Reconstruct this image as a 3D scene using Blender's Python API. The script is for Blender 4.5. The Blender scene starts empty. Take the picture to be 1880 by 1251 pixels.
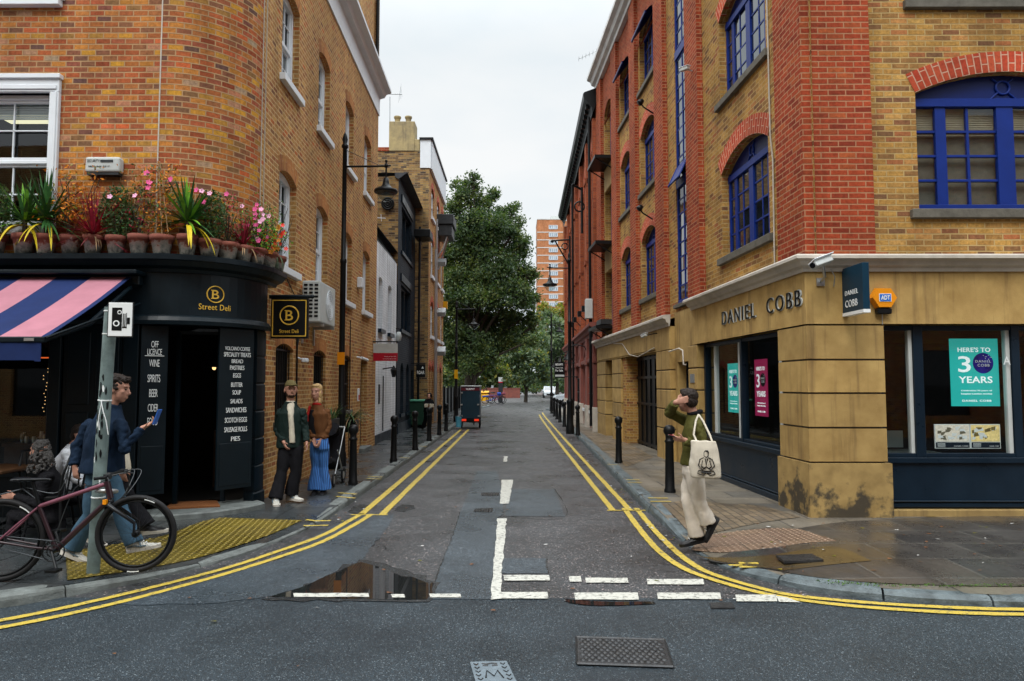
import bpy, bmesh, math, random
import numpy as np
from mathutils import Vector, Matrix, noise
random.seed(7); np.random.seed(7)
PI = math.pi
scene = bpy.context.scene
col = bpy.data.collections.new('street'); scene.collection.children.link(col)

# ---------------------------------------------------------------- camera
CAMH, FPX, CX, CY = 1.75, 1300.0, 940.0, 625.5       # focal length and centre in photo pixels
PITCH, YAW = math.atan(80.5/FPX), math.atan(5/FPX)
cam_d = bpy.data.cameras.new("camera"); cam = bpy.data.objects.new("camera", cam_d); col.objects.link(cam)
cam_d.sensor_width = 36; cam_d.lens = 36*FPX/1880; cam_d.clip_end = 3000; cam_d.clip_start = 0.05
cam.location = (0, 0, CAMH)
cam.rotation_euler = (PI/2+PITCH, 0, YAW)
scene.camera = cam

# ---------------------------------------------------------------- sky and sun (overcast)
W = bpy.data.worlds.new("World"); scene.world = W; W.use_nodes = True
nt = W.node_tree; nt.nodes.clear()
SUN_EL, SUN_AZ = math.radians(52), math.radians(200)
wo = nt.nodes.new('ShaderNodeOutputWorld'); bg = nt.nodes.new('ShaderNodeBackground')
sky = nt.nodes.new('ShaderNodeTexSky'); sky.sky_type = 'NISHITA'; sky.sun_disc = False
sky.sun_elevation = SUN_EL; sky.sun_rotation = SUN_AZ; sky.dust_density = 4; sky.air_density = 1
tc = nt.nodes.new('ShaderNodeTexCoord'); sep = nt.nodes.new('ShaderNodeSeparateXYZ')
nt.links.new(tc.outputs['Generated'], sep.inputs[0])
mr = nt.nodes.new('ShaderNodeMapRange'); mr.interpolation_type = 'SMOOTHSTEP'   # overcast sky: brighter towards the zenith
mr.inputs['From Min'].default_value = 0.42; mr.inputs['From Max'].default_value = 0.92
mr.inputs['To Min'].default_value = 9.1; mr.inputs['To Max'].default_value = 36
nt.links.new(sep.outputs['Z'], mr.inputs['Value'])
cn = nt.nodes.new('ShaderNodeTexNoise'); cn.inputs['Scale'].default_value = 2.2; cn.inputs['Detail'].default_value = 5
mp = nt.nodes.new('ShaderNodeMapping'); mp.inputs['Scale'].default_value = (1, 1, 2.2)
nt.links.new(tc.outputs['Generated'], mp.inputs[0]); nt.links.new(mp.outputs[0], cn.inputs['Vector'])
cr = nt.nodes.new('ShaderNodeValToRGB')
cr.color_ramp.elements[0].position = 0.38; cr.color_ramp.elements[0].color = (0.82, 0.90, 0.945, 1)
cr.color_ramp.elements[1].position = 0.62; cr.color_ramp.elements[1].color = (0.985, 1.0, 1.0, 1)
nt.links.new(cn.outputs['Fac'], cr.inputs[0])
vm = nt.nodes.new('ShaderNodeVectorMath'); vm.operation = 'SCALE'
nt.links.new(cr.outputs[0], vm.inputs[0]); nt.links.new(mr.outputs[0], vm.inputs['Scale'])
mx = nt.nodes.new('ShaderNodeMixRGB'); mx.inputs[0].default_value = 0.93
nt.links.new(sky.outputs[0], mx.inputs[1]); nt.links.new(vm.outputs[0], mx.inputs[2])
nt.links.new(mx.outputs[0], bg.inputs[0]); bg.inputs[1].default_value = 0.1
nt.links.new(bg.outputs[0], wo.inputs[0])
sd = bpy.data.lights.new("sun", 'SUN'); sun = bpy.data.objects.new("sun", sd); col.objects.link(sun)
sd.energy = 1.4; sd.angle = math.radians(22); sd.color = (1.0, 0.97, 0.92)
sun.rotation_euler = Vector((math.sin(SUN_AZ)*math.cos(SUN_EL), math.cos(SUN_AZ)*math.cos(SUN_EL), math.sin(SUN_EL))).to_track_quat('Z', 'Y').to_euler()
scene.view_settings.view_transform = 'Standard'; scene.view_settings.look = 'None'
scene.view_settings.exposure = 0.15; scene.view_settings.gamma = 1.0

# ---------------------------------------------------------------- measuring helpers: photo pixel -> point on a real plane
def _ray(u, v):
    x = (u-CX)/FPX; z = -(v-CY)/FPX; y = 1.0
    y, z = y*math.cos(PITCH)-z*math.sin(PITCH), y*math.sin(PITCH)+z*math.cos(PITCH)
    return x*math.cos(YAW)-y*math.sin(YAW), x*math.sin(YAW)+y*math.cos(YAW), z
def onZ(u, v, z=0.0):
    r = _ray(u, v); t = (z-CAMH)/r[2]; return (t*r[0], t*r[1])
def onY(u, v, y):
    r = _ray(u, v); t = y/r[1]; return (t*r[0], CAMH+t*r[2])

# ---------------------------------------------------------------- scene bookkeeping
def setp(o, label=None, cat=None, group=None, kind=None):
    if label: o['label'] = label
    if cat: o['category'] = cat
    if group: o['group'] = group
    if kind: o['kind'] = kind
    return o
def thing(name, label, cat, loc=(0, 0, 0), rz=0.0, group=None):
    o = bpy.data.objects.new(name, None); col.objects.link(o); o.empty_display_size = 0.2
    o.location = loc; o.rotation_euler = (0, 0, rz)
    return setp(o, label, cat, group)
def copy_tree(o, parent=None, skip=()):
    c = o.copy(); col.objects.link(c); c.parent = parent
    for ch in o.children:
        if ch not in skip: copy_tree(ch, c)
    return c

class Fr:
    """wall frame: s along the wall, o into the building, z up"""
    def __init__(s, p0, d, inn):
        s.p = Vector((p0[0], p0[1], 0)); s.d = Vector((d[0], d[1], 0)).normalized()
        s.n = Vector((s.d.y, -s.d.x, 0))
        if s.n.dot(Vector((inn[0], inn[1], 0))) < 0: s.n = -s.n
    def __call__(s, a, o, z): 
        v = s.p+s.d*a+s.n*o; return (v.x, v.y, z)
WORLD = Fr((0, 0), (1, 0), (0, 1))

class MB:
    def __init__(s): s.v = []; s.f = []; s.uv = []; s.m = []; s.sm = []
    def face(s, pts, uv=None, m=0, sm=False):
        i = len(s.v); s.v += [tuple(p) for p in pts]; s.f.append(tuple(range(i, i+len(pts)))); s.uv.append(uv); s.m.append(m); s.sm.append(sm)
    def grid(s, rows, m=0, sm=True, closed=False, uvs=None):
        """rows of equal length point lists joined by quads (shared verts)"""
        i = len(s.v); n = len(rows[0])
        for r in rows: s.v += [tuple(p) for p in r]
        for a in range(len(rows)-1):
            for b in range(n if closed else n-1):
                c = (b+1) % n
                s.f.append((i+a*n+b, i+a*n+c, i+(a+1)*n+c, i+(a+1)*n+b))
                s.uv.append(None if uvs is None else [uvs[a][b], uvs[a][b+1 if closed else c], uvs[a+1][b+1 if closed else c], uvs[a+1][b]])
                s.m.append(m); s.sm.append(sm)
    def box(s, a0, a1, b0, b1, c0, c1, fr=WORLD, m=0):
        P = [fr(a, b, c) for a in (a0, a1) for b in (b0, b1) for c in (c0, c1)]
        i = len(s.v); s.v += P
        for q in ((0, 1, 3, 2), (4, 6, 7, 5), (0, 4, 5, 1), (2, 3, 7, 6), (0, 2, 6, 4), (1, 5, 7, 3)):
            s.f.append(tuple(i+k for k in q)); s.uv.append(None); s.m.append(m); s.sm.append(False)
    def obox(s, c, size, rot=None, m=0):
        """box centred at c with half sizes and rotation matrix"""
        rot = rot or Matrix.Identity(3); c = Vector(c); i = len(s.v)
        for a in (-1, 1):
            for b in (-1, 1):
                for d in (-1, 1): s.v.append(tuple(c+rot@Vector((a*size[0]/2, b*size[1]/2, d*size[2]/2))))
        for q in ((0, 1, 3, 2), (4, 6, 7, 5), (0, 4, 5, 1), (2, 3, 7, 6), (0, 2, 6, 4), (1, 5, 7, 3)):
            s.f.append(tuple(i+k for k in q)); s.uv.append(None); s.m.append(m); s.sm.append(False)
    def tube(s, path, r, n=8, m=0, cap=True, ell=None):
        """path of points, radius scalar or list"""
        pts = [Vector(p) for p in path]; rr = r if isinstance(r, (list, tuple)) else [r]*len(pts)
        rows = []; up = Vector((0, 0, 1)); prev = None
        for k, p in enumerate(pts):
            t = (pts[min(k+1, len(pts)-1)]-pts[max(k-1, 0)])
            t = t.normalized() if t.length > 1e-9 else Vector((0, 0, 1))
            if prev is None:
                a = t.orthogonal().normalized() if abs(t.z) > .95 else t.cross(up).normalized()
            else: a = (prev-t*prev.dot(t)); a = a.normalized() if a.length > 1e-6 else t.orthogonal().normalized()
            prev = a; b = t.cross(a).normalized()
            rows.append([p+(a*math.cos(2*PI*j/n)+b*math.sin(2*PI*j/n))*rr[k] for j in range(n)])
        s.grid(rows, m, n > 5, True)
        if cap:
            s.face(list(reversed(rows[0])), None, m); s.face(rows[-1], None, m)
    def lathe(s, prof, c=(0, 0, 0), n=16, m=0, sm=True, axis=None):
        """prof: (r, z)"""
        rows = []
        M = Vector((0, 0, 1)).rotation_difference(Vector(axis)).to_matrix() if axis is not None else Matrix.Identity(3)
        for r, z in prof:
            rows.append([Vector(c)+M@Vector((r*math.cos(2*PI*j/n), r*math.sin(2*PI*j/n), z)) for j in range(n)])
        s.grid(rows, m, sm, True)
        if prof[0][0] > 1e-4: s.face(list(reversed(rows[0])), None, m)
        if prof[-1][0] > 1e-4: s.face(rows[-1], None, m)
    def ball(s, c, r, n=10, m=0, rot=None):
        r = r if isinstance(r, (list, tuple)) else (r, r, r); rot = rot or Matrix.Identity(3); rows = []
        for a in range(n//2+1):
            th = PI*a/(n//2); rows.append([Vector(c)+rot@Vector((r[0]*math.sin(th)*math.cos(2*PI*j/n), r[1]*math.sin(th)*math.sin(2*PI*j/n), -r[2]*math.cos(th))) for j in range(n)])
        s.grid(rows, m, True, True)
    def torus(s, c, R, r, axis=(0, 1, 0), n=40, k=8, m=0, a0=0, a1=2*PI):
        ax = Vector(axis).normalized(); u = ax.orthogonal().normalized(); w = ax.cross(u); full = abs(a1-a0-2*PI) < 1e-6
        rows = []
        for i in range(n+1):
            a = a0+(a1-a0)*i/n; d = u*math.cos(a)+w*math.sin(a)
            rows.append([Vector(c)+d*(R+r*math.cos(2*PI*j/k))+ax*r*math.sin(2*PI*j/k) for j in range(k)])
        s.grid(rows, m, True, True)
    def poly_prism(s, pts, z0, z1, m=0):
        a = [(x, y, z0) for x, y in pts]; b = [(x, y, z1) for x, y in pts]
        s.face(list(reversed(a)), None, m); s.face(b, None, m)
        for i in range(len(pts)):
            j = (i+1) % len(pts); s.face([a[i], a[j], b[j], b[i]], None, m)
    def build(s, name, mats, parent=None, bevel=0, weld=False, seg=1):
        me = bpy.data.meshes.new(name); me.from_pydata([tuple(p) for p in s.v], [], s.f)
        if not isinstance(mats, (list, tuple)): mats = [mats]
        for m in mats: me.materials.append(m)
        me.polygons.foreach_set('material_index', s.m); me.polygons.foreach_set('use_smooth', s.sm)
        uvl = me.uv_layers.new(name='UVMap'); data = np.zeros(len(me.loops)*2, dtype=np.float32)
        for p, u in zip(me.polygons, s.uv):
            if u is None:
                n = p.normal
                if abs(n.z) > .72: u = [(me.vertices[i].co.x, me.vertices[i].co.y) for i in p.vertices]
                else:
                    t = Vector((-n.y, n.x, 0)); t.normalize()
                    if abs(t.y) > abs(t.x):
                        if t.y < 0: t = -t
                    elif t.x < 0: t = -t
                    u = [(me.vertices[i].co.x*t.x+me.vertices[i].co.y*t.y, me.vertices[i].co.z) for i in p.vertices]
            for k, q in enumerate(u): data[(p.loop_start+k)*2] = q[0]; data[(p.loop_start+k)*2+1] = q[1]
        uvl.data.foreach_set('uv', data)
        me.validate(); me.update()
        o = bpy.data.objects.new(name, me); col.objects.link(o)
        if parent: o.parent = parent
        if bevel:
            b = o.modifiers.new('bevel', 'BEVEL'); b.width = bevel; b.segments = seg; b.limit_method = 'ANGLE'; b.harden_normals = False
        return o

# ---------------------------------------------------------------- materials
def N(nt, t, **k):
    n = nt.nodes.new(t)
    for a, b in k.items():
        if a in n.inputs: n.inputs[a].default_value = b
        else: setattr(n, a, b)
    return n
def newmat(name):
    m = bpy.data.materials.new(name); m.use_nodes = True; t = m.node_tree
    return m, t, t.nodes['Principled BSDF']
def mat(name, c, rough=.6, var=.15, scale=6, bump=0.0, bscale=40, metal=0, spec=.22, rvar=0.0, coords='Object', emis=None, dirt=0, dirtc=(.05, .05, .04), sheen=0):
    m, t, b = newmat(name); L = t.links.new
    tcn = N(t, 'ShaderNodeTexCoord')
    n1 = N(t, 'ShaderNodeTexNoise', Scale=scale, Detail=6.0, Roughness=.6); L(tcn.outputs[coords], n1.inputs['Vector'])
    mr = N(t, 'ShaderNodeMapRange'); mr.inputs[1].default_value = .3; mr.inputs[2].default_value = .7; mr.inputs[3].default_value = 1-var; mr.inputs[4].default_value = 1+var
    L(n1.outputs['Fac'], mr.inputs[0])
    vm = N(t, 'ShaderNodeVectorMath', operation='SCALE'); vm.inputs[0].default_value = c[:3]; L(mr.outputs[0], vm.inputs['Scale'])
    out = vm.outputs[0]
    if dirt:
        n3 = N(t, 'ShaderNodeTexNoise', Scale=scale*.45, Detail=9.0, Roughness=.7); L(tcn.outputs[coords], n3.inputs['Vector'])
        r3 = N(t, 'ShaderNodeMapRange'); r3.inputs[1].default_value = .5; r3.inputs[2].default_value = .72; r3.inputs[4].default_value = dirt; L(n3.outputs['Fac'], r3.inputs[0])
        mm = N(t, 'ShaderNodeMixRGB'); mm.inputs[2].default_value = (*dirtc, 1); L(r3.outputs[0], mm.inputs[0]); L(out, mm.inputs[1]); out = mm.outputs[0]
    L(out, b.inputs['Base Color'])
    b.inputs['Roughness'].default_value = rough; b.inputs['Metallic'].default_value = metal; b.inputs['Specular IOR Level'].default_value = spec
    if rvar:
        r2 = N(t, 'ShaderNodeMapRange'); r2.inputs[1].default_value = .3; r2.inputs[2].default_value = .7; r2.inputs[3].default_value = max(.02, rough-rvar); r2.inputs[4].default_value = min(1, rough+rvar)
        L(n1.outputs['Fac'], r2.inputs[0]); L(r2.outputs[0], b.inputs['Roughness'])
    if bump:
        n2 = N(t, 'ShaderNodeTexNoise', Scale=bscale, Detail=5.0); L(tcn.outputs[coords], n2.inputs['Vector'])
        bp = N(t, 'ShaderNodeBump', Distance=.01, Strength=bump); L(n2.outputs['Fac'], bp.inputs['Height']); L(bp.outputs[0], b.inputs['Normal'])
    if emis: b.inputs['Emission Color'].default_value = (*emis[:3], 1); b.inputs['Emission Strength'].default_value = emis[3]
    if sheen: b.inputs['Sheen Weight'].default_value = sheen
    return m
def brick(name, stops, mortar, w=.225, h=.075, ms=.009, rough=.85, dirt=.35, bump=.6, off=.5, sat_noise=.25, rot=0, dirtc=(.09, .06, .035), paint=None):
    """stops: [(pos, colour)...] sampled per brick"""
    m, t, b = newmat(name); L = t.links.new
    tcn = N(t, 'ShaderNodeTexCoord'); mp = N(t, 'ShaderNodeMapping'); mp.inputs['Rotation'].default_value = (0, 0, rot); L(tcn.outputs['UV'], mp.inputs[0])
    # slight waviness of the courses
    nz = N(t, 'ShaderNodeTexNoise', Scale=2.5, Detail=2.0); L(mp.outputs[0], nz.inputs['Vector'])
    sub = N(t, 'ShaderNodeVectorMath', operation='SUBTRACT'); sub.inputs[1].default_value = (.5, .5, .5); L(nz.outputs['Color'], sub.inputs[0])
    sc = N(t, 'ShaderNodeVectorMath', operation='SCALE'); sc.inputs['Scale'].default_value = .012; L(sub.outputs[0], sc.inputs[0])
    ad = N(t, 'ShaderNodeVectorMath', operation='ADD'); L(mp.outputs[0], ad.inputs[0]); L(sc.outputs[0], ad.inputs[1])
    bt = N(t, 'ShaderNodeTexBrick'); bt.offset = off; bt.inputs['Scale'].default_value = 1; bt.inputs['Brick Width'].default_value = w; bt.inputs['Row Height'].default_value = h
    bt.inputs['Mortar Size'].default_value = ms; bt.inputs['Mortar Smooth'].default_value = .25; bt.inputs['Bias'].default_value = 0
    bt.inputs['Color1'].default_value = (0, 0, 0, 1); bt.inputs['Color2'].default_value = (1, 1, 1, 1); bt.inputs['Mortar'].default_value = (.5, .5, .5, 1)
    L(ad.outputs[0], bt.inputs['Vector'])
    rp = N(t, 'ShaderNodeValToRGB'); rp.color_ramp.interpolation = 'LINEAR'
    e = rp.color_ramp.elements
    while len(e) < len(stops): e.new(.5)
    for k, (p, c) in enumerate(stops): e[k].position = p; e[k].color = (*c, 1)
    L(bt.outputs['Color'], rp.inputs[0])
    n1 = N(t, 'ShaderNodeTexNoise', Scale=22.0, Detail=6.0, Roughness=.7); L(tcn.outputs['UV'], n1.inputs['Vector'])
    mr = N(t, 'ShaderNodeMapRange'); mr.inputs[1].default_value = .3; mr.inputs[2].default_value = .7; mr.inputs[3].default_value = 1-sat_noise; mr.inputs[4].default_value = 1+sat_noise; L(n1.outputs['Fac'], mr.inputs[0])
    vm = N(t, 'ShaderNodeVectorMath', operation='SCALE'); L(rp.outputs[0], vm.inputs[0]); L(mr.outputs[0], vm.inputs['Scale'])
    mm = N(t, 'ShaderNodeMixRGB'); mm.inputs[2].default_value = (*mortar, 1); L(bt.outputs['Fac'], mm.inputs[0]); L(vm.outputs[0], mm.inputs[1])
    n3 = N(t, 'ShaderNodeTexNoise', Scale=1.1, Detail=8.0, Roughness=.65); L(tcn.outputs['UV'], n3.inputs['Vector'])
    r3 = N(t, 'ShaderNodeMapRange'); r3.inputs[1].default_value = .45; r3.inputs[2].default_value = .75; r3.inputs[4].default_value = dirt; L(n3.outputs['Fac'], r3.inputs[0])
    m2 = N(t, 'ShaderNodeMixRGB'); m2.inputs[2].default_value = (*dirtc, 1); L(r3.outputs[0], m2.inputs[0]); L(mm.outputs[0], m2.inputs[1])
    n6 = N(t, 'ShaderNodeTexNoise', Scale=.45, Detail=5.0, Roughness=.6); L(tcn.outputs['UV'], n6.inputs['Vector'])
    mp6 = N(t, 'ShaderNodeMapping'); mp6.inputs['Scale'].default_value = (3.5, .22, 1); L(tcn.outputs['UV'], mp6.inputs[0]); n7 = N(t, 'ShaderNodeTexNoise', Scale=1.0, Detail=6.0, Roughness=.65); L(mp6.outputs[0], n7.inputs['Vector'])
    s6 = N(t, 'ShaderNodeMath', operation='ADD'); L(n6.outputs['Fac'], s6.inputs[0]); L(n7.outputs['Fac'], s6.inputs[1])
    r6 = N(t, 'ShaderNodeMapRange'); r6.inputs[1].default_value = .75; r6.inputs[2].default_value = 1.25; r6.inputs[3].default_value = 1.2; r6.inputs[4].default_value = .72; L(s6.outputs[0], r6.inputs[0])
    v6 = N(t, 'ShaderNodeVectorMath', operation='SCALE'); L(m2.outputs[0], v6.inputs[0]); L(r6.outputs[0], v6.inputs['Scale'])
    L(v6.outputs[0], b.inputs['Base Color']); b.inputs['Roughness'].default_value = rough; b.inputs['Specular IOR Level'].default_value = .12
    inv = N(t, 'ShaderNodeMath', operation='SUBTRACT'); inv.inputs[0].default_value = 1; L(bt.outputs['Fac'], inv.inputs[1])
    hs = N(t, 'ShaderNodeMath', operation='MULTIPLY_ADD'); L(n1.outputs['Fac'], hs.inputs[0]); hs.inputs[1].default_value = .35; L(inv.outputs[0], hs.inputs[2])
    bp = N(t, 'ShaderNodeBump', Distance=.008, Strength=bump); L(hs.outputs[0], bp.inputs['Height']); L(bp.outputs[0], b.inputs['Normal'])
    return m

M = {}
M['brick_left'] = brick('stock_brick', [(0, (.24, .055, .025)), (.16, (.42, .11, .04)), (.3, (.17, .08, .05)), (.42, (.36, .13, .045)), (.56, (.50, .20, .045)), (.68, (.30, .075, .035)), (.8, (.55, .28, .035)), (.88, (.11, .06, .055)), (.94, (.55, .12, .04)), (1, (.33, .26, .17))], (.44, .275, .145), w=.19, dirt=.35, dirtc=(.22, .095, .03), ms=.009, sat_noise=.4, bump=1.0)
M['brick_side'] = brick('stock_brick_street', [(0, (.36, .165, .055)), (.25, (.45, .23, .08)), (.5, (.32, .13, .055)), (.7, (.52, .29, .09)), (.88, (.20, .09, .05)), (1, (.50, .14, .04))], (.60, .41, .20), dirt=.25, dirtc=(.30, .16, .06), ms=.011, w=.19, sat_noise=.4, bump=1.0)
M['brick_yellow'] = brick('yellow_stock_brick', [(0, (.38, .205, .055)), (.25, (.46, .26, .07)), (.45, (.27, .14, .05)), (.6, (.43, .23, .06)), (.78, (.17, .085, .045)), (.88, (.38, .13, .05)), (1, (.50, .30, .09))], (.46, .32, .14), dirt=.45, dirtc=(.16, .09, .03), sat_noise=.4, bump=.9)
M['brick_red'] = brick('red_brick', [(0, (.30, .048, .02)), (.4, (.36, .062, .024)), (.75, (.20, .032, .016)), (1, (.40, .095, .032))], (.40, .20, .11), dirt=.3, dirtc=(.22, .045, .025), sat_noise=.35)
M['brick_arch'] = brick('red_arch_brick', [(0, (.46, .06, .03)), (.5, (.55, .10, .045)), (1, (.40, .06, .03))], (.62, .36, .25), w=.225, h=.085, dirt=.1, ms=.009)
M['brick_arch_brown'] = brick('brown_arch_brick', [(0, (.40, .15, .05)), (.5, (.48, .22, .07)), (1, (.34, .12, .05))], (.46, .27, .12), w=.30, h=.08, dirt=.2, ms=.006)
M['brick_old'] = brick('old_red_brick', [(0, (.34, .075, .035)), (.5, (.42, .11, .045)), (1, (.24, .055, .032))], (.26, .12, .07), dirt=.3, dirtc=(.16, .04, .03))
M['brick_gable'] = brick('gable_brick', [(0, (.12, .07, .04)), (.35, (.40, .25, .09)), (.6, (.27, .15, .06)), (.8, (.06, .045, .04)), (1, (.48, .32, .12))], (.26, .20, .13), dirt=.3, bump=.5)
M['brick_white'] = brick('white_painted_brick', [(0, (.72, .76, .80)), (1, (.80, .84, .88))], (.62, .66, .70), dirt=.15, dirtc=(.5, .5, .48), sat_noise=.06, bump=.9)
M['brick_navy'] = brick('navy_painted_brick', [(0, (.014, .022, .033)), (1, (.024, .036, .05))], (.010, .015, .022), dirt=.2, dirtc=(.05, .06, .07), sat_noise=.1, bump=.9, rough=.6)
M['brick_tower'] = brick('tower_brick', [(0, (.42, .165, .07)), (1, (.50, .21, .10))], (.44, .21, .11), dirt=.1, w=.5, h=.2, bump=0)
M['white'] = mat('white_paint', (.74, .78, .82), .45, .05, 3, .1, 25)
M['offwhite'] = mat('aged_white_paint', (.62, .62, .60), .6, .12, 2.5, .2, 25, dirt=.4, dirtc=(.35, .33, .3))
M['blue'] = mat('blue_paint', (.004, .024, .19), .4, .1, 4, .1, 30)
M['blue_panel'] = mat('blue_panel_paint', (.003, .014, .11), .4, .12, 3, .1, 30)
M['navy'] = mat('navy_shop_paint', (.005, .014, .026), .34, .18, 2.5, .08, 30, rvar=.08)
M['deli'] = mat('deli_dark_paint', (.003, .008, .012), .4, .2, 2.5, .08, 30, rvar=.08)
M['black'] = mat('black_paint', (.005, .006, .007), .4, .2, 5, .1, 60)
M['blackgloss'] = mat('black_gloss', (.008, .009, .011), .2, .2, 5, .05, 60)
M['darkmetal'] = mat('dark_metal', (.05, .055, .06), .45, .2, 8, metal=.6)
M['galv'] = mat('galvanised_grey', (.16, .215, .21), .5, .25, 9, .15, 50, dirt=.6, dirtc=(.05, .06, .06))
M['bladeblue'] = mat('blade_sign_blue', (.006, .035, .065), .35, .08, 3); M['gold'] = mat('gold_lettering', (.72, .44, .06), .4, .05, 5)
M['chalk'] = mat('chalk_white', (.75, .78, .78), .8, .1, 30)
M['glass'] = mat('window_glass', (.010, .014, .018), .03, .3, 1.5, .12, 1.3, spec=1.0)
M['glass2'] = mat('shop_glass_dark', (.008, .009, .010), .03, .3, 1.5, .03, 1.1, spec=.8)
M['interior'] = mat('dark_interior', (.006, .005, .004), .9, .3, 2)
M['interior_warm'] = mat('shop_interior', (.022, .015, .011), .9, .4, 2)
M['granite'] = mat('granite_kerb', (.105, .13, .14), .4, .45, 7, .7, 60, rvar=.15, dirt=.6, dirtc=(.035, .045, .05))
M['granite_light'] = mat('concrete_kerb', (.135, .15, .145), .55, .35, 8, .5, 60, rvar=.1, dirt=.4, dirtc=(.09, .09, .085))
M['terracotta'] = mat('terracotta', (.42, .11, .05), .85, .25, 14, .3, 60)
M['skin'] = mat('skin', (.44, .23, .165), .55, .1, 12)
M['slate'] = mat('slate_roof', (.06, .065, .075), .6, .3, 5, .3, 30)
M['steel'] = mat('brushed_steel', (.45, .47, .48), .35, .1, 9, metal=.8)
M['yellow_plastic'] = mat('yellow_plastic', (.75, .38, .01), .4, .05, 5)
M['orange'] = mat('orange_alarm', (.80, .28, .01), .35, .05, 5)
M['red'] = mat('red_paint', (.42, .012, .03), .4, .08, 5)
M['grey_box'] = mat('pale_grey_plastic', (.50, .53, .52), .5, .06, 5, dirt=.3, dirtc=(.3, .3, .27))
M['glass'].node_tree.nodes['Principled BSDF'].inputs['IOR'].default_value = 2.5; M['glass'].node_tree.nodes['Principled BSDF'].inputs['Specular IOR Level'].default_value = .5
# special materials -------------------------------------------------------
def glass_clear(name, tint=(.8, .85, .85)):
    m, t, b = newmat(name); L = t.links.new; t.nodes.remove(b)
    out = t.nodes['Material Output']; tr = N(t, 'ShaderNodeBsdfTransparent'); tr.inputs[0].default_value = (*tint, 1)
    gl = N(t, 'ShaderNodeBsdfGlossy'); gl.inputs['Roughness'].default_value = .02; gl.inputs[0].default_value = (.9, .95, 1, 1)
    ge = N(t, 'ShaderNodeNewGeometry'); dt = N(t, 'ShaderNodeVectorMath', operation='DOT_PRODUCT'); L(ge.outputs['Normal'], dt.inputs[0]); L(ge.outputs['Incoming'], dt.inputs[1]); ab = N(t, 'ShaderNodeMath', operation='ABSOLUTE'); L(dt.outputs['Value'], ab.inputs[0]); om = N(t, 'ShaderNodeMath', operation='SUBTRACT'); om.inputs[0].default_value = 1; L(ab.outputs[0], om.inputs[1]); pw = N(t, 'ShaderNodeMath', operation='POWER'); L(om.outputs[0], pw.inputs[0]); pw.inputs[1].default_value = 5; fr = N(t, 'ShaderNodeMath', operation='MULTIPLY_ADD'); L(pw.outputs[0], fr.inputs[0]); fr.inputs[1].default_value = .9; fr.inputs[2].default_value = .06; mxs = N(t, 'ShaderNodeMixShader')
    nz = N(t, 'ShaderNodeTexNoise', Scale=.9, Detail=1.0); tcn = N(t, 'ShaderNodeTexCoord'); L(tcn.outputs['Object'], nz.inputs['Vector'])
    bp = N(t, 'ShaderNodeBump', Strength=.05, Distance=.02); L(nz.outputs['Fac'], bp.inputs['Height']); L(bp.outputs[0], gl.inputs['Normal'])
    L(fr.outputs[0], mxs.inputs[0]); L(tr.outputs[0], mxs.inputs[1]); L(gl.outputs[0], mxs.inputs[2]); L(mxs.outputs[0], out.inputs[0]); return m
M['clear'] = glass_clear('clear_shop_glass')

def asphalt(name, base, agg, rough=.42, aggscale=160, wet=.14, big=.25, bump=.8, speck=.62):
    m, t, b = newmat(name); L = t.links.new; tcn = N(t, 'ShaderNodeTexCoord')
    v = N(t, 'ShaderNodeTexVoronoi', Scale=aggscale); L(tcn.outputs['Object'], v.inputs['Vector'])
    sv = N(t, 'ShaderNodeSeparateColor'); L(v.outputs['Color'], sv.inputs[0])
    rp = N(t, 'ShaderNodeValToRGB'); e = rp.color_ramp.elements; e[0].position = 0; e[0].color = (*[c*.55 for c in base], 1); e[1].position = 1; e[1].color = (*agg, 1)
    a = e.new(speck); a.color = (*base, 1); a = e.new(.93); a.color = (*[c*1.5 for c in base], 1)
    L(sv.outputs[0], rp.inputs[0])
    n1 = N(t, 'ShaderNodeTexNoise', Scale=.9, Detail=9.0, Roughness=.62); L(tcn.outputs['Object'], n1.inputs['Vector'])
    mr = N(t, 'ShaderNodeMapRange'); mr.inputs[1].default_value = .3; mr.inputs[2].default_value = .7; mr.inputs[3].default_value = 1-big; mr.inputs[4].default_value = 1+big; L(n1.outputs['Fac'], mr.inputs[0])
    n4 = N(t, 'ShaderNodeTexNoise', Scale=38.0, Detail=4.0, Roughness=.7); L(tcn.outputs['Object'], n4.inputs['Vector'])
    m4 = N(t, 'ShaderNodeMapRange'); m4.inputs[1].default_value = .35; m4.inputs[2].default_value = .65; m4.inputs[3].default_value = .7; m4.inputs[4].default_value = 1.3; L(n4.outputs['Fac'], m4.inputs[0])
    mu = N(t, 'ShaderNodeMath', operation='MULTIPLY'); L(mr.outputs[0], mu.inputs[0]); L(m4.outputs[0], mu.inputs[1])
    vm = N(t, 'ShaderNodeVectorMath', operation='SCALE'); L(rp.outputs[0], vm.inputs[0]); L(mu.outputs[0], vm.inputs['Scale']); L(vm.outputs[0], b.inputs['Base Color'])
    r2 = N(t, 'ShaderNodeMapRange'); r2.inputs[1].default_value = .35; r2.inputs[2].default_value = .65; r2.inputs[3].default_value = rough-wet; r2.inputs[4].default_value = rough+wet; L(n1.outputs['Fac'], r2.inputs[0]); L(r2.outputs[0], b.inputs['Roughness'])
    ds = N(t, 'ShaderNodeMath', operation='MULTIPLY_ADD'); L(v.outputs['Distance'], ds.inputs[0]); ds.inputs[1].default_value = -.8; L(n4.outputs['Fac'], ds.inputs[2])
    bp = N(t, 'ShaderNodeBump', Strength=bump, Distance=.006); L(ds.outputs[0], bp.inputs['Height']); L(bp.outputs[0], b.inputs['Normal'])
    b.inputs['Specular IOR Level'].default_value = .55
    return m
M['asphalt_new'] = asphalt('wet_blue_asphalt', (.014, .025, .034), (.17, .205, .225), .42, 150, .13, .3, 1.0, .7)
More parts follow.
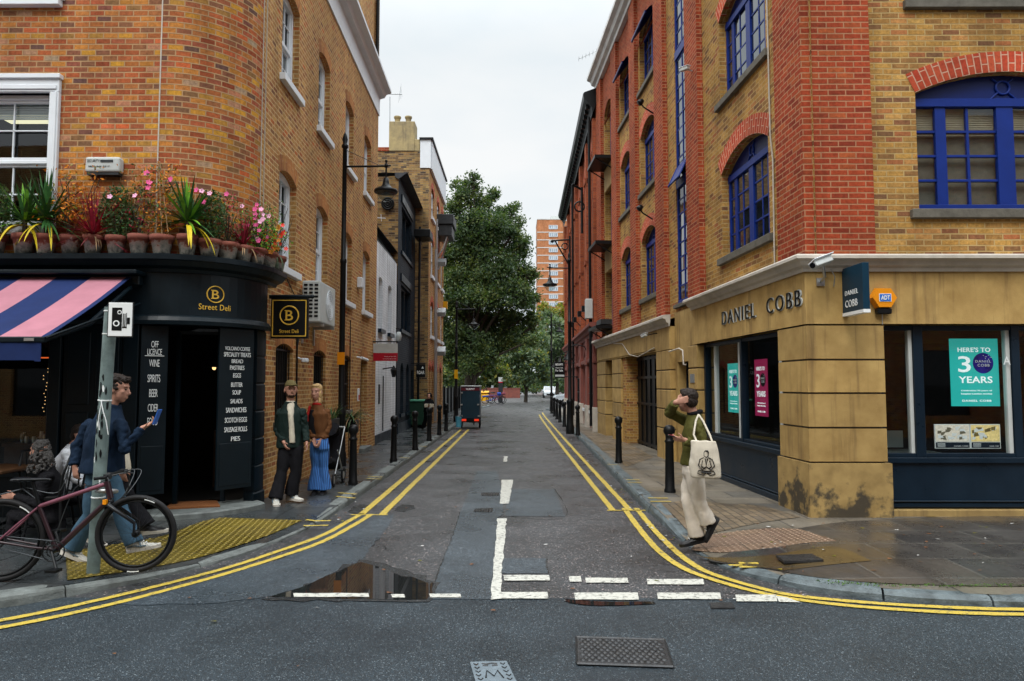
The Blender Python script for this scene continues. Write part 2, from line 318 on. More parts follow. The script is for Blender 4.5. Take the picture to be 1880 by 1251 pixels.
M['asphalt_old'] = asphalt('worn_coarse_asphalt', (.036, .038, .041), (.30, .25, .24), .38, 80, .16, .35, .8, .5)
M['asphalt_patch'] = asphalt('smooth_patch_asphalt', (.036, .050, .062), (.22, .25, .27), .34, 150, .12, .2, .6)
M['asphalt_dark'] = asphalt('dark_wet_asphalt', (.012, .015, .017), (.10, .10, .10), .25, 90, .12)

def slabs(name, cols, mortar, w, h, ms, rough=.35, rvar=.2, rot=0, dirt=.5, dirtc=(.02, .02, .02), bump=.5, off=.5, scale_n=1.2):
    m = brick(name, cols, mortar, w, h, ms, rough, dirt, bump, off, .18, rot, dirtc)
    t = m.node_tree; b = t.nodes['Principled BSDF']; L = t.links.new
    tcn = N(t, 'ShaderNodeTexCoord'); n = N(t, 'ShaderNodeTexNoise', Scale=scale_n, Detail=6.0, Roughness=.6); L(tcn.outputs['Object'], n.inputs['Vector'])
    r = N(t, 'ShaderNodeMapRange'); r.inputs[1].default_value = .38; r.inputs[2].default_value = .62; r.inputs[3].default_value = max(.05, rough-rvar); r.inputs[4].default_value = rough+rvar
    L(n.outputs['Fac'], r.inputs[0]); L(r.outputs[0], b.inputs['Roughness']); b.inputs['Specular IOR Level'].default_value = .5
    return m
M['slab_dark'] = slabs('dark_wet_flagstone', [(0, (.035, .034, .034)), (.5, (.055, .050, .046)), (1, (.075, .062, .050))], (.10, .095, .085), .9, .62, .012, .30, .18)
M['slab_left'] = slabs('dark_wet_slab_pavement', [(0, (.030, .036, .040)), (.5, (.045, .052, .055)), (1, (.060, .062, .060))], (.012, .014, .015), .75, .6, .012, .32, .18, rot=PI/2)
M['slab_york'] = slabs('york_stone_paving', [(0, (.13, .115, .09)), (.5, (.17, .145, .11)), (1, (.10, .095, .085))], (.05, .045, .04), .8, .55, .012, .45, .15, dirt=.4, dirtc=(.07, .065, .055))
M['paver'] = slabs('brown_block_paving', [(0, (.13, .095, .06)), (.5, (.19, .14, .085)), (1, (.10, .08, .06))], (.035, .03, .022), .21, .105, .008, .45, .15, rot=PI/2, dirt=.4, dirtc=(.07, .065, .05))
M['tactile_yellow'] = slabs('yellow_tactile_paving', [(0, (.12, .088, .012)), (1, (.155, .115, .015))], (.05, .037, .010), .4, .4, .008, .35, .12, dirt=.6, dirtc=(.07, .05, .012), off=0)
M['tactile_brown'] = slabs('buff_tactile_paving', [(0, (.16, .10, .07)), (1, (.20, .13, .085))], (.06, .045, .03), .4, .4, .008, .4, .12, dirt=.4, dirtc=(.08, .06, .04), off=0)
M['slab_brownwet'] = slabs('wet_brown_flagstone', [(0, (.075, .05, .022)), (1, (.11, .075, .03))], (.05, .04, .025), .85, .6, .012, .22, .12, dirt=.5, dirtc=(.03, .025, .018))

def paintline(name, c, wear=.5, lo=.53):
    m, t, b = newmat(name); L = t.links.new; tcn = N(t, 'ShaderNodeTexCoord')
    n = N(t, 'ShaderNodeTexNoise', Scale=24.0, Detail=8.0, Roughness=.75); L(tcn.outputs['Object'], n.inputs['Vector'])
    r = N(t, 'ShaderNodeMapRange'); r.inputs[1].default_value = lo; r.inputs[2].default_value = lo+.10; r.inputs[4].default_value = wear; L(n.outputs['Fac'], r.inputs[0])
    mm = N(t, 'ShaderNodeMixRGB'); mm.inputs[1].default_value = (*c, 1); mm.inputs[2].default_value = (.07, .07, .065, 1); L(r.outputs[0], mm.inputs[0]); L(mm.outputs[0], b.inputs['Base Color'])
    b.inputs['Roughness'].default_value = .5; bp = N(t, 'ShaderNodeBump', Strength=.5, Distance=.004); L(n.outputs['Fac'], bp.inputs['Height']); L(bp.outputs[0], b.inputs['Normal']); return m
M['line_yellow'] = paintline('yellow_road_paint', (.50, .37, .055), .85)
M['line_white'] = paintline('white_road_paint', (.50, .50, .45), .85, .51)

def water(name):
    m, t, b = newmat(name); b.inputs['Base Color'].default_value = (.012, .013, .013, 1); b.inputs['Roughness'].default_value = .015; b.inputs['Specular IOR Level'].default_value = .9
    return m
M['water'] = water('puddle_water')

def stone(name, c, c2, streak=.5):
    m, t, b = newmat(name); L = t.links.new; tcn = N(t, 'ShaderNodeTexCoord')
    n = N(t, 'ShaderNodeTexNoise', Scale=3.0, Detail=8.0, Roughness=.6); L(tcn.outputs['Object'], n.inputs['Vector'])
    r = N(t, 'ShaderNodeValToRGB'); e = r.color_ramp.elements; e[0].position = .3; e[0].color = (*c2, 1); e[1].position = .7; e[1].color = (*c, 1); L(n.outputs['Fac'], r.inputs[0])
    mp = N(t, 'ShaderNodeMapping'); mp.inputs['Scale'].default_value = (9, 9, .55); L(tcn.outputs['Object'], mp.inputs[0])
    n2 = N(t, 'ShaderNodeTexNoise', Scale=1.0, Detail=7.0, Roughness=.6); L(mp.outputs[0], n2.inputs['Vector'])
    r2 = N(t, 'ShaderNodeMapRange'); r2.inputs[1].default_value = .52; r2.inputs[2].default_value = .74; r2.inputs[4].default_value = streak; L(n2.outputs['Fac'], r2.inputs[0])
    mm = N(t, 'ShaderNodeMixRGB'); mm.inputs[2].default_value = (c2[0]*.45, c2[1]*.42, c2[2]*.5, 1); L(r2.outputs[0], mm.inputs[0]); L(r.outputs[0], mm.inputs[1]); oi = N(t, 'ShaderNodeObjectInfo'); ro = N(t, 'ShaderNodeMapRange'); ro.inputs[3].default_value = .84; ro.inputs[4].default_value = 1.14; L(oi.outputs['Random'], ro.inputs[0]); vs = N(t, 'ShaderNodeVectorMath', operation='SCALE'); L(mm.outputs[0], vs.inputs[0]); L(ro.outputs[0], vs.inputs['Scale']); L(vs.outputs[0], b.inputs['Base Color'])
    b.inputs['Roughness'].default_value = .75; n5 = N(t, 'ShaderNodeTexNoise', Scale=60.0, Detail=4.0); L(tcn.outputs['Object'], n5.inputs['Vector'])
    bp = N(t, 'ShaderNodeBump', Strength=.35, Distance=.005); L(n5.outputs['Fac'], bp.inputs['Height']); L(bp.outputs[0], b.inputs['Normal']); return m
M['stone'] = stone('sandy_painted_stone', (.48, .32, .11), (.31, .19, .055), .9)
M['stone_stained'] = stone('sandy_stone_stained_base', (.38, .26, .09), (.22, .14, .05), .85)
M['stone_trim'] = mat('weathered_cornice_paint', (.50, .46, .40), .65, .15, 3, .3, 30, dirt=.5, dirtc=(.22, .19, .15))
M['sillstone'] = mat('dark_stone_sill', (.12, .11, .09), .7, .25, 8, .3, 40)
M['render_yellow'] = stone('rendered_chimney', (.40, .31, .14), (.20, .16, .09), .6)
M['redstone'] = stone('dark_red_terracotta', (.24, .065, .045), (.15, .045, .035), .5)

def leafmat(name, c1, c2, c3, trans=.35):
    m, t, b = newmat(name); L = t.links.new; tcn = N(t, 'ShaderNodeTexCoord'); out = t.nodes['Material Output']
    n = N(t, 'ShaderNodeTexNoise', Scale=.55, Detail=4.0, Roughness=.7); L(tcn.outputs['Object'], n.inputs['Vector'])
    gi = N(t, 'ShaderNodeNewGeometry'); ad = N(t, 'ShaderNodeMath', operation='MULTIPLY_ADD'); L(gi.outputs['Random Per Island'], ad.inputs[0]); ad.inputs[1].default_value = .35; L(n.outputs['Fac'], ad.inputs[2])
    r = N(t, 'ShaderNodeValToRGB'); e = r.color_ramp.elements; e[0].position = .42; e[0].color = (*c1, 1); e[1].position = .95; e[1].color = (*c3, 1); k = e.new(.68); k.color = (*c2, 1); L(ad.outputs[0], r.inputs[0])
    L(r.outputs[0], b.inputs['Base Color']); b.inputs['Roughness'].default_value = .55; b.inputs['Specular IOR Level'].default_value = .35
    tl = N(t, 'ShaderNodeBsdfTranslucent'); vm = N(t, 'ShaderNodeMixRGB'); vm.blend_type = 'MULTIPLY'; vm.inputs[0].default_value = 1; vm.inputs[2].default_value = (1.3, 1.5, .5, 1); L(r.outputs[0], vm.inputs[1]); L(vm.outputs[0], tl.inputs[0])
    ms = N(t, 'ShaderNodeMixShader'); ms.inputs[0].default_value = trans; L(b.outputs[0], ms.inputs[1]); L(tl.outputs[0], ms.inputs[2]); L(ms.outputs[0], out.inputs[0]); return m
M['leaf_dark'] = leafmat('dark_green_leaves', (.028, .055, .028), (.06, .10, .045), (.15, .17, .04))
M['leaf_mid'] = leafmat('mid_green_leaves', (.035, .060, .025), (.07, .11, .045), (.16, .17, .04))
M['leaf_pale'] = leafmat('grey_green_leaves', (.05, .08, .05), (.11, .16, .10), (.20, .24, .13))
M['leaf_yellow'] = leafmat('yellow_green_leaves', (.10, .12, .02), (.20, .20, .03), (.34, .26, .03))
M['bark'] = mat('bark', (.055, .045, .035), .9, .3, 12, .6, 30)

# wall with openings -------------------------------------------------------
def arch_pts(h, n=14):
    """points of a segmental arch from (s0, spring) to (s1, spring)"""
    s0, s1, zs, ri = h['s0'], h['s1'], h['z1'], h.get('rise', 0)
    if ri <= 1e-4: return [(s0, zs), (s1, zs)]
    w = (s1-s0)/2; R = (w*w+ri*ri)/(2*ri); cz = zs+ri-R; a = math.asin(min(1, w/R))
    return [((s0+s1)/2+R*math.sin(-a+2*a*k/n), cz+R*math.cos(-a+2*a*k/n)) for k in range(n+1)]
def wall(mb, fr, s0, s1, z0, z1, holes=(), depth=.25, o=0.0, m=0, mr=None, top=False):
    mr = m if mr is None else mr
    S = sorted(set([s0, s1]+[x for h in holes for x in (h['s0'], h['s1'])])); S = [x for x in S if s0-1e-6 <= x <= s1+1e-6]
    Zs = sorted(set([z0, z1]+[x for h in holes for x in (h['z0'], h['z1'], h['z1']+h.get('rise', 0))])); Zs = [x for x in Zs if z0-1e-6 <= x <= z1+1e-6]
    P = lambda a, z, oo=0: fr(a, o+oo, z)
    for a, b in zip(S[:-1], S[1:]):
        for c, d in zip(Zs[:-1], Zs[1:]):
            if b-a < 1e-5 or d-c < 1e-5: continue
            ms, mz = (a+b)/2, (c+d)/2
            if any(h['s0'] < ms < h['s1'] and h['z0'] < mz < h['z1']+h.get('rise', 0) for h in holes): continue
            mb.face([P(a, c), P(b, c), P(b, d), P(a, d)], [(a, c), (b, c), (b, d), (a, d)], m)
    for h in holes:
        ap = arch_pts(h); zt = h['z1']+h.get('rise', 0)
        if h.get('rise', 0) > 0:
            for (a, za), (b, zb) in zip(ap[:-1], ap[1:]):
                mb.face([P(a, za), P(b, zb), P(b, zt), P(a, zt)], [(a, za), (b, zb), (b, zt), (a, zt)], m)
        dp = h.get('depth', depth)
        ring = [(h['s0'], h['z0'])]+ap+[(h['s1'], h['z0'])]
        for (a, za), (b, zb) in zip(ring, ring[1:]+ring[:1]):
            L = math.hypot(b-a, zb-za)
            if abs(b-a) < 1e-6: uv = [(0, za), (0, zb), (dp, zb), (dp, za)]
            else: uv = [(a, 0), (b, 0), (b, dp), (a, dp)]
            mb.face([P(a, za), P(b, zb), P(b, zb, dp), P(a, za, dp)], uv, mr)
def arch_ring(mb, fr, h, t, o=-.003, proj=0, m=0, n=18, flat=False, ext=0):
    """brick arch ring above an opening"""
    s0, s1, zs, ri = h['s0']-ext, h['s1']+ext, h['z1'], h.get('rise', 0)
    w = (s1-s0)/2; ri = max(ri, .02); R = (w*w+ri*ri)/(2*ri); cz = zs+ri-R; a = math.asin(min(1, w/R)); c = (s0+s1)/2
    for k in range(n):
        a0 = -a+2*a*k/n; a1 = -a+2*a*(k+1)/n
        q = [(c+r*math.sin(x), cz+r*math.cos(x)) for r, x in ((R, a0), (R, a1), (R+t, a1), (R+t, a0))]
        mb.face([fr(x, o, z) for x, z in q], [(0, R*a0), (0, R*a1), (t, R*a1), (t, R*a0)], m)
        mb.face([fr(q[3][0], o, q[3][1]), fr(q[2][0], o, q[2][1]), fr(q[2][0], o+.03, q[2][1]), fr(q[3][0], o+.03, q[3][1])], None, m)
        mb.face([fr(q[0][0], o, q[0][1]), fr(q[1][0], o, q[1][1]), fr(q[1][0], o+.1, q[1][1]), fr(q[0][0], o+.1, q[0][1])], None, m)
def moulding(mb, fr, s0, s1, prof, m=0, ends=True):
    """extrude profile [(o, z)...] along s"""
    a = [fr(s0, o, z) for o, z in prof]; b = [fr(s1, o, z) for o, z in prof]
    for i in range(len(prof)-1): mb.face([a[i], b[i], b[i+1], a[i+1]], None, m)
    if ends: mb.face(a, None, m); mb.face(list(reversed(b)), None, m)
def text(body, size, origin, xd, zd, mat_, parent=None, name='lettering', ext=.003, align='CENTER', sx=1.0, space=1.0, off=0.0, thick=0.0, mb=None, m=0):
    """flat lettering standing at origin; xd reading direction, zd up; mesh data appended to mb or built"""
    cu = bpy.data.curves.new('t', 'FONT'); cu.body = body; cu.size = size; cu.extrude = ext; cu.align_x = align; cu.space_character = space; cu.offset = thick
    cu.resolution_u = 3
    ob = bpy.data.objects.new('t', cu)
    me = bpy.data.meshes.new_from_object(ob)
    xd = Vector(xd).normalized(); zd = Vector(zd).normalized(); nd = xd.cross(zd); og = Vector(origin)
    own = mb is None
    if own: mb = MB()
    i = len(mb.v)
    for v in me.vertices: mb.v.append(tuple(og+xd*v.co.x*sx+zd*v.co.y+nd*(v.co.z+off)))
    for p in me.polygons: mb.f.append(tuple(i+k for k in p.vertices)); mb.uv.append(None); mb.m.append(m); mb.sm.append(False)
    bpy.data.objects.remove(ob); bpy.data.meshes.remove(me); bpy.data.curves.remove(cu)
    if own: return mb.build(name, mat_, parent)
# ---------------------------------------------------------------- ground, road, kerbs, pavements
def catmull(P, n=8):
    P = [Vector(p) for p in P]; out = []
    for i in range(len(P)-1):
        p0 = P[max(i-1, 0)]; p1 = P[i]; p2 = P[i+1]; p3 = P[min(i+2, len(P)-1)]
        for k in range(n):
            t = k/n; out.append(.5*((2*p1)+(p2-p0)*t+(2*p0-5*p1+4*p2-p3)*t*t+(3*p1-p0-3*p2+p3)*t*t*t))
    out.append(P[-1]); return out
mb = MB(); mb.face([(-400, -60, -.012), (400, -60, -.012), (400, 700, -.012), (-400, 700, -.012)]); setp(mb.build('ground', M['asphalt_new']), kind='structure')
mb = MB(); mb.face([(-60, -30, 0), (60, -30, 0), (60, 5.93, 0), (-60, 5.93, 0)]); setp(mb.build('road', M['asphalt_new']), kind='structure')
mb = MB(); mb.face([(-6, 5.93, 0), (6, 5.93, 0), (6, 140, 0), (-6, 140, 0)]); setp(mb.build('side_road', M['asphalt_old']), kind='structure')
def Gp(u, v, z=0.0, o=(0, 0), s=None): x, y = onZ(u, v, z); return (x, y, z)
Z4 = lambda a, b: (500+a/2.686, 850+b/2.686)
def flat(name, pxs, z, m, kind='structure'):
    mb = MB(); pts = [onZ(*p, z) for p in pxs]; mb.face([(x, y, z) for x, y in pts]); return setp(mb.build(name, m), kind=kind)
def jag(pts, amp=.02, n=5, seed=1):
    """roughen a polygon outline"""
    r = random.Random(seed); out = []
    for (a, b), (c, d) in zip(pts, pts[1:]+pts[:1]):
        L = math.hypot(c-a, d-b); k = max(1, int(L/.12))
        for i in range(k):
            t = i/k; out.append((a+(c-a)*t+r.uniform(-amp, amp)*(i > 0), b+(d-b)*t+r.uniform(-amp, amp)*(i > 0)))
    return out
def gpoly(name, pxs, z, m, amp=.015, seed=1, tri=True):
    pts = jag([onZ(*p, z) for p in pxs], amp, seed=seed)
    mb = MB(); bm = bmesh.new(); f = bm.faces.new([bm.verts.new((x, y, z)) for x, y in pts]); bmesh.ops.triangulate(bm, faces=[f])
    for fc in bm.faces: mb.face([v.co[:] for v in fc.verts])
    bm.free(); return setp(mb.build(name, m), kind='structure')
gpoly('road_patch', [Z4(*p) for p in [(-260, 690), (0, 655), (240, 580), (430, 490), (490, 410), (560, 330), (600, 250), (420, 250), (250, 340), (60, 470), (-260, 560), (-800, 690), (-700, 700)]], .004, M['asphalt_patch'], .02, 3)
gpoly('road_patch', [Z4(*p) for p in [(775, 672), (830, 500), (885, 370), (925, 250), (985, 100), (1010, 40), (1110, 40), (1128, 130), (1140, 255), (1110, 270), (1078, 672)]], .004, M['asphalt_patch'], .006, 4)
gpoly('road_patch', [Z4(*p) for p in [(1160, 130), (1390, 130), (1445, 265), (1152, 262)]], .004, M['asphalt_patch'], .006, 5)
gpoly('road_patch', [Z4(*p) for p in [(1130, 470), (1350, 470), (1360, 545), (1115, 545)]], .004, M['asphalt_patch'], .006, 6)
# puddles
pud = gpoly('puddle', [Z4(*p) for p in [(-10, 657), (90, 632), (200, 590), (330, 535), (430, 488), (500, 505), (580, 535), (640, 560), (690, 562), (760, 590), (805, 592), (790, 640), (760, 673), (600, 674), (300, 668), (100, 662)]], .007, M['water'], .022, 7)
gpoly('puddle', [Z4(*p) for p in [(1440, 668), (1490, 676), (1600, 682), (1880, 684), (1890, 694), (1620, 704), (1470, 690), (1440, 680)]], .007, M['water'], .02, 8)
gpoly('wet_asphalt_edge', [Z4(*p) for p in [(-60, 672), (100, 640), (330, 520), (430, 475), (520, 490), (700, 548), (830, 590), (800, 660), (775, 684), (600, 684), (0, 680)]], .0055, M['asphalt_dark'], .05, 17)
for sd, pl in ((11, [(370, 240), (400, 215), (440, 205), (490, 210), (470, 245), (420, 252)]), (12, [(600, 235), (640, 205), (700, 210), (705, 225), (650, 243)])):
    gpoly('asphalt_repair', [Z4(*p) for p in pl], .0045, M['asphalt_dark'], .02, sd)
# drain holes, iron covers in the road
def px_box(name, pxs, label, cat, mats, h=.012, pattern=None, group=None):
    pts = [onZ(*p) for p in pxs]; mb = MB(); mb.poly_prism(pts, .001, h); o = mb.build(name, mats[0]); setp(o, label, cat, group)
    return o, pts
def bil(q, u, v):
    a = Vector(q[0]).lerp(Vector(q[1]), u); b = Vector(q[3]).lerp(Vector(q[2]), u); return a.lerp(b, v)
M['iron'] = mat('cast_iron', (.05, .052, .055), .38, .3, 14, .3, 60, metal=.5, dirt=.4, dirtc=(.05, .04, .03))
M['iron_blue'] = mat('pale_iron_cover', (.16, .20, .23), .4, .2, 14, .3, 60, metal=.3)
o, q = px_box('manhole_cover', [(1058, 1173), (1220, 1178), (1236, 1228), (1060, 1222)], 'large rectangular iron manhole cover with raised studs in the near road', 'manhole cover', [M['iron']])
mb = MB()
for i in range(13):
    for j in range(9):
        u, v = (i+.5+(j % 2)*.5)/13.6, (j+.5)/9.4
        if u < .97: p = bil(q, u*.94+.03, v*.92+.04); mb.lathe([(.021, 0), (.018, .006), (.001, .008)], (p.x, p.y, .012), 6)
mb.build('studs', M['iron'], o)
mb = MB()
for a, b in ((0, 1), (1, 2), (2, 3), (3, 0)): mb.tube([(q[a][0], q[a][1], .011), (q[b][0], q[b][1], .011)], .008, 4)
mb.build('rim', M['iron'], o)
o, q = px_box('access_cover', [(863, 1219), (930, 1217), (952, 1262), (875, 1262)], 'small pale iron cover with zigzag marks at the bottom edge of the road', 'access cover', [M['iron_blue']])
mb = MB()
for row in range(6):
    for cx in (.14, .86) if row not in (3,) else (.12, .88):
        v = .9-row*.16
        a, b, c = bil(q, cx-.06, 1-v), bil(q, cx, 1-v+.07), bil(q, cx+.06, 1-v)
        mb.tube([(a.x, a.y, .014), (b.x, b.y, .014), (c.x, c.y, .014)], .004, 4)
for pts in ([(.28, .72), (.36, .42), (.5, .66), (.64, .42), (.72, .72)], [(.3, .2), (.45, .2)], [(.55, .2), (.7, .2)], [(.3, .1), (.42, .14), (.58, .1), (.7, .14)]):
    mb.tube([(*bil(q, *p), .014) for p in pts], .005, 4)
mb.build('raised_marks', M['iron'], o)
for lab, pts in (('small dark drain grate in the side road beside the white line, farther one', [(1030, 150), (1118, 148), (1116, 165), (1032, 165)]), ('small dark drain grate in the side road beside the white line, nearer one', [(1000, 228), (1088, 226), (1086, 246), (992, 244)])):
    o, q = px_box('drain_grate', [Z4(*p) for p in pts], lab, 'drain grate', [M['asphalt_dark']], .009, group='drain grates in the side road')
    mb = MB()
    for k in range(7): a = bil(q, (k+.5)/7, .08); b = bil(q, (k+.5)/7, .92); mb.tube([(a.x, a.y, .010), (b.x, b.y, .010)], .007, 4)
    mb.build('bars', M['iron'], o)
o, q = px_box('drain_cover', [(1303, 1109), (1345, 1109), (1349, 1119), (1306, 1119)], 'little dark iron cover in the road beside the rightmost white dash', 'drain cover', [M['iron']])

LK = [((-16, 4.8), .10, (-16, 10)), ((-7, 4.85), .10, (-7, 10)), ((-5.3, 5.05), .10, (-6.4, 10)), ((-4.55, 5.34), .10, (-6, 10)), ((-4.02, 5.64), .10, (-5.7, 10)), ((-3.70, 5.93), .09, (-5.5, 10)), ((-3.2, 6.55), .05, (-5.3, 10)), ((-2.81, 7.3), .035, (-5.2, 10.2)),
      ((-2.53, 8.5), .035, (-5.0, 10.5)), ((-2.43, 9.6), .07, (-4.8, 11)), ((-2.41, 11.3), .1, (-4.6, 12)), ((-2.41, 17), .1, (-4.6, 17)), ((-2.42, 25), .1, (-5.0, 25)), ((-2.42, 33), .1, (-6.0, 33)), ((-2.45, 50), .1, (-14, 50)), ((-2.45, 58), .1, (-20, 62)), ((-9, 62), .1, (-30, 64))]
RK = [((16, 5.64), .075, (16, 11)), ((5.5, 5.66), .075, (6.6, 11)), ((4.09, 5.69), .075, (5.9, 11)), ((3.33, 5.77), .08, (5.5, 11)), ((2.66, 6.0), .08, (5.3, 11)), ((2.29, 6.34), .07, (5.1, 11)), ((2.02, 6.77), .04, (5.0, 11)), ((1.90, 7.3), .02, (4.9, 11)),
      ((1.86, 8.0), .03, (4.8, 11)), ((1.84, 9.1), .10, (4.8, 11.6)), ((1.82, 10.4), .12, (4.8, 12.6)), ((1.86, 13), .12, (4.6, 14)), ((1.92, 16), .12, (4.6, 16.5)), ((2.03, 22), .12, (4.4, 22)), ((2.09, 27.3), .12, (4.3, 27.3)), ((2.2, 35), .12, (4.4, 35)), ((2.35, 46), .12, (5, 44)), ((3.2, 49), .12, (6, 46)), ((14, 50), .12, (14, 46))]
class Pave:
    def __init__(s, K):
        A = catmull([(k[0][0], k[0][1], k[1]) for k in K], 10); B = catmull([(k[2][0], k[2][1], .1) for k in K], 10)
        s.A, s.B = A, B
    def H(s, x, y):
        best = 1e9
        for a, b in zip(s.A[:-1], s.A[1:]):
            d = Vector((b.x-a.x, b.y-a.y)); L = d.length_squared
            t = 0 if L == 0 else max(0, min(1, ((x-a.x)*d.x+(y-a.y)*d.y)/L)); px_, py_ = a.x+d.x*t, a.y+d.y*t
            q = (x-px_)**2+(y-py_)**2
            if q < best: best = q; kz = a.z+(b.z-a.z)*t
        return kz+(.11-kz)*min(1, math.sqrt(best)/1.1)
    def off(s, y0, y1, d, n=5, byx=False):
        idx = [i for i, a in enumerate(s.A[:-1]) if (y0 <= (a.x if byx else a.y) <= y1)]; out = []
        for k in range(n):
            i = idx[int(round(k*(len(idx)-1)/(n-1)))]; a = s.A[i]; t = (s.A[i+1]-a); t.z = 0; t.normalize(); m_ = Vector((-t.y, t.x, 0)); c = s.B[i]-a; m_ = m_ if m_.dot(c) > 0 else -m_; out.append((a.x+m_.x*d, a.y+m_.y*d))
        return out
    def kerb(s, w, m, name, seg=.9, gap=.01, rnd=.03):
        A = s.A; mb = MB()
        # arc length resample
        L = [0]
        for a, b in zip(A[:-1], A[1:]): L.append(L[-1]+(b-a).length)
        def at(t):
            t = max(0, min(L[-1]-1e-4, t)); i = max(0, min(len(A)-2, int(np.searchsorted(L, t))-1)); f = (t-L[i])/(L[i+1]-L[i]+1e-9); p = A[i].lerp(A[i+1], f); d = (A[i+1]-A[i]); d.z = 0; d.normalize()
            c = s.B[i].lerp(s.B[i+1], f)-p; n = Vector((-d.y, d.x, 0)); n = n if n.dot(c) > 0 else -n; return p, n
        r = random.Random(3); t = 0
        while t < L[-1]-.1:
            e = min(t+seg*r.uniform(.85, 1.1), L[-1]); rows = []; dz = r.uniform(-.004, .004); do = r.uniform(-.006, .006); K = 5
            for k in range(K):
                p, n = at(t+gap/2+(e-t-gap)*k/(K-1)); z = p.z+dz+.002
                sh = .012 if k in (0, K-1) else 0
                rows.append([p*1+n*(do+o_)+Vector((0, 0, zz-p.z)) for o_, zz in ((0, -.02), (.004+sh, z*.55), (rnd*.4+sh*.7, z-rnd*.7-sh*.3), (rnd, z-.006-sh*.4), (rnd*2, z-sh*.4), (w, z-sh*.2), (w, -.02))])
            mb.grid(rows, 0, False); mb.face(rows[0], None, 0); mb.face(rows[-1], None, 0)
            t = e
        return setp(mb.build(name, m), kind='structure')
    def sheet(s, name, m, w=.0):
        rows = []
        for a, b in zip(s.A, s.B):
            rows.append([(lambda q: (q.x, q.y, s.H(q.x, q.y)-.003))(Vector((a.x, a.y, 0)).lerp(Vector((b.x, b.y, 0)), t)) for t in (.015, .04, .07, .1, .13, .16, .2, .25, .3, .36, .43, .5, .6, .8, 1)])
        mb = MB(); mb.grid(rows, 0, False); return setp(mb.build(name, m), kind='structure')
PLv = Pave(LK); PRv = Pave(RK)
PLv.kerb(.17, M['granite_light'], 'kerb', 1.1); PLv.sheet('pavement', M['slab_left'])
PRv.kerb(.2, M['granite'], 'kerb', .85, .018, .04); PRv.sheet('pavement', M['slab_york'])
def overlay(name, P, A, B, m, dz=.004, n=14, k=8, blister=None, kind='structure', sp=.066, ang=0):
    a = catmull([(x, y, 0) for x, y in A], n); b = catmull([(x, y, 0) for x, y in B], n)
    if len(a) != len(b): raise ValueError
    rows = [[(lambda q: (q.x, q.y, P.H(q.x, q.y)+dz))(p.lerp(q_, t/k)) for t in range(k+1)] for p, q_ in zip(a, b)]
    mb = MB(); mb.grid(rows, 0, False); o = setp(mb.build(name, m), kind=kind)
    if blister:
        poly = [(p.x, p.y) for p in a]+[(p.x, p.y) for p in reversed(b)]
        def inside(x, y):
            c = False; j = len(poly)-1
            for i in range(len(poly)):
                if (poly[i][1] > y) != (poly[j][1] > y) and x < (poly[j][0]-poly[i][0])*(y-poly[i][1])/(poly[j][1]-poly[i][1]+1e-12)+poly[i][0]: c = not c
                j = i
            return c
        mb = MB(); xs = [p[0] for p in poly]; ys = [p[1] for p in poly]; cx, cy = (min(xs)+max(xs))/2, (min(ys)+max(ys))/2; ca, sa = math.cos(ang), math.sin(ang)
        for i in range(-45, 46):
            for j in range(-45, 46):
                x, y = cx+(i*ca-j*sa)*sp, cy+(i*sa+j*ca)*sp
                if inside(x, y): mb.lathe([(.016, -.001), (.014, .004), (.007, .0055)], (x, y, P.H(x, y)+dz), 6)
        mb.build('blisters', blister, o)
    return o
g = lambda z, *a: [onZ(u, v, z) for u, v in a]
M['blister_yellow'] = mat('yellow_blister_studs', (.25, .19, .04), .4, .2, 10)
M['blister_brown'] = mat('buff_blister_studs', (.24, .17, .12), .45, .2, 10)
overlay('tactile_paving', PLv, PLv.off(5.95, 8.95, .18), g(.09, (120, 1018), (220, 1003), (300, 988), (370, 962), (410, 954)), M['tactile_yellow'], .006, blister=M['blister_yellow'], ang=.12)
overlay('tactile_paving', PRv, g(.06, (1268, 1003), (1330, 1011), (1420, 1010), (1537, 1003)), g(.11, (1290, 975), (1345, 972), (1400, 970), (1468, 972)), M['tactile_brown'], blister=M['blister_brown'], ang=.03)
overlay('block_paving', PRv, g(.1, (1216, 929), (1240, 950), (1262, 968), (1290, 976)), g(.11, (1250, 920), (1330, 925), (1400, 930), (1470, 950)), M['paver'], .0035)
overlay('block_paving', PRv, g(.11, (1048, 778), (1075, 800), (1110, 830), (1150, 858)), g(.11, (1085, 790), (1110, 800), (1150, 812), (1200, 840)), M['paver'], .0035)
overlay('slab_paving', PRv, g(.08, (1300, 1020), (1400, 1041), (1520, 1064), (1700, 1076), (1990, 1079)), g(.11, (1440, 975), (1540, 960), (1660, 952), (1780, 949), (1990, 946)), M['slab_dark'], .0035)
overlay('slab_paving', PRv, g(.08, (1275, 1010), (1310, 1020), (1370, 1034), (1440, 1048)), g(.11, (1335, 1015), (1440, 1013), (1530, 1005), (1600, 1030)), M['slab_brownwet'], .0075)
M['moss'] = mat('kerb_moss', (.06, .13, .02), .8, .4, 40, .5, 90)
def strip(mb, pts, w, z, m=0, H=None, jit=0, seed=0):
    r = random.Random(seed); P = [Vector((p[0], p[1], 0)) for p in pts]; rows = []
    for k, p in enumerate(P):
        d = (P[min(k+1, len(P)-1)]-P[max(k-1, 0)]).normalized(); n = Vector((-d.y, d.x, 0))
        a, b = p+n*(w/2+r.uniform(-jit, jit)), p-n*(w/2+r.uniform(-jit, jit))
        rows.append([(a.x, a.y, z if H is None else H(a.x, a.y)+z), (b.x, b.y, z if H is None else H(b.x, b.y)+z)])
    mb.grid(rows, m, False)
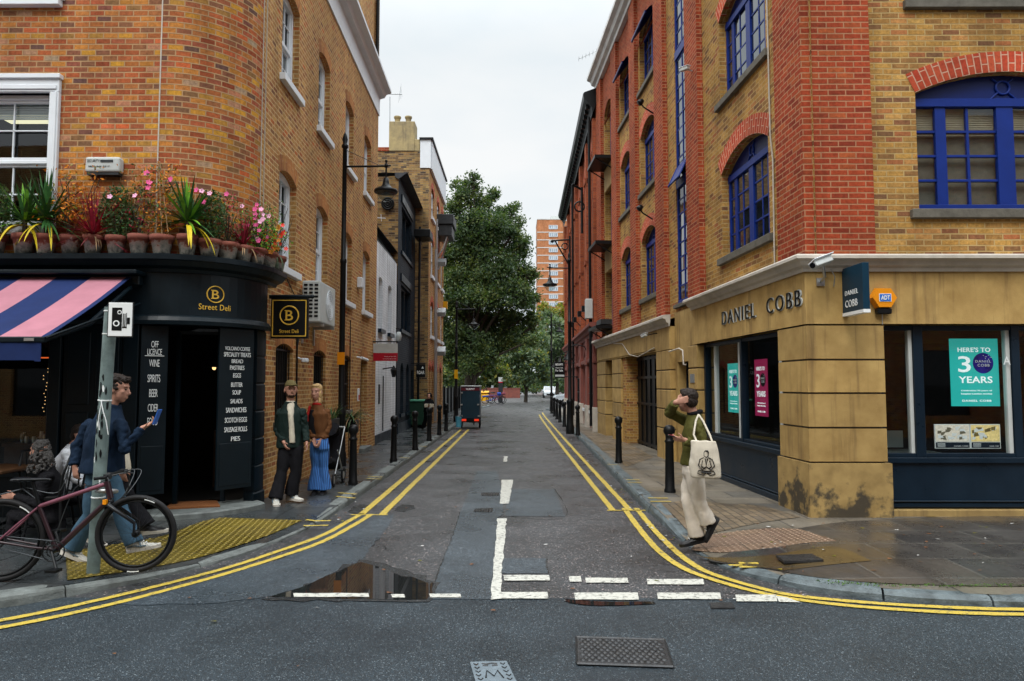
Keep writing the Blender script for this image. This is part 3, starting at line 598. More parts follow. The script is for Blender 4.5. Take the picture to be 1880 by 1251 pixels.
def line(name, groups, w, m, z=.008, H=None, jit=.004):
    mb = MB()
    for i, pts in enumerate(groups): strip(mb, catmull([(*p, 0) for p in pts], 14) if len(pts) > 2 else [Vector((*pts[0], 0)).lerp(Vector((*pts[1], 0)), t/30) for t in range(31)], w, z, 0, H, jit, i)
    return setp(mb.build(name, m), kind='structure')
ext = [(-9, 4.30), (-5.4, 4.52), (-4.5, 4.90)]
line('double_yellow_line', [ext+g(0, (0, 1141), (200, 1099), (350, 1062), (430, 1040), (500, 1017), (590, 985), (640, 958), (665, 944)),
     [(-9, 4.17), (-5.3, 4.39), (-4.4, 4.78)]+g(0, (0, 1154), (200, 1112), (350, 1073), (430, 1050), (500, 1028), (589, 997), (650, 965), (682, 945))], .075, M['line_yellow'])
line('double_yellow_line', [[(-2.06, 9.62), (-2.07, 18), (-2.08, 27.5)], [(-1.78, 9.62), (-1.78, 18), (-1.79, 27.5)]], .095, M['line_yellow'])
line('double_yellow_line', [[(-2.2, 9.6), (-1.70, 9.6)], [(1.28, 9.95), (1.86, 9.95)]], .05, M['line_yellow'], .0085)
line('double_yellow_line', [[(1.36, 9.95), (1.34, 16), (1.33, 24), (1.36, 36), (1.42, 41)], [(1.60, 9.95), (1.59, 16), (1.59, 24), (1.62, 36), (1.7, 44)]], .085, M['line_yellow'])
line('double_yellow_line', [g(0, (1145.6, 934), (1180, 980), (1212, 1015), (1250, 1042), (1295, 1061), (1380, 1086), (1481, 1105), (1650, 1121), (1880, 1130))+[(5.5, 5.5), (12, 5.48)],
     g(0, (1168, 934), (1202, 975), (1237, 1010), (1270, 1036), (1307, 1055), (1390, 1080), (1474, 1097), (1650, 1112), (1880, 1121))+[(5.5, 5.63), (12, 5.60)]], .075, M['line_yellow'], .0085)
mb = MB()
def wq(*p, z=.0095, seed=0):
    pts = jag([onZ(*q, z) for q in p], .008, seed=seed); bm = bmesh.new(); f = bm.faces.new([bm.verts.new((x, y, z)) for x, y in pts]); bmesh.ops.triangulate(bm, faces=[f])
    for fc in bm.faces: mb.face([v.co[:] for v in fc.verts])
    bm.free()
for i, (a, b, c, d) in enumerate(((912, 1005, 1087, 1099), (1056, 1171, 1088, 1101), (1208, 1322, 1088, 1100), (1352, 1425, 1092, 1104), (540, 676, 1089, 1096), (720, 742, 1091, 1097), (790, 845, 1090, 1097))):
    wq((a-2, c), (b, c), (b+2, d), (a, d), seed=i)
for i, (a, b, c, d) in enumerate(((926, 1008, 1056, 1066), (1046, 1066, 1058, 1068), (1076, 1152, 1061, 1070), (1189, 1291, 1063, 1073))): wq((a-2, c), (b, c), (b+2, d), (a, d), seed=i+20)
wq((913, 952), (930, 952), (926, 1000), (921, 1055), (920, 1099), (901, 1101), (905, 1045), (910, 1000), seed=40, z=.0105)
wq((921, 881), (942, 881), (938, 905), (934, 925), (918, 925), seed=41); wq((925, 838), (932, 838), (931, 848), (924, 848), seed=42)
wq((1425, 1094), (1445, 1097), (1470, 1106), (1430, 1105), seed=43, z=.0102)
setp(mb.build('give_way_marking', M['line_white']), kind='structure')
# yellow loading ticks on the kerbs, scraped paint, moss
for P, K in ((PLv, [((562, 949), (607, 951)), ((558, 957), (603, 959)), ((621, 906), (655, 908)), ((617, 912), (652, 915)), ((675, 876), (702, 877)), ((673, 880), (700, 881)), ((735, 841), (752, 842)), ((770, 820), (783, 821))]),
             (PRv, [((1190, 918), (1226, 918)), ((1194, 924), (1232, 924)), ((1150, 884), (1174, 884)), ((1152, 889), (1178, 889)), ((1115, 856), (1133, 856))])):
    mb = MB()
    for k, (a, b) in enumerate(K):
        a, b = onZ(*a, .1), onZ(*b, .1); strip(mb, [Vector((*a, 0)).lerp(Vector((*b, 0)), t/8) for t in range(9)], .05, .009, 0, P.H, .006, k)
    setp(mb.build('kerb_tick_marks', M['line_yellow']), kind='structure')
mb = MB(); r = random.Random(5)
for (u, v, w, h) in ((1350, 1037, 16, 3), (1372, 1042, 22, 4), (1385, 1036, 14, 3), (1362, 1034, 10, 2)):
    c = onZ(u, v-4, .08); n = 12
    mb.face([(c[0]+math.cos(2*PI*i/n)*.05*w/10*r.uniform(.5, 1.1), c[1]+math.sin(2*PI*i/n)*.04*r.uniform(.4, 1.1), PRv.H(*c)+.012) for i in range(n)])
setp(mb.build('spilt_yellow_paint', M['line_yellow']), kind='structure')
mb = MB()
for i in range(420):
    u = r.uniform(1500, 1880); c = onZ(u, 1070+8*min(1, (u-1500)/150)+r.uniform(-3, 3)*(.3+abs(math.sin(u*.03))), .08)
    s_ = r.uniform(.006, .018); z = .082; mb.face([(c[0]+r.uniform(-s_, s_), c[1]+r.uniform(-s_, s_)*.7, z+r.uniform(0, .02)) for _ in range(3)])
setp(mb.build('moss', M['moss']), kind='stuff')
# fallen leaves and litter flecks
mb = MB(); cl = [M['leaf_yellow'], mat('dead_leaf', (.16, .07, .03), .8, .3, 30), mat('litter', (.5, .5, .48), .8)]
for i in range(420):
    q = r.random()
    if q < .40: x = r.uniform(-2.40, -2.15)+r.choice((0, 0, .1)); y = r.uniform(9, 34); z = .004
    elif q < .72: x = r.uniform(1.62, 1.80)+.01*0; y = r.uniform(7.6, 26); z = .004
    elif q < .86: x = r.uniform(2.2, 6); y = r.uniform(6.2, 8.5); z = PRv.H(x, y)
    else: x = r.uniform(-3, 3); y = r.uniform(3.8, 12); z = .002
    a = r.uniform(0, 6.28); s_ = r.uniform(.008, .024); n = 5; 
    mb.face([(x+math.cos(a+2*PI*k/n)*s_*(1 if k else 1.6), y+math.sin(a+2*PI*k/n)*s_*.7, z+.008+r.uniform(0, .008)) for k in range(n)], None, r.choice((0, 1, 1, 2)))
setp(mb.build('fallen_leaves', cl), kind='stuff')
# iron cover in the right pavement
o, q = None, [onZ(*p, .11) for p in [(1425, 1022), (1490, 1019), (1512, 1030), (1440, 1033)]]
mb = MB(); mb.poly_prism(q, .10, .122); o = mb.build('pavement_cover', M['iron']); setp(o, 'rough dark iron access cover sunk in the wet brown paving of the right corner', 'access cover')
mb = MB()
for i in range(10):
    for j in range(4): p = bil(q, (i+.5)/10, (j+.5)/4); mb.obox((p.x, p.y, .123), (.025, .014, .006))
mb.build('studs', M['iron'], o)
# cracks / joints cut in the road
mb = MB()
for k, pts in enumerate(([(1355, 470), (1352, 500), (1362, 545)], [(925, 245), (885, 370), (830, 505), (800, 600)], [(1140, 262), (1445, 268), (1392, 128)], [(600, 100), (760, 110)], [(510, 420), (550, 410), (560, 428)])):
    strip(mb, catmull([(*onZ(*Z4(*p)), 0) for p in pts], 10), .012, .0052, 0, None, .006, k)
setp(mb.build('road_cracks', M['asphalt_dark']), kind='structure')
# ---------------------------------------------------------------- helpers for paths
def path_rows(path, prof, out):
    """offset rows of a profile [(outward, z)] along an XY path; out = +1 left of travel, -1 right"""
    P = [Vector((p[0], p[1])) for p in path]; rows = []
    for k, p in enumerate(P):
        d1 = (P[k]-P[k-1]).normalized() if k else (P[1]-P[0]).normalized(); d2 = (P[k+1]-P[k]).normalized() if k < len(P)-1 else d1
        n1 = Vector((-d1.y, d1.x))*out; n2 = Vector((-d2.y, d2.x))*out; n = (n1+n2).normalized(); n = n/max(.3, n.dot(n1))
        rows.append([(p.x+n.x*o, p.y+n.y*o, z) for o, z in prof])
    return rows
def path_mould(mb, path, prof, out, m=0, ends=True):
    rows = path_rows(path, prof, out); mb.grid(rows, m, False)
    if ends: mb.face(rows[0], None, m); mb.face(list(reversed(rows[-1])), None, m)
CORN = lambda z0, z1, p: [(0, z0), (.02, z0), (.03, z0+(z1-z0)*.25), (p*.45, z0+(z1-z0)*.35), (p*.6, z0+(z1-z0)*.6), (p, z0+(z1-z0)*.72), (p, z1-.02), (p*.9, z1), (-.02, z1+.01)]

# ================================================================= corner office building (right)
RW = Fr((3.67, 8.9), (-.054, 1), (1, 0)); RF = Fr((3.67, 8.9), (1, 0), (0, 1))
rb = thing('corner_office_building', 'yellow brick corner building with red piers, blue arched windows and sandy stone shopfront', 'building', (3.67, 8.9, 0))
rb.location = (0, 0, 0)
BR, BY = M['brick_red'], M['brick_yellow']
LT = 15.72; TOP = 12.25
rows = [(3.95, 5.43), (6.72, 8.2), (9.46, 10.98)]
colsX = [(1.40, 3.40, .28), (7.88, 9.45, .28), (10.62, 12.0, .26)]
holes = [dict(s0=a, s1=b, z0=z0, z1=z1, rise=ri) for a, b, ri in colsX for z0, z1 in rows]
holes += [dict(s0=13.25, s1=14.62, z0=3.62, z1=5.42), dict(s0=13.25, s1=14.62, z0=6.3, z1=8.15), dict(s0=13.25, s1=14.62, z0=9.05, z1=10.8, rise=.28), dict(s0=5.36, s1=6.22, z0=3.45, z1=11.6)]
mb = MB(); wall(mb, RW, 0, LT, 3.2, TOP, holes, .30, .16, 0)
fholes = [dict(s0=1.53, s1=3.97, z0=3.99+k*2.77, z1=5.53+k*2.77, rise=.28) for k in range(3)]+[dict(s0=5.7, s1=8.1, z0=3.99+k*2.77, z1=5.53+k*2.77, rise=.28) for k in range(3)]
wall(mb, RF, .1, 9.8, 3.2, TOP, fholes, .2, .1, 0)
mb.face([(13.45, 9.0, 0), (13.45, 20, 0), (13.45, 20, TOP), (13.45, 9.0, TOP)]); mb.face([RW(LT, .16, 0), RW(LT, 9, 0), RW(LT, 9, TOP), RW(LT, .16, TOP)]); mb.face([RW(LT, 9, 0), (13.45, 20, 0), (13.45, 20, TOP), RW(LT, 9, TOP)])
mb.build('brick_wall', BY, rb)
mb = MB(); mb.face([RW(0, .2, TOP-.05), RW(LT, .2, TOP-.05), RW(LT, 9, TOP-.05), (13.45, 20, TOP-.05), (13.45, 9.1, TOP-.05)]); mb.build('roof', M['slate'], rb)
for a, b in ((4.33, 5.12), (6.82, 7.6), (9.62, 10.3), (12.15, 12.95), (14.78, 15.70)):
    mb = MB(); mb.box(a, b, .05, .19, 3.28, TOP-.01, RW); mb.build('brick_pier', BR, rb)
mb = MB()   # corner pier
c0 = RW(0, .05, 0); pts = [(3.70, 8.95), RF(.93, .05, 0)[:2], RF(.93, .4, 0)[:2], RW(.9, .4, 0)[:2], RW(.9, .05, 0)[:2]]
mb.poly_prism(pts, 3.28, TOP-.01); mb.build('brick_pier', BR, rb)
# red spandrels over the top row, between the piers
for s0, s1, hh in ((7.6, 9.62, [holes[5]]), (10.3, 12.15, [holes[8]]), (12.95, 14.78, [holes[11]])):
    mb = MB(); wall(mb, RW, s0, s1, hh[0]['z1']-.25, TOP-.02, [dict(hh[0], z0=hh[0]['z1']-.25)], .05, .15, 0); mb.build('red_brick_panel', BR, rb)
for h in holes[:9]:
    if h['z0'] < 9 or h['s0'] < 5:
        mb = MB(); arch_ring(mb, RW, h, .30, .154); mb.build('brick_arch', M['brick_arch'], rb)
for h in fholes[:2]+fholes[3:5]:
    mb = MB(); arch_ring(mb, RF, h, .27, .094, n=24); mb.build('brick_arch', M['brick_arch'], rb)
# cornice on top
mb = MB(); path_mould(mb, [RW(LT+.05, .05, 0), (3.70, 8.95), (13.6, 8.95)], [(-.2, TOP-.05)]+CORN(TOP-.05, TOP+.42, .3), -1); mb.build('roof_cornice', M['offwhite'], rb)

def blue_window(fr, h, o, parent, npos='dbl', rows_=4, clear=False, tilt=False, sill=.12, panel=True):
    s0, s1, z0, zs, ri = h['s0'], h['s1'], h['z0'], h['z1'], h.get('rise', 0); w = s1-s0; mb = MB(); T = .07
    zt = zs-.1 if panel else zs   # top of the glazing
    k = w/2.44
    mb.box(s0, s0+.05, o, o+T, z0, zs, fr); mb.box(s1-.05, s1, o, o+T, z0, zs, fr); mb.box(s0, s1, o-.01, o+T, z0, z0+.09, fr); mb.box(s0, s1, o-.015, o+T+.01, zt-.05, zt+.06, fr)
    if npos == 'dbl': vb = [(.31*k, .45*k, .008), (.72*k, .755*k, .018), (w/2-.11*k, w/2+.11*k, .0), (w-.755*k, w-.72*k, .018), (w-.45*k, w-.31*k, .008)]
    elif npos == 'four': vb = [(w*.25-.014, w*.25+.014, .016), (w/2-.045, w/2+.045, .006), (w*.75-.014, w*.75+.014, .016)]
    elif npos == 'strip': vb = [(w*.5-.02, w*.5+.02, .016)]
    else: vb = [(w/2-.05, w/2+.05, 0)]
    for a, b, oo in vb: mb.box(s0+a, s0+b, o+oo, o+T-.005, z0+.08, zt-.04, fr)
    hh = (zt-.05-z0-.09)/rows_
    for j in range(1, rows_): mb.box(s0+.04, s1-.04, o+.019, o+T-.007, z0+.09+j*hh-.017, z0+.09+j*hh+.017, fr)
    W_ = mb.build('window_frame', M['blue'], parent, .004)
    if ri > 0 and panel:
        mb = MB(); ap = arch_pts(dict(s0=s0, s1=s1, z1=zs, rise=ri)); base = [(x, zt+.05) for x, z in ap]
        if tilt:
            for (a, za), (b, zb), (c, zc) in zip(ap[:-1], ap[1:], base[:-1]): mb.face([fr(a, o-.32*(1-(za-zt)/(ri+.1)), zt+.0+(za-zt)*.85), fr(b, o-.32*(1-(zb-zt)/(ri+.1)), zt+(zb-zt)*.85), fr(b, o-.34, zt-.02), fr(a, o-.34, zt-.02)])
            mb.box(s0+.02, s1-.02, o-.36, o-.32, zt-.06, zt, fr)
        for (a, za), (b, zb), (c, zc), (d, zd) in zip(ap[:-1], ap[1:], base[:-1], base[1:]):
            mb.face([fr(a, o+.03, zc), fr(b, o+.03, zd), fr(b, o+.03, zb), fr(a, o+.03, za)])
        mb.build('arched_head_panel', M['blue_panel'], W_)
        mb = MB(); cx = (s0+s1)/2; cz = zt+.09+ri*.45; r_ = .09*k**.5
        mb.torus(fr(cx, o+.02, cz), r_, .016, fr.n, 20, 6); 
        for sg in (-1, 1):
            mb.tube([fr(cx+sg*r_*.7, o+.02, cz-r_*.7), fr(cx+sg*r_*2, o+.02, zt+.05)], .013, 6); mb.tube([fr(cx+sg*r_*.7, o+.02, cz+r_*.7), fr(cx+sg*r_*1.5, o+.02, cz+r_*1.3)], .013, 6)
        mb.build('ring_ornament', M['blue'], W_)
    # each pane tilts a touch so that reflections break up like real glazing
    mb = MB(); rr = random.Random(int(s0*91+z0*37)); edges = [0.04]+[x for a, b, _ in vb for x in (a, b)]+[w-.04]
    for a, b in zip(edges[::2], edges[1::2]):
        for j in range(rows_):
            za, zb = z0+.09+j*hh, z0+.09+(j+1)*hh; t = [rr.uniform(-.003, .003) for _ in range(4)]
            mb.face([fr(s0+a, o+.030+t[0], za), fr(s0+b, o+.030+t[1], za), fr(s0+b, o+.030+t[1]+t[3]-t[2], zb), fr(s0+a, o+.030+t[0]+t[3]-t[2], zb)])
    mb.build('pane', M['clear'] if clear else M['glass'], W_)
    if sill:
        mb = MB(); mb.box(s0-.12, s1+.12, (h.get('so', .16))-.07, o+.02, z0-sill, z0+.0, fr); mb.build('window_sill', M['sillstone'], W_, .008)
    return W_
for h in holes[:9]:
    blue_window(RW, h, .29, rb, 'dbl' if h['s1']-h['s0'] > 1.7 else 'four', 4, tilt=(h['z0'] > 9 and h['s0'] > 5))
for h in fholes: h['so'] = .1; blue_window(RF, h, .20, rb, 'dbl', 4, clear=True)
for h in fholes:      # dark room and roller blinds behind the front windows
    mb = MB(); mb.box(h['s0']-.3, h['s1']+.3, .34, 3.5, h['z0']-.3, h['z1']+.5, RF); 
    mb.f = mb.f[1:]; mb.uv = mb.uv[1:]; mb.m = mb.m[1:]; mb.sm = mb.sm[1:]
    mb2 = MB()
    for q in ((h['s0']-.3, h['s1']+.3),):
        z0, z1 = h['z0']-.3, h['z1']+.5; a, b = q
        mb2.face([RF(a, 3.5, z0), RF(b, 3.5, z0), RF(b, 3.5, z1), RF(a, 3.5, z1)]); mb2.face([RF(a, .34, z0), RF(a, 3.5, z0), RF(a, 3.5, z1), RF(a, .34, z1)]); mb2.face([RF(b, .34, z0), RF(b, 3.5, z0), RF(b, 3.5, z1), RF(b, .34, z1)])
        mb2.face([RF(a, .34, z0), RF(b, .34, z0), RF(b, 3.5, z0), RF(a, 3.5, z0)]); mb2.face([RF(a, .34, z1), RF(b, .34, z1), RF(b, 3.5, z1), RF(a, 3.5, z1)])
    mb2.build('room', M['interior_warm'], rb)
M['blind'] = mat('cream_roller_blind', (.42, .36, .26), .8, .12, 9); M['haze_glass'] = mat('net_curtain', (.16, .14, .11), .9, .25, 5)
for h in fholes:
    mb = MB(); mb.box(h['s0']+.03, h['s1']-.03, .30, .31, h['z0']+1.02, h['z1']-.1, RF)
    for k in range(12): mb.box(h['s0']+.03, h['s1']-.03, .292, .30, h['z0']+1.03+k*.03, h['z0']+1.045+k*.03, RF)
    mb.build('roller_blind', M['blind'], rb)
    mb = MB(); mb.box(h['s0']+.03, h['s1']-.03, .315, .32, h['z0'], h['z0']+1.03, RF); mb.build('net_curtain', M['haze_glass'], rb)
# loading bay doors (blue) with projecting black platforms, tall stair window
for k, h in enumerate(holes[9:12]):
    blue_window(RW, h, .36, rb, 'mid', 3, sill=0, panel=k == 2)
    mb = MB(); z = h['z0']; mb.box(13.2, 14.72, -.42, .3, z-.12, z-.02, RW)
    for s_ in (13.3, 14.6): mb.tube([RW(s_, -.38, z-.1), RW(s_, .15, z-.42)], .02, 6)
    mb.build('loading_platform', M['black'], rb)
mb = MB(); mb.box(13.3, 14.1, -.25, .1, 3.64, 3.8, RW); mb.build('condenser_tray', M['darkmetal'], rb)
for z in (5.45, 8.17):
    mb = MB(); mb.box(13.22, 14.65, .14, .2, z, z+.85, RW); mb.build('rendered_panel', M['stone'], rb)
h = holes[12]; sw = blue_window(RW, dict(s0=5.36, s1=6.22, z0=3.45, z1=11.6), .18, rb, 'strip', 26, sill=.08, panel=False)
mb = MB()
for z in (6.05, 8.9): mb.box(5.36, 6.22, .165, .30, z-.09, z+.09, RW)
mb.build('transom', M['blue'], sw)
mb = MB(); a = .06
mb.face([RW(5.40, -.02, 6.0), RW(6.18, -.02, 6.0), RW(6.18, .22, 6.5), RW(5.40, .22, 6.5)])
mb.tube([RW(5.40, -.02, 6.0), RW(6.18, -.02, 6.0), RW(6.18, .22, 6.5), RW(5.40, .22, 6.5), RW(5.40, -.02, 6.0)], .02, 4); mb.build('open_vent', M['blue'], sw)
# ---- ground floor stone
ST = M['stone']
mb = MB(); mb.face([RW(0, .3, 0), RW(4.4, .3, 0), RW(4.4, 3.5, 0), RW(0, 3.5, 0)])
mb = MB()
def prism(pts, z0, z1): mb.poly_prism(pts, z0, z1)
c = Vector((3.67, 8.9)); dS = Vector((-.0539, .9985)); nS = Vector((.9985, .0539))
def pill(s1, x1, g, z0, z1):      # corner pillar outline shrunk by g
    p = c+dS*(-0)+nS*0
    return [(p.x+g, p.y+g), (p.x+x1-g, p.y+g), (p.x+x1-g, p.y+.45), (p+dS*s1+nS*.45)[:], (p+dS*(s1-g)+nS*g)[:]]
for k, (z0, z1) in enumerate(((.78, 1.21), (1.21, 1.64), (1.64, 2.06), (2.06, 2.50))):
    mb = MB(); mb.poly_prism(pill(.85, .97, 0, 0, 0), z0+.012, z1-.012); mb.build('pillar_block', ST, rb, .014, seg=2)
mb = MB(); mb.poly_prism(pill(.85, .97, .035, 0, 0), .1, 2.5); mb.build('pillar_core', M['sillstone'], rb)
mb = MB(); p0 = c+dS*0-nS*.02
mb.poly_prism([(3.65, 8.87), (4.68, 8.87), (4.68, 9.3), (c+dS*.9+nS*.4)[:], (c+dS*.9-nS*.02)[:]], .06, .77); o = mb.build('pillar_base', M['stone_stained'], rb, .014, seg=2)
# dark street dirt on the pillar base: a stain of its own shape
m_, t_, b_ = newmat('stained_pillar_base'); Lk = t_.links.new; tcn = N(t_, 'ShaderNodeTexCoord'); sp = N(t_, 'ShaderNodeSeparateXYZ'); Lk(tcn.outputs['Object'], sp.inputs[0])
n_ = N(t_, 'ShaderNodeTexNoise', Scale=3.4, Detail=8.0, Roughness=.6); Lk(tcn.outputs['Object'], n_.inputs['Vector'])
ma = N(t_, 'ShaderNodeMath', operation='MULTIPLY_ADD'); Lk(sp.outputs['Z'], ma.inputs[0]); ma.inputs[1].default_value = -.42; Lk(n_.outputs['Fac'], ma.inputs[2])
rm = N(t_, 'ShaderNodeMapRange'); rm.inputs[1].default_value = .34; rm.inputs[2].default_value = .44; rm.inputs[4].default_value = .9; Lk(ma.outputs[0], rm.inputs[0])
n2 = N(t_, 'ShaderNodeTexNoise', Scale=5.0, Detail=8.0); Lk(tcn.outputs['Object'], n2.inputs['Vector']); r2 = N(t_, 'ShaderNodeValToRGB'); r2.color_ramp.elements[0].position = .3; r2.color_ramp.elements[0].color = (.24, .155, .05, 1); r2.color_ramp.elements[1].position = .7; r2.color_ramp.elements[1].color = (.40, .27, .095, 1); Lk(n2.outputs['Fac'], r2.inputs[0])
mm = N(t_, 'ShaderNodeMixRGB'); mm.inputs[2].default_value = (.022, .02, .016, 1); Lk(rm.outputs[0], mm.inputs[0]); Lk(r2.outputs[0], mm.inputs[1]); Lk(mm.outputs[0], b_.inputs['Base Color']); b_.inputs['Roughness'].default_value = .75
o.data.materials[0] = m_
# fascia slabs
def slabpath(path, z0, z1, t, name, m, bev=.01):
    mb = MB(); path_mould(mb, path, [(0, z0), (0, z1), (-t, z1), (-t, z0)], -1); mb.face; return mb.build(name, m, rb, bev)
slabpath([RW(4.68, -.0, 0), (3.67, 8.9, 0), (13.4, 8.9, 0)], 2.51, 3.19, .3, 'stone_fascia', ST)
mb = MB(); path_mould(mb, [RW(4.72, -.01, 0), (3.66, 8.89, 0), (13.5, 8.89, 0)], CORN(3.17, 3.37, .17), -1); mb.build('shop_cornice', M['stone_trim'], rb)
# pilaster between the side shop window and the door, set back wall round the door
for k, (z0, z1) in enumerate(((.1, .78), (.78, 1.21), (1.21, 1.64), (1.64, 2.06), (2.06, 2.50))):
    mb = MB(); mb.box(4.45, 5.0, .0, .4, z0+.012, z1-.012, RW); mb.build('pillar_block', ST, rb, .012, seg=2)
mb = MB(); mb.box(4.48, 4.97, .03, .4, .1, 2.5, RW); mb.build('pillar_core', M['sillstone'], rb)
mb = MB(); wall(mb, RW, 4.69, 6.32, .05, 3.28, [dict(s0=5.2, s1=6.15, z0=.05, z1=2.22)], .3, .12); mb.build('stone_wall', ST, rb)
mb = MB(); mb.box(5.2, 6.15, .34, .40, .1, 2.22, RW, 0); 
for s_ in (5.2, 5.5, 6.09): mb.box(s_, s_+.06, .30, .36, .1, 2.22, RW)
mb.box(5.2, 6.15, .30, .36, 1.98, 2.05, RW); mb.box(5.2, 6.15, .295, .36, .1, .35, RW); d_ = mb.build('door', M['navy'], rb, .004)
mb = MB(); mb.box(5.56, 6.08, .335, .338, .4, 1.96, RW); mb.build('door_glass', M['glass'], d_)
# garage bay
for (a, b) in ((6.33, 7.48), (11.5, 12.82), (13.98, 15.5)):
    zs_ = [.06, .78, 1.21, 1.64, 2.06, 2.50]
    for z0, z1 in zip(zs_[:-1], zs_[1:]):
        mb = MB(); mb.box(a, b, 0, .45, z0+.012, z1-.012, RW); mb.build('pillar_block', ST, rb, .012, seg=2)
    mb = MB(); mb.box(a+.03, b-.03, .03, .45, .06, 2.5, RW); mb.build('pillar_core', M['sillstone'], rb)
mb = MB(); mb.box(6.33, 15.6, 0, .5, 2.512, 2.53, RW); mb.box(6.33, 7.48, 0, .5, 2.5, 3.0, RW); mb.box(7.5, 15.6, .01, .5, 2.55, 3.0, RW); mb.build('stone_lintel', ST, rb, .008)
mb = MB(); path_mould(mb, [RW(15.72, .0, 0), RW(6.28, .0, 0)], CORN(3.0, 3.24, .16), -1); mb.build('shop_cornice', M['stone_trim'], rb)
mb = MB(); mb.box(11.0, 11.49, .06, 1.4, .06, 2.55, RW); mb.build('brick_jamb', M['brick_yellow'], rb)
mb = MB(); mb.box(7.49, 11.0, .38, .46, .1, 2.54, RW)
for k in range(7): mb.box(7.5+k*.5, 7.53+k*.5, .35, .38, .1, 2.5, RW)
for z in (.15, 1.2, 1.9, 2.4): mb.box(7.5, 11.0, .345, .38, z, z+.07, RW)
gt = mb.build('garage_gate', M['black'], rb)
mb = MB(); mb.box(8.05, 8.2, .335, .345, 1.55, 1.78, RW); mb.build('warning_notice', M['yellow_plastic'], gt)
mb = MB(); mb.box(12.83, 13.97, .3, .36, .1, 2.5, RW)
for k in range(30): mb.box(13.2, 13.9, .27, .30, .15+k*.077, .19+k*.077, RW)
mb.box(12.83, 13.2, .1, .3, .06, 2.5, RW, 1); mb.build('louvred_door', [M['navy'], M['brick_yellow']], rb)
# pavement threshold + stall risers
mb = MB(); mb.box(.86, 4.44, .12, .3, .10, .80, RW); mb.box(.86, 4.44, .09, .3, .76, .83, RW); mb.box(.86, 4.44, .085, .3, .10, .19, RW); mb.box(.86, 4.44, .10, .3, .205, .225, RW)
mb.box(.98, 9.7, .14, .3, .19, .80, RF); mb.box(.98, 9.7, .10, .3, .76, .83, RF); mb.box(.98, 9.7, .105, .3, .21, .26, RF); mb.box(.98, 9.7, .09, .3, .28, .295, RF); mb.build('stall_riser', M['navy'], rb, .006)
mb = MB(); mb.box(.98, 9.7, .05, .3, .05, .19, RF); mb.build('stone_plinth', M['stone_stained'], rb, .008)
# shop windows
def shop_window(fr, s0, s1, z0, z1, o, posts, light=()):
    mb = MB(); mb.box(s0, s1, o, o+.08, z0, z0+.05, fr); mb.box(s0, s1, o, o+.08, z1-.06, z1, fr)
    for a, b in posts: mb.box(a, b, o-.01, o+.1, z0, z1, fr)
    W_ = mb.build('shop_window_frame', M['navy'], rb, .004)
    if light:
        mb = MB()
        for a, b in light: mb.box(a, b, o+.02, o+.09, z0+.04, z1-.05, fr)
        mb.build('inner_frame', M['grey_box'], W_)
    mb = MB(); mb.face([fr(s0, o+.05, z0), fr(s1, o+.05, z0), fr(s1, o+.05, z1), fr(s0, o+.05, z1)]); mb.build('pane', M['clear'], W_)
shop_window(RW, .86, 4.44, .83, 2.5, .14, [(.86, 1.02), (2.55, 2.63), (4.36, 4.44)], [(1.03, 1.2), (2.64, 2.78), (3.9, 3.96)])
shop_window(RF, .98, 9.7, .83, 2.5, .14, [(.98, 1.02), (1.41, 1.53), (2.66, 2.76), (4.0, 4.12), (5.3, 5.42), (6.6, 6.72), (8.0, 8.12), (9.6, 9.7)], [(1.36, 1.405), (2.6, 2.65)])
# interior: floor, back walls, desks, hanging lamps
mb = MB()
F_ = lambda s_, o_, z_: RF(s_, o_, z_)
for q in ([(0.3, .3, .4), (9.7, .3, .4), (9.7, 5, .4), (0.3, 5, .4)], [(.1, .3, 2.55), (9.7, .3, 2.55), (9.7, 5.5, 2.55), (.1, 5.5, 2.55)], [(.1, 5, .4), (9.7, 5, .4), (9.7, 5, 2.55), (.1, 5, 2.55)], [(9.7, .3, .4), (9.7, 5, .4), (9.7, 5, 2.55), (9.7, .3, 2.55)], [(.1, 4.6, .4), (3, 4.6, .4), (3, 4.6, 2.55), (.1, 4.6, 2.55)]):
    mb.face([F_(*p) for p in q])
mb.build('shop_interior', M['interior_warm'], rb)
mb = MB(); mb.box(1.2, 2.6, 1.6, 2.2, .72, .75, RF); 
for a in (1.22, 2.54): mb.box(a, a+.05, 1.62, 1.68, .4, .72, RF)
for a in (1.2, 1.9): mb.box(a, a+.3, 1.9, 1.95, .8, 1.05, RF)
mb.build('desk', M['grey_box'], rb)
# DANIEL COBB lettering on the fascia
def fit_text(body, x0, x1, h, origin_at, xd, mat_, parent, name, ext=.003, mb=None, m=0, thick=0, space=1.05, back=0, line_off=0):
    tmp = MB(); text(body, 1.0, (0, 0, 0), (1, 0, 0), (0, 0, 1), None, mb=tmp, ext=0, align='LEFT', space=space, thick=thick)
    xs = [v[0] for v in tmp.v]; zs = [v[2] for v in tmp.v]; sx = (x1-x0)/(max(xs)-min(xs)); sz = h/(max(zs)-min(zs))
    own = mb is None; mb = mb or MB(); t = MB(); text(body, 1.0, (0, 0, 0), (1, 0, 0), (0, 0, 1), None, mb=t, ext=1.0 if ext else 0, align='LEFT', space=space, thick=thick)
    og = Vector(origin_at); xd = Vector(xd).normalized(); zd = Vector((0, 0, 1)); nd = xd.cross(zd); i = len(mb.v)
    for v in t.v: mb.v.append(tuple(og+xd*(x0+(v[0]-min(xs))*sx)+zd*((v[2]-min(zs))*sz)+nd*(-v[1]*ext+back)))
    for f in t.f: mb.f.append(tuple(i+k for k in f)); mb.uv.append(None); mb.m.append(m); mb.sm.append(False)
    if own: return mb.build(name, mat_, parent)
dneg = -RW.d
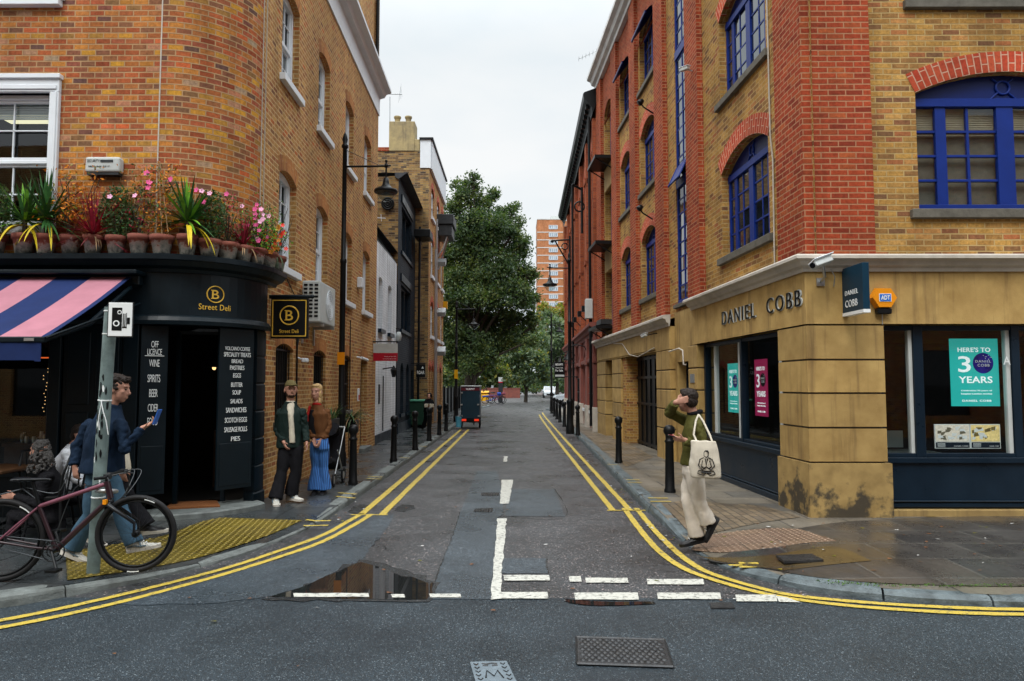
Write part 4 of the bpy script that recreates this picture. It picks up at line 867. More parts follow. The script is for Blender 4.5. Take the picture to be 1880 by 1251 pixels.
fit_text('DANIEL', 0, 1.42, .225, RW(2.99, -.006, 2.745), dneg, M['grey_box'], rb, 'fascia_lettering_edge', .006, space=1.3, thick=.0)
fit_text('COBB', 1.83, 2.92, .225, RW(2.99, -.006, 2.745), dneg, M['grey_box'], rb, 'fascia_lettering_edge', .006, space=1.3, thick=.0)
fit_text('DANIEL', 0, 1.40, .215, RW(3.0, -.020, 2.75), dneg, M['black'], rb, 'fascia_lettering', .005, space=1.3, thick=-.012)
fit_text('COBB', 1.84, 2.90, .215, RW(3.0, -.020, 2.75), dneg, M['black'], rb, 'fascia_lettering', .005, space=1.3, thick=-.012)
# window vinyl letters A J on the front glass
fit_text('A', 0, .09, .105, (6.215, 9.03, 2.0), (1, 0, 0), M['chalk'], rb, 'window_lettering', .001); fit_text('J', .27, .33, .105, (6.215, 9.03, 2.0), (1, 0, 0), M['chalk'], rb, 'window_lettering', .001)
mb = MB(); mb.box(5.02, 5.45, -.012, 0, 0, 0, RW)
mb = MB(); mb.box(4.60, 4.86, -.012, .0, 1.78, 1.95, RW); mb.build('name_plate', M['steel'], rb)
mb = MB(); mb.box(7.62, 7.8, -.05, .0, 0, 0, RW)
# downpipe cable on the side wall
mb = MB(); mb.tube([RW(1.28, .14, 7.6), RW(1.27, .14, 5.4), RW(1.2, .14, 5.0), RW(1.22, .14, 3.4)], .012, 6); mb.tube([RW(7.6, -.01, 2.6), RW(9.2, -.03, 2.45), RW(10.2, -.03, 2.55), RW(11.2, -.01, 2.9), RW(12.5, -.01, 2.98)], .012, 6); mb.tube([RW(6.3, -.02, 2.45), RW(5.9, .08, 2.5), RW(5.7, .1, 2.45), RW(5.65, .1, 2.15), RW(5.5, .1, 2.15)], .016, 6)
mb.build('cable', M['stone_trim'], rb)

# ---- things fixed to the building
POSTER = {'teal': mat('teal_poster', (.02, .30, .28), .35, .08, 2, emis=(.02, .45, .40, .55)), 'magenta': mat('magenta_poster', (.30, .02, .08), .35, .08, 2, emis=(.40, .02, .10, .35))}
M['bluevinyl'] = mat('dark_blue_print', (.01, .015, .28), .2, .5, 6); M['print_white'] = mat('white_print', (.8, .83, .83), .5, .03, 5); M['lit_white'] = mat('backlit_white_print', (.8, .83, .83), .5, .03, 5, emis=(.9, 1, 1, .45)); M['lit_card'] = mat('backlit_card', (.5, .45, .35), .5, .4, 25, emis=(.9, .75, .45, .35))
def poster(name, label, org, xd, w, h, c, second='blue'):
    t = thing(name, label, 'poster', org); t.location = (0, 0, 0)
    og = Vector(org); xd = Vector(xd).normalized(); nd = xd.cross(Vector((0, 0, 1)))
    mb = MB(); P = lambda x, z, b=0: tuple(og+xd*x+Vector((0, 0, z))+nd*b)
    mb.face([P(0, 0), P(w, 0), P(w, h), P(0, h)]); mb.face([P(0, 0, -.012), P(w, 0, -.012), P(w, h, -.012), P(0, h, -.012)]); mb.build('panel', POSTER[c], t)
    mb = MB(); g = lambda body, x0, x1, z, hh, **k: fit_text(body, x0*w, x1*w, hh*h, P(0, z*h), xd, None, None, '', .0015, mb=mb, back=.003, **k)
    g("HERE'S TO", .16, .84, .80, .07, thick=.02); g('3', .16, .42, .50, .24, thick=.01); g('YEARS', .16, .86, .34, .10, thick=.02)
    g('Celebrating 30 years of', .2, .84, .215, .025, thick=.02); g('keeping London moving', .2, .84, .165, .03, thick=.02); g('DANIEL COBB', .22, .82, .065, .03, space=1.2, thick=.02)
    mb.build('lettering', M['lit_white'], t)
    mb = MB(); n = 28; cx, cz, r_ = w*.68, h*.635, w*.215; mb.face([P(cx+r_*math.cos(2*PI*i/n), cz+r_*math.sin(2*PI*i/n), .002) for i in range(n)]); mb.build('disc', M['bluevinyl'] if second == 'blue' else M['black'], t)
    mb = MB(); fit_text('DANIEL', cx-r_*.75, cx+r_*.75, h*.035, P(0, cz+h*.01), xd, None, None, '', .001, mb=mb, back=.005, space=1.2); fit_text('COBB', cx-r_*.55, cx+r_*.6, h*.04, P(0, cz-h*.05), xd, None, None, '', .001, mb=mb, back=.005, space=1.2)
    rr = random.Random(3)
    for _ in range(9): x, z = cx+rr.uniform(0, .8)*r_, cz+rr.uniform(.3, .8)*r_; mb.face([P(x, z, .004), P(x+.008, z, .004), P(x+.008, z+.008, .004), P(x, z+.008, .004)])
    mb.build('disc_lettering', M['print_white'], t); return t
poster('window_poster', 'large teal anniversary poster hanging in the front shop window facing the road', (5.62, 9.16, 1.47), (1, 0, 0), .62, .87, 'teal')
poster('window_poster', 'teal poster with blue disc in the farther side window along the street', RW(3.52, .25, 1.27), dneg, .52, .84, 'teal')
poster('window_poster', 'dark pink poster in the nearer side window along the street', RW(2.32, .25, 1.26), dneg, .48, .88, 'magenta', 'x')
t = thing('property_cards', 'two lit property listing cards side by side low in the front window', 'listing cards'); 
for k, (x0, x1, cc) in enumerate(((5.38, 5.83, (.55, .50, .42)), (5.835, 6.22, (.62, .48, .20)))):
    mb = MB(); mb.box(x0, x1, 9.15, 9.165, .93, 1.24); cd = mb.build('card', M['print_white'], t)
    mb = MB(); rr = random.Random(k+4)
    mb.face([(x0+.01, 9.147, 1.02), (x1-.01, 9.147, 1.02), (x1-.01, 9.147, 1.23), (x0+.01, 9.147, 1.23)], None, 0); mb.face([(x0+.01, 9.147, .94), (x1-.01, 9.147, .94), (x1-.01, 9.147, 1.01), (x0+.01, 9.147, 1.01)], None, 1)
    for _ in range(16):
        a, b = rr.uniform(x0+.02, x1-.1), rr.uniform(1.03, 1.17); mb.face([(a, 9.1465-_*.0001, b), (a+rr.uniform(.03, .09), 9.1465-_*.0001, b+rr.uniform(-.01, .02)), (a+rr.uniform(.03, .08), 9.1465-_*.0001, b+rr.uniform(.03, .06)), (a, 9.1465-_*.0001, b+.04)], None, 2+_ % 2)
    for j in range(4):
        mb.face([(x0+.03, 9.146, .95+j*.014), (x0+.13, 9.146, .95+j*.014), (x0+.13, 9.146, .955+j*.014), (x0+.03, 9.146, .955+j*.014)], None, 3)
    mb.build('picture', [mat('card_photo', cc, .4, .35, 30, emis=(*cc, .45)), M['navy'], mat('card_shade', (cc[0]*.3, cc[1]*.3, cc[2]*.25), .5, .3, 20), M['print_white']], cd)
    fit_text('DANIEL COBB', x0+.24, x1-.03, .014, (0, 9.146, .955), (1, 0, 0), M['print_white'], cd, 'lettering', .0005)
t = thing('blade_sign', 'dark blue projecting estate agent blade sign on the corner pillar fascia', 'hanging sign')
mb = MB(); mb.box(4.13, 4.21, 8.36, 8.89, 2.64, 3.2); mb.build('sign_box', M['bladeblue'], t, .004)
mb = MB(); mb.box(4.128, 4.212, 8.358, 8.892, 2.60, 2.64); mb.build('bottom_strip', M['print_white'], t)
fit_text('DANIEL', .05, .38, .058, (4.127, 8.86, 2.85), (0, -1, 0), M['print_white'], t, 'lettering', .002, space=1.15); fit_text('COBB', .05, .36, .088, (4.127, 8.86, 2.70), (0, -1, 0), M['print_white'], t, 'lettering', .002, space=1.1)
t = thing('alarm_box', 'orange hexagonal burglar alarm box beside the blade sign', 'alarm box')
mb = MB(); cx, cz = 4.62, 2.83; hexp = [(cx+.15*math.cos(a), cz+.135*math.sin(a)) for a in [PI/3*k for k in range(6)]]
mb.face([(x, 8.80, z) for x, z in hexp]); 
for i in range(6): a, b = hexp[i], hexp[(i+1) % 6]; mb.face([(a[0], 8.80, a[1]), (b[0], 8.80, b[1]), (cx+(b[0]-cx)*1.12, 8.895, cz+(b[1]-cz)*1.12), (cx+(a[0]-cx)*1.12, 8.895, cz+(a[1]-cz)*1.12)])
mb.build('cover', M['orange'], t, .008)
mb = MB(); mb.box(cx-.09, cx+.09, 8.81, 8.89, 2.63, 2.70); mb.build('strobe', M['black'], t, .01); mb = MB(); mb.tube([(cx, 8.885, 2.64), (cx, 8.885, 2.5)], .006, 6); mb.build('cable', M['steel'], t)
M['logo_blue'] = mat('logo_blue', (.02, .15, .60), .4, .02, 5)
mb = MB(); mb.box(cx-.075, cx+.075, 8.794, 8.80, cz-.05, cz+.05); mb.build('logo', M['print_white'], t); mb = MB(); mb.box(cx-.068, cx+.068, 8.791, 8.794, cz-.043, cz+.043); mb.build('logo', M['logo_blue'], t)
fit_text('ADT', -.055, .055, .055, (cx, 8.789, cz-.028), (1, 0, 0), M['print_white'], t, 'lettering', .001, thick=.03)
def cctv(label, base, aim, L=.32, r=.05):
    t = thing('security_camera', label, 'security camera', group=None); b = Vector(base); a = Vector(aim).normalized(); q = Vector((0, 1, 0)).rotation_difference(a).to_matrix()
    mb = MB(); mb.obox(b+a*0, (r*2, L, r*1.7), q); mb.build('housing', M['grey_box'], t, .012, seg=2); mb = MB(); mb.obox(b+Vector((0, 0, r*1.0))-a*.0, (r*2.5, L*1.15, .012), q); mb.build('sun_shield', M['white'], t, .004)
    mb = MB(); mb.lathe([(r*.7, 0), (r*.7, .012)], b+a*(L/2), 12, axis=a); mb.build('lens', M['blackgloss'], t); return t, b
t, b = cctv('white security camera on the cornice corner above the stone pillar', (3.74, 8.58, 3.235), (-.75, -.5, -.28), .36)
mb = MB(); mb.tube([(3.78, 8.62, 3.2), (3.84, 8.72, 3.08), (3.86, 8.88, 3.04)], .018, 6); mb.obox((3.86, 8.89, 3.04), (.1, .02, .1)); mb.tube([(3.95, 8.8, 3.2), (4.03, 8.86, 3.1), (4.02, 8.88, 2.98)], .006, 6); mb.build('bracket', M['steel'], t)
t, b = cctv('small white camera on the stone capital beside the garage opening', RW(7.3, -.32, 2.86), RW.d*1+Vector((-.3, 0, -.2)), .2, .035)
mb = MB(); mb.tube([RW(7.3, -.3, 2.86), RW(7.35, -.05, 2.92), RW(7.35, .0, 2.92)], .014, 6); mb.build('bracket', M['black'], t)
t, b = cctv('white camera high on the red pier by the tall stair window', RW(4.6, -.1, 7.9), RW.d+Vector((-.5, 0, .15)), .22, .04)
mb = MB(); mb.tube([RW(4.6, -.1, 7.9), RW(4.6, .05, 7.86)], .014, 6); mb.build('bracket', M['steel'], t)
for lab, s_, z_ in (('black curved flood lamp under the second row arch of the blue windows', 8.1, 6.0), ('black flood lamp over the top of a second row blue window', 7.9, 8.55)):
    t = thing('wall_lamp', lab, 'wall lamp'); mb = MB(); mb.tube([RW(s_, .12, z_-.25), RW(s_, -.12, z_-.1), RW(s_, -.2, z_)], .018, 6); mb.build('arm', M['black'], t)
    mb = MB(); mb.lathe([(.0, -.09), (.05, -.08), (.075, 0), (.07, .05), (0, .05)], RW(s_, -.2, z_+.02), 12, axis=(-.6, 0, -.5)); mb.build('lamp_head', M['black'], t)
# small antenna + weeds on the parapet
t = thing('rooftop_aerial', 'thin television aerial above the cornice at the far end of the blue windowed building', 'aerial')
mb = MB(); b = Vector(RW(14.8, .1, TOP+.3)); mb.tube([b, b+Vector((-.1, 0, .75))], .012, 5)
mb.tube([b+Vector((-.75, .2, .45)), b+Vector((.2, -.1, .75))], .010, 5)
for k in range(9): p = (b+Vector((-.75, .2, .45))).lerp(b+Vector((.2, -.1, .75)), k/8); mb.tube([p-Vector((0, .12, .0)), p+Vector((0, .12, .0))], .006, 4); mb.tube([p-Vector((0, .0, .1)), p+Vector((0, .0, .1))], .006, 4)
mb.build('antenna_rods', M['steel'], t)
# ================================================================= old red warehouse further along (right)
WH = Fr((2.80, 24.65), (.012, 1), (1, 0)); WL = 17.6; WT = 12.0
wh = thing('red_brick_warehouse', 'tall dark red Victorian warehouse with arched bays and black projecting eaves', 'building')
BO = M['brick_old']; nb = 6; bw = WL/nb
hs = []
for k in range(nb):
    a = k*bw+.62; b = (k+1)*bw-.62
    hs.append(dict(s0=a, s1=b, z0=4.3, z1=9.9, rise=(b-a)/2-.02, depth=.25))
mb = MB(); wall(mb, WH, 0, WL, 3.9, WT, hs, .25, .12)
for (q) in ([(0, .12), (0, 9)], [(WL, .12), (WL, 9)]): mb.face([WH(*q[0], 0), WH(*q[1], 0), WH(*q[1], WT), WH(*q[0], WT)])
mb.face([WH(0, 9, 0), WH(WL, 9, 0), WH(WL, 9, WT), WH(0, 9, WT)]); mb.build('brick_wall', BO, wh)
for h in hs:
    mb = MB(); arch_ring(mb, WH, h, .26, .10, n=22); mb.build('brick_arch', M['brick_arch'], wh)
    ws = [dict(s0=h['s0']+.25, s1=h['s1']-.25, z0=z0, z1=z1, rise=.22) for z0, z1 in ((4.55, 6.1), (6.9, 8.2), (8.9, 10.1))]
    mb = MB(); wall(mb, WH, h['s0'], h['s1'], 4.3, 10.9, ws, .15, .36); mb.build('bay_wall', BO, wh)
    for w_ in ws:
        mb = MB(); wall(mb, WH, w_['s0'], w_['s1'], w_['z0'], w_['z1']+.22, (), 0, .50); mb.build('window_glass', M['glass'], wh)
        mb = MB(); c_ = (w_['s0']+w_['s1'])/2; mb.box(c_-.03, c_+.03, .45, .49, w_['z0'], w_['z1']+.2, WH); mb.box(w_['s0'], w_['s1'], .45, .49, w_['z0']+.75, w_['z0']+.8, WH); mb.box(w_['s0'], w_['s0']+.06, .45, .49, w_['z0'], w_['z1']+.1, WH); mb.box(w_['s1']-.06, w_['s1'], .45, .49, w_['z0'], w_['z1']+.1, WH)
        mb.box(w_['s0']-.05, w_['s1']+.05, .30, .48, w_['z0']-.12, w_['z0'], WH); mb.build('window_frame', M['redstone'], wh)
for k in range(nb+1):
    mb = MB(); c_ = k*bw; a, b = max(0, c_-.3), min(WL, c_+.3); mb.box(a, b, -.04, .14, 3.9, WT-.8, WH); mb.box(a-.0, b+.0, -.09, .14, 9.6, 9.8, WH); mb.box(a, b, -.09, .14, 6.4, 6.55, WH); mb.build('brick_pier', BO, wh)
mb = MB(); path_mould(mb, [WH(WL+.2, 0, 0), WH(-.2, 0, 0)], [(0, WT-.6), (.06, WT-.7), (.06, WT-.5), (.16, WT-.35), (.34, WT-.16), (.38, WT+.0), (.34, WT+.06), (-.3, WT+.3)], -1); mb.build('eaves', M['black'], wh)
mb = MB()
for k in range(36): mb.box(k*.49+.1, k*.49+.2, -.26, .05, WT-.42, WT-.2, WH)
mb.build('eaves_bracket', M['black'], wh)['kind'] = 'stuff'
mb = MB(); mb.face([WH(0, -.1, WT+.08), WH(WL, -.1, WT+.08), WH(WL, 5, WT+2.0), WH(0, 5, WT+2.0)]); mb.face([WH(0, 9, WT), WH(WL, 9, WT), WH(WL, 5, WT+2.0), WH(0, 5, WT+2.0)]); mb.face([WH(0, -.1, WT+.08), WH(0, 5, WT+2), WH(0, 9, WT)]); mb.build('roof', M['slate'], wh)
# ground floor
gh = []
for k in range(nb):
    a = k*bw+.55; b = (k+1)*bw-.55; gh.append(dict(s0=a, s1=b, z0=.75, z1=2.75, rise=.5, depth=.35))
mb = MB(); wall(mb, WH, 0, WL, .05, 3.6, gh, .35, .05); mb.build('ground_floor_wall', M['redstone'], wh)
mb = MB(); path_mould(mb, [WH(WL, 0.02, 0), WH(-.02, 0.02, 0)], CORN(3.5, 3.92, .22), -1); mb.build('string_course', M['redstone'], wh)
mb = MB(); path_mould(mb, [WH(WL, 0.02, 0), WH(-.02, 0.02, 0)], [(0, 2.55), (.08, 2.58), (.08, 2.7), (0, 2.74)], -1); mb.build('impost_band', M['redstone'], wh)
for k, h in enumerate(gh):
    mb = MB(); wall(mb, WH, h['s0'], h['s1'], .1, 3.25, (), 0, .42); mb.build('window_glass', M['glass'], wh)
    mb = MB()
    for s_ in (h['s0'], (h['s0']+h['s1'])/2-.03, h['s1']-.08): mb.box(s_, s_+.07, .33, .40, .7, 3.0, WH)
    mb.box(h['s0'], h['s1'], .33, .40, 2.2, 2.28, WH); mb.box(h['s0']-.05, h['s1']+.05, -.02, .40, .66, .76, WH); mb.build('window_frame', M['white'], wh)
    if k % 2 == 0:
        mb = MB()
        for j in range(9): mb.box(h['s0']+.08+j*.17, h['s0']+.10+j*.17, -.02, .0, .8, 2.0, WH)
        for z in (.8, 1.4, 2.0): mb.box(h['s0'], h['s1'], -.02, .0, z, z+.03, WH)
        mb.build('window_grille', M['black'], wh)
for k in range(nb+1):
    c_ = k*bw; a, b = max(0, c_-.42), min(WL, c_+.42); mb = MB(); mb.box(a, b, -.10, .2, .05, .95, WH); mb.build('stone_base', M['sillstone'] if False else M['stone_trim'], wh, .01)
    mb = MB(); mb.box(a+.06, b-.06, -.06, .1, .95, 3.5, WH); mb.box(a, b, -.09, .1, 2.5, 2.8, WH); mb.build('stone_pilaster', M['redstone'], wh, .008)
# downpipes, hoist beam
mb = MB()
for s_ in (.2, 8.8): mb.tube([WH(s_, -.14, .3), WH(s_, -.14, WT-.7)], .05, 8)
mb.build('drainpipe', M['black'], wh)
def hoist(s_, z):
    t = thing('wall_crane', 'black iron swing crane high on the red warehouse front', 'hoist'); mb = MB()
    mb.tube([WH(s_, -.1, z-1.2), WH(s_, -.1, z+.7)], .05, 6); mb.tube([WH(s_, -.1, z+.5), WH(s_, -1.0, z+.45)], .045, 6); mb.tube([WH(s_, -.1, z-.9), WH(s_, -.85, z+.42)], .04, 6); mb.ball(WH(s_, -1.0, z+.42), .09, 8); mb.torus(WH(s_, -.35, z+.15), .16, .03, (0, 1, 0), 16, 5); mb.build('crane_arm', M['black'], t)
    mb = MB(); mb.tube([WH(s_, -.12, z+.5), WH(s_, -.12, z-2.6)], .03, 5); mb.build('chain', M['black'], t)
hoist(11.5, 8.7)
t = thing('wall_crane', 'black iron hoist bracket near the top of the nearer arches of the red warehouse', 'hoist'); mb = MB()
mb.tube([WH(3.9, -.1, 9.8), WH(3.9, -.1, 7.9)], .05, 6); mb.tube([WH(3.9, -.1, 9.7), WH(3.8, -.5, 9.9)], .045, 6); mb.torus(WH(3.9, -.2, 9.0), .2, .035, (0, 1, 0), 16, 5); mb.build('crane_arm', M['black'], t)
for k, (s_, lab) in enumerate(((1.2, 'nearest'), (3.1, 'second nearest'), (5.6, 'third nearest'), (8.2, 'fourth nearest'))):
    t = thing('flood_light', '%s small black floodlight above the string course of the red warehouse' % lab, 'flood light', group='floodlights on the red warehouse'); mb = MB(); mb.tube([WH(s_, .0, 4.2), WH(s_, -.25, 4.45)], .02, 6); mb.build('arm', M['black'], t)
    mb = MB(); mb.box(s_-.13, s_+.13, -.36, -.22, 4.4, 4.62, WH); mb.build('lamp_head', M['black'], t, .01)
t = thing('utility_box', 'pale grey metal cabinet mounted high on the red warehouse end pier', 'utility box'); mb = MB(); mb.box(.05, .35, -.32, -.06, 4.05, 4.75, WH); mb.build('cabinet', M['grey_box'], t, .02); mb = MB(); mb.tube([WH(.2, -.1, 4.05), WH(.2, -.08, 3.4)], .03, 6); mb.build('conduit', M['black'], t)
def gooseneck(s_, z, lab):
    t = thing('wall_lantern', lab, 'wall lantern', group='swan neck lamps on the red warehouse'); mb = MB(); mb.tube([WH(s_, -.02, z-.1), WH(s_, -.12, z+.12), WH(s_, -.45, z+.2), WH(s_, -.7, z+.1), WH(s_, -.75, z-.1)], .022, 6); mb.build('arm', M['black'], t)
    mb = MB(); mb.lathe([(.03, 0), (.06, -.06), (.10, -.2), (.22, -.30), (.22, -.33)], WH(s_, -.75, z-.08), 14); mb.build('shade', M['black'], t); mb = MB(); mb.ball(WH(s_, -.75, z-.36), (.1, .1, .08), 10); mb.build('glass_bowl', M['grey_box'], t)
for s_, lab in ((2.9, 'nearest swan neck lamp on the front of the red warehouse'), (8.8, 'second swan neck lamp along the red warehouse'), (14.5, 'farthest swan neck lamp on the red warehouse')): gooseneck(s_, 3.1, lab)
t = thing('for_sale_board', 'black for sale board fixed to the far end of the red warehouse', 'for sale board')
bx0, bz0 = onY(1018, 694, 33); bx1, bz1 = onY(1037, 665, 33)
mb = MB(); mb.box(bx0, bx1, 33, 33.04, bz0, bz1); mb.tube([(bx1-.1, 33.05, bz1-.05), (bx1+.9, 33.05, bz1-.02)], .02, 5); mb.tube([(bx1-.1, 33.05, bz0+.05), (bx1+.9, 33.05, bz0+.05)], .02, 5); mb.build('board', M['black'], t)
w_ = bx1-bx0; hh = bz1-bz0
for body, z, h_ in (('acorn', .78, .13), ('For Sale', .40, .13), ('Commercial', .60, .07)): fit_text(body, w_*.1, w_*.8, hh*h_, (bx0, 32.99, bz0+hh*z), (1, 0, 0), M['print_white'], t, 'lettering', .002, thick=.02)
mb = MB(); mb.box(bx0+.03, bx1-.03, 32.985, 32.995, bz0+hh*.08, bz0+hh*.2); mb.build('phone_strip', M['grey_box'], t)
# ================================================================= deli corner building (left)
LW = Fr((-3.60, 9.85), (-.022, 1), (-1, 0)); LF = Fr((-4.57, 8.9), (1, 0), (0, 1)); AC = Vector((-4.57, 9.87)); AR = .97
lb = thing('brick_corner_building', 'orange brown brick building with rounded corner, white sash windows and dark deli shopfront', 'building')
def arc(R, a0=-90, a1=0, n=14): return [(AC.x+R*math.cos(math.radians(a0+(a1-a0)*k/n)), AC.y+R*math.sin(math.radians(a0+(a1-a0)*k/n))) for k in range(n+1)]
def cpath(off, send=9.6, x0=-14.0): return [(x0, 8.9-off)]+arc(AR+off)+[LW(send, -off, 0)[:2]]
LTOP = 9.25
upW = [(.85, 1.78), (3.07, 3.95), (5.38, 6.26), (7.55, 8.48)]
lh = [dict(s0=a, s1=b, z0=6.55, z1=7.98, rise=.11) for a, b in upW]+[dict(s0=a, s1=b, z0=3.58, z1=5.02, rise=.11) for a, b in upW]
gh_ = [dict(s0=.85, s1=1.76, z0=1.18, z1=2.3, rise=.09), dict(s0=3.05, s1=3.95, z0=1.18, z1=2.3, rise=.09), dict(s0=5.45, s1=6.3, z0=1.18, z1=2.3, rise=.09), dict(s0=7.45, s1=8.32, z0=.12, z1=2.3, rise=.09)]
mb = MB(); wall(mb, LW, 0, 9.52, .0, LTOP, lh+gh_, .2)
mb.face([LW(9.52, 0, 0), LW(9.52, 8, 0), LW(9.52, 8, 12.6), LW(9.52, 0, 12.6)]); mb.face([LW(9.52, 8, 0), (-14, 8.9, 0), (-14, 8.9, LTOP), LW(9.52, 8, LTOP)])
mb.build('street_wall', M['brick_side'], lb)
fh = [dict(s0=-3.4, s1=-1.40, z0=3.75, z1=5.5), dict(s0=-3.4, s1=-1.40, z0=6.75, z1=8.4), dict(s0=-7.4, s1=-5.4, z0=3.75, z1=5.5), dict(s0=-7.4, s1=-5.4, z0=6.75, z1=8.4)]
mb = MB(); wall(mb, LF, -9.43, 0, 2.9, LTOP, fh, .12)
rows = []; uvs = []
for k, (x, y) in enumerate(arc(AR, n=20)): rows.append([(x, y, z) for z in (2.9, LTOP)]); uvs.append([(k/20*AR*PI/2+.11, 2.9), (k/20*AR*PI/2+.11, LTOP)])
mb.grid(rows, 0, True, False, uvs); mb.build('front_wall', M['brick_left'], lb)
mb = MB()
for p in (LF(-.006, 0, 0), LW(-.006, 0, 0), LW(.13, 0, 0)): mb.box(p[0]-.008, p[0]+.008, p[1]-.005, p[1]+.008, 3.3, LTOP)
mb.build('movement_joint', M['stone_trim'], lb)
mb = MB()
path_mould(mb, cpath(0, 9.56), [(0, LTOP), (.03, LTOP), (.03, LTOP+.42), (.0, LTOP+.44)], -1, 0); path_mould(mb, cpath(0, 9.62), CORN(LTOP+.42, LTOP+.78, .34), -1, 0); mb.build('cornice', M['white'], lb)
mb = MB(); wall(mb, LW, 0, 9.5, LTOP+.7, 13.2, [dict(s0=5.3, s1=6.3, z0=10.45, z1=11.9)], .2, .12); mb.face([LW(9.5, .12, 9.9), LW(9.5, 6, 9.9), LW(9.5, 6, 13.2), LW(9.5, .12, 13.2)]); mb.build('attic_wall', M['brick_side'], lb)
mb = MB(); mb.face([(-14, 8.9, 13.19), LW(0, .12, 13.19), LW(9.5, .12, 13.19), LW(9.5, 8, 13.19), (-14, 16, 13.19)]); mb.build('roof', M['slate'], lb)
mb = MB(); mb.tube([LW(9.42, .04, 13.1), LW(9.42, .04, LTOP+.8)], .045, 8); mb.build('drainpipe', M['black'], lb)
for h in lh+gh_:
    mb = MB(); arch_ring(mb, LW, h, .24, -.002, n=12, ext=.0); mb.build('brick_arch', M['brick_arch_brown'], lb)
def sash_window(fr, h, o, parent, cols=3, clear=False, name='sash_window', so=0, rws=2):
    s0, s1, z0, z1, ri = h['s0'], h['s1'], h['z0'], h['z1'], h.get('rise', 0); mb = MB(); zt = z1+ri
    mb.box(s0, s0+.055, o, o+.1, z0, zt, fr); mb.box(s1-.055, s1, o, o+.1, z0, zt, fr); mb.box(s0+.055, s1-.055, o, o+.1, zt-.06-ri*.6, zt, fr); mb.box(s0+.055, s1-.055, o, o+.1, z0, z0+.06, fr)
    zm = (z0+z1)/2; mb.box(s0+.05, s1-.05, o+.02, o+.07, zm-.025, zm+.02, fr)
    F_ = mb.build(name, M['white'], parent, .005)
    for k, (za, zb, oo) in enumerate(((z0+.06, zm-.02, .055), (zm+.015, zt-.06, .03))):
        mb = MB(); a, b = s0+.055, s1-.055; mb.box(a, a+.04, o+oo, o+oo+.04, za, zb, fr); mb.box(b-.04, b, o+oo, o+oo+.04, za, zb, fr); mb.box(a+.04, b-.04, o+oo, o+oo+.04, za, za+.045, fr); mb.box(a+.04, b-.04, o+oo, o+oo+.04, zb-.04, zb, fr)
        w = (b-a-.08)/cols
        for j in range(1, cols): mb.box(a+.04+j*w-.009, a+.04+j*w+.009, o+oo+.006, o+oo+.03, za+.04, zb-.04, fr)
        for j in range(1, rws): zz = za+(zb-za)*j/rws; mb.box(a+.04, b-.04, o+oo+.006, o+oo+.03, zz-.009, zz+.009, fr)
        S_ = mb.build('sash', M['white'], F_, .003)
    mb = MB(); rr = random.Random(int(s0*77+z0*13)); tt = [rr.uniform(-.006, .006) for _ in range(4)]
    mb.face([fr(s0+.06, o+.085+tt[0], z0+.06), fr(s1-.06, o+.085+tt[1], z0+.06), fr(s1-.06, o+.085+tt[2], zt-.06), fr(s0+.06, o+.085+tt[3], zt-.06)]); mb.build('pane', M['clear'] if clear else M['glass'], F_)
    mb = MB(); mb.box(s0-.09, s1+.09, so-.09, o+.02, z0-.11, z0, fr); mb.build('window_sill', M['white'], F_, .006)
    return F_
for h in lh: sash_window(LW, h, .11, lb)
sash_window(LW, dict(s0=5.3, s1=6.3, z0=10.45, z1=11.9), .23, lb, so=.12)
for h in fh:
    F_ = sash_window(LF, h, .06, lb, 4, clear=True)
    mb = MB(); a, b, z0, z1 = h['s0'], h['s1'], h['z0'], h['z1']; t = .12
    mb.box(a-t, a, -.05, .1, z0-.02, z1, LF); mb.box(b, b+t, -.05, .1, z0-.02, z1, LF); mb.box(a-t, b+t, -.05, .1, z1, z1+.17, LF); mb.box(a-t-.02, b+t+.02, -.08, .1, z1+.17, z1+.23, LF); mb.box(a-t+.03, b+t-.03, -.065, -.05, z1+.03, z1+.09, LF)
    mb.box(a-t+.02, a-t+.05, -.065, -.05, z0, z1, LF); mb.box(b+t-.05, b+t-.02, -.065, -.05, z0, z1, LF); mb.build('architrave', M['white'], F_, .006)
    mb = MB(); P = lambda s_, o_, z_: LF(s_, o_, z_); a -= .5; b += .5; z0 -= .5; z1 += .25
    for q in ([(a, 3), (b, 3)], [(a, .2), (a, 3)], [(b, .2), (b, 3)]): mb.face([P(*q[0], z0), P(*q[1], z0), P(*q[1], z1), P(*q[0], z1)])
    mb.face([P(a, .2, z0), P(b, .2, z0), P(b, 3, z0), P(a, 3, z0)]); mb.face([P(a, .2, z1), P(b, .2, z1), P(b, 3, z1), P(a, 3, z1)]); mb.build('room', M['interior'], lb)
    mb = MB(); mb.box(a+.9, b-.62, 1.2, 1.5, z1-.09, z1-.05, LF); mb.build('ceiling_light', mat('lit_ceiling_panel', (.9, .85, .6), .5, 0, 1, emis=(1, .92, .6, 1.0)), lb)
    mb = MB()
    for k in range(7): mb.box(h['s0']+.06, h['s1']-.06, .17, .19, h['z1']-.1-k*.03, h['z1']-.08-k*.03, LF)
    mb.build('window_blind', M['grey_box'], lb)
M['doordark'] = mat('green_black_joinery', (.010, .014, .014), .35, .2, 5)
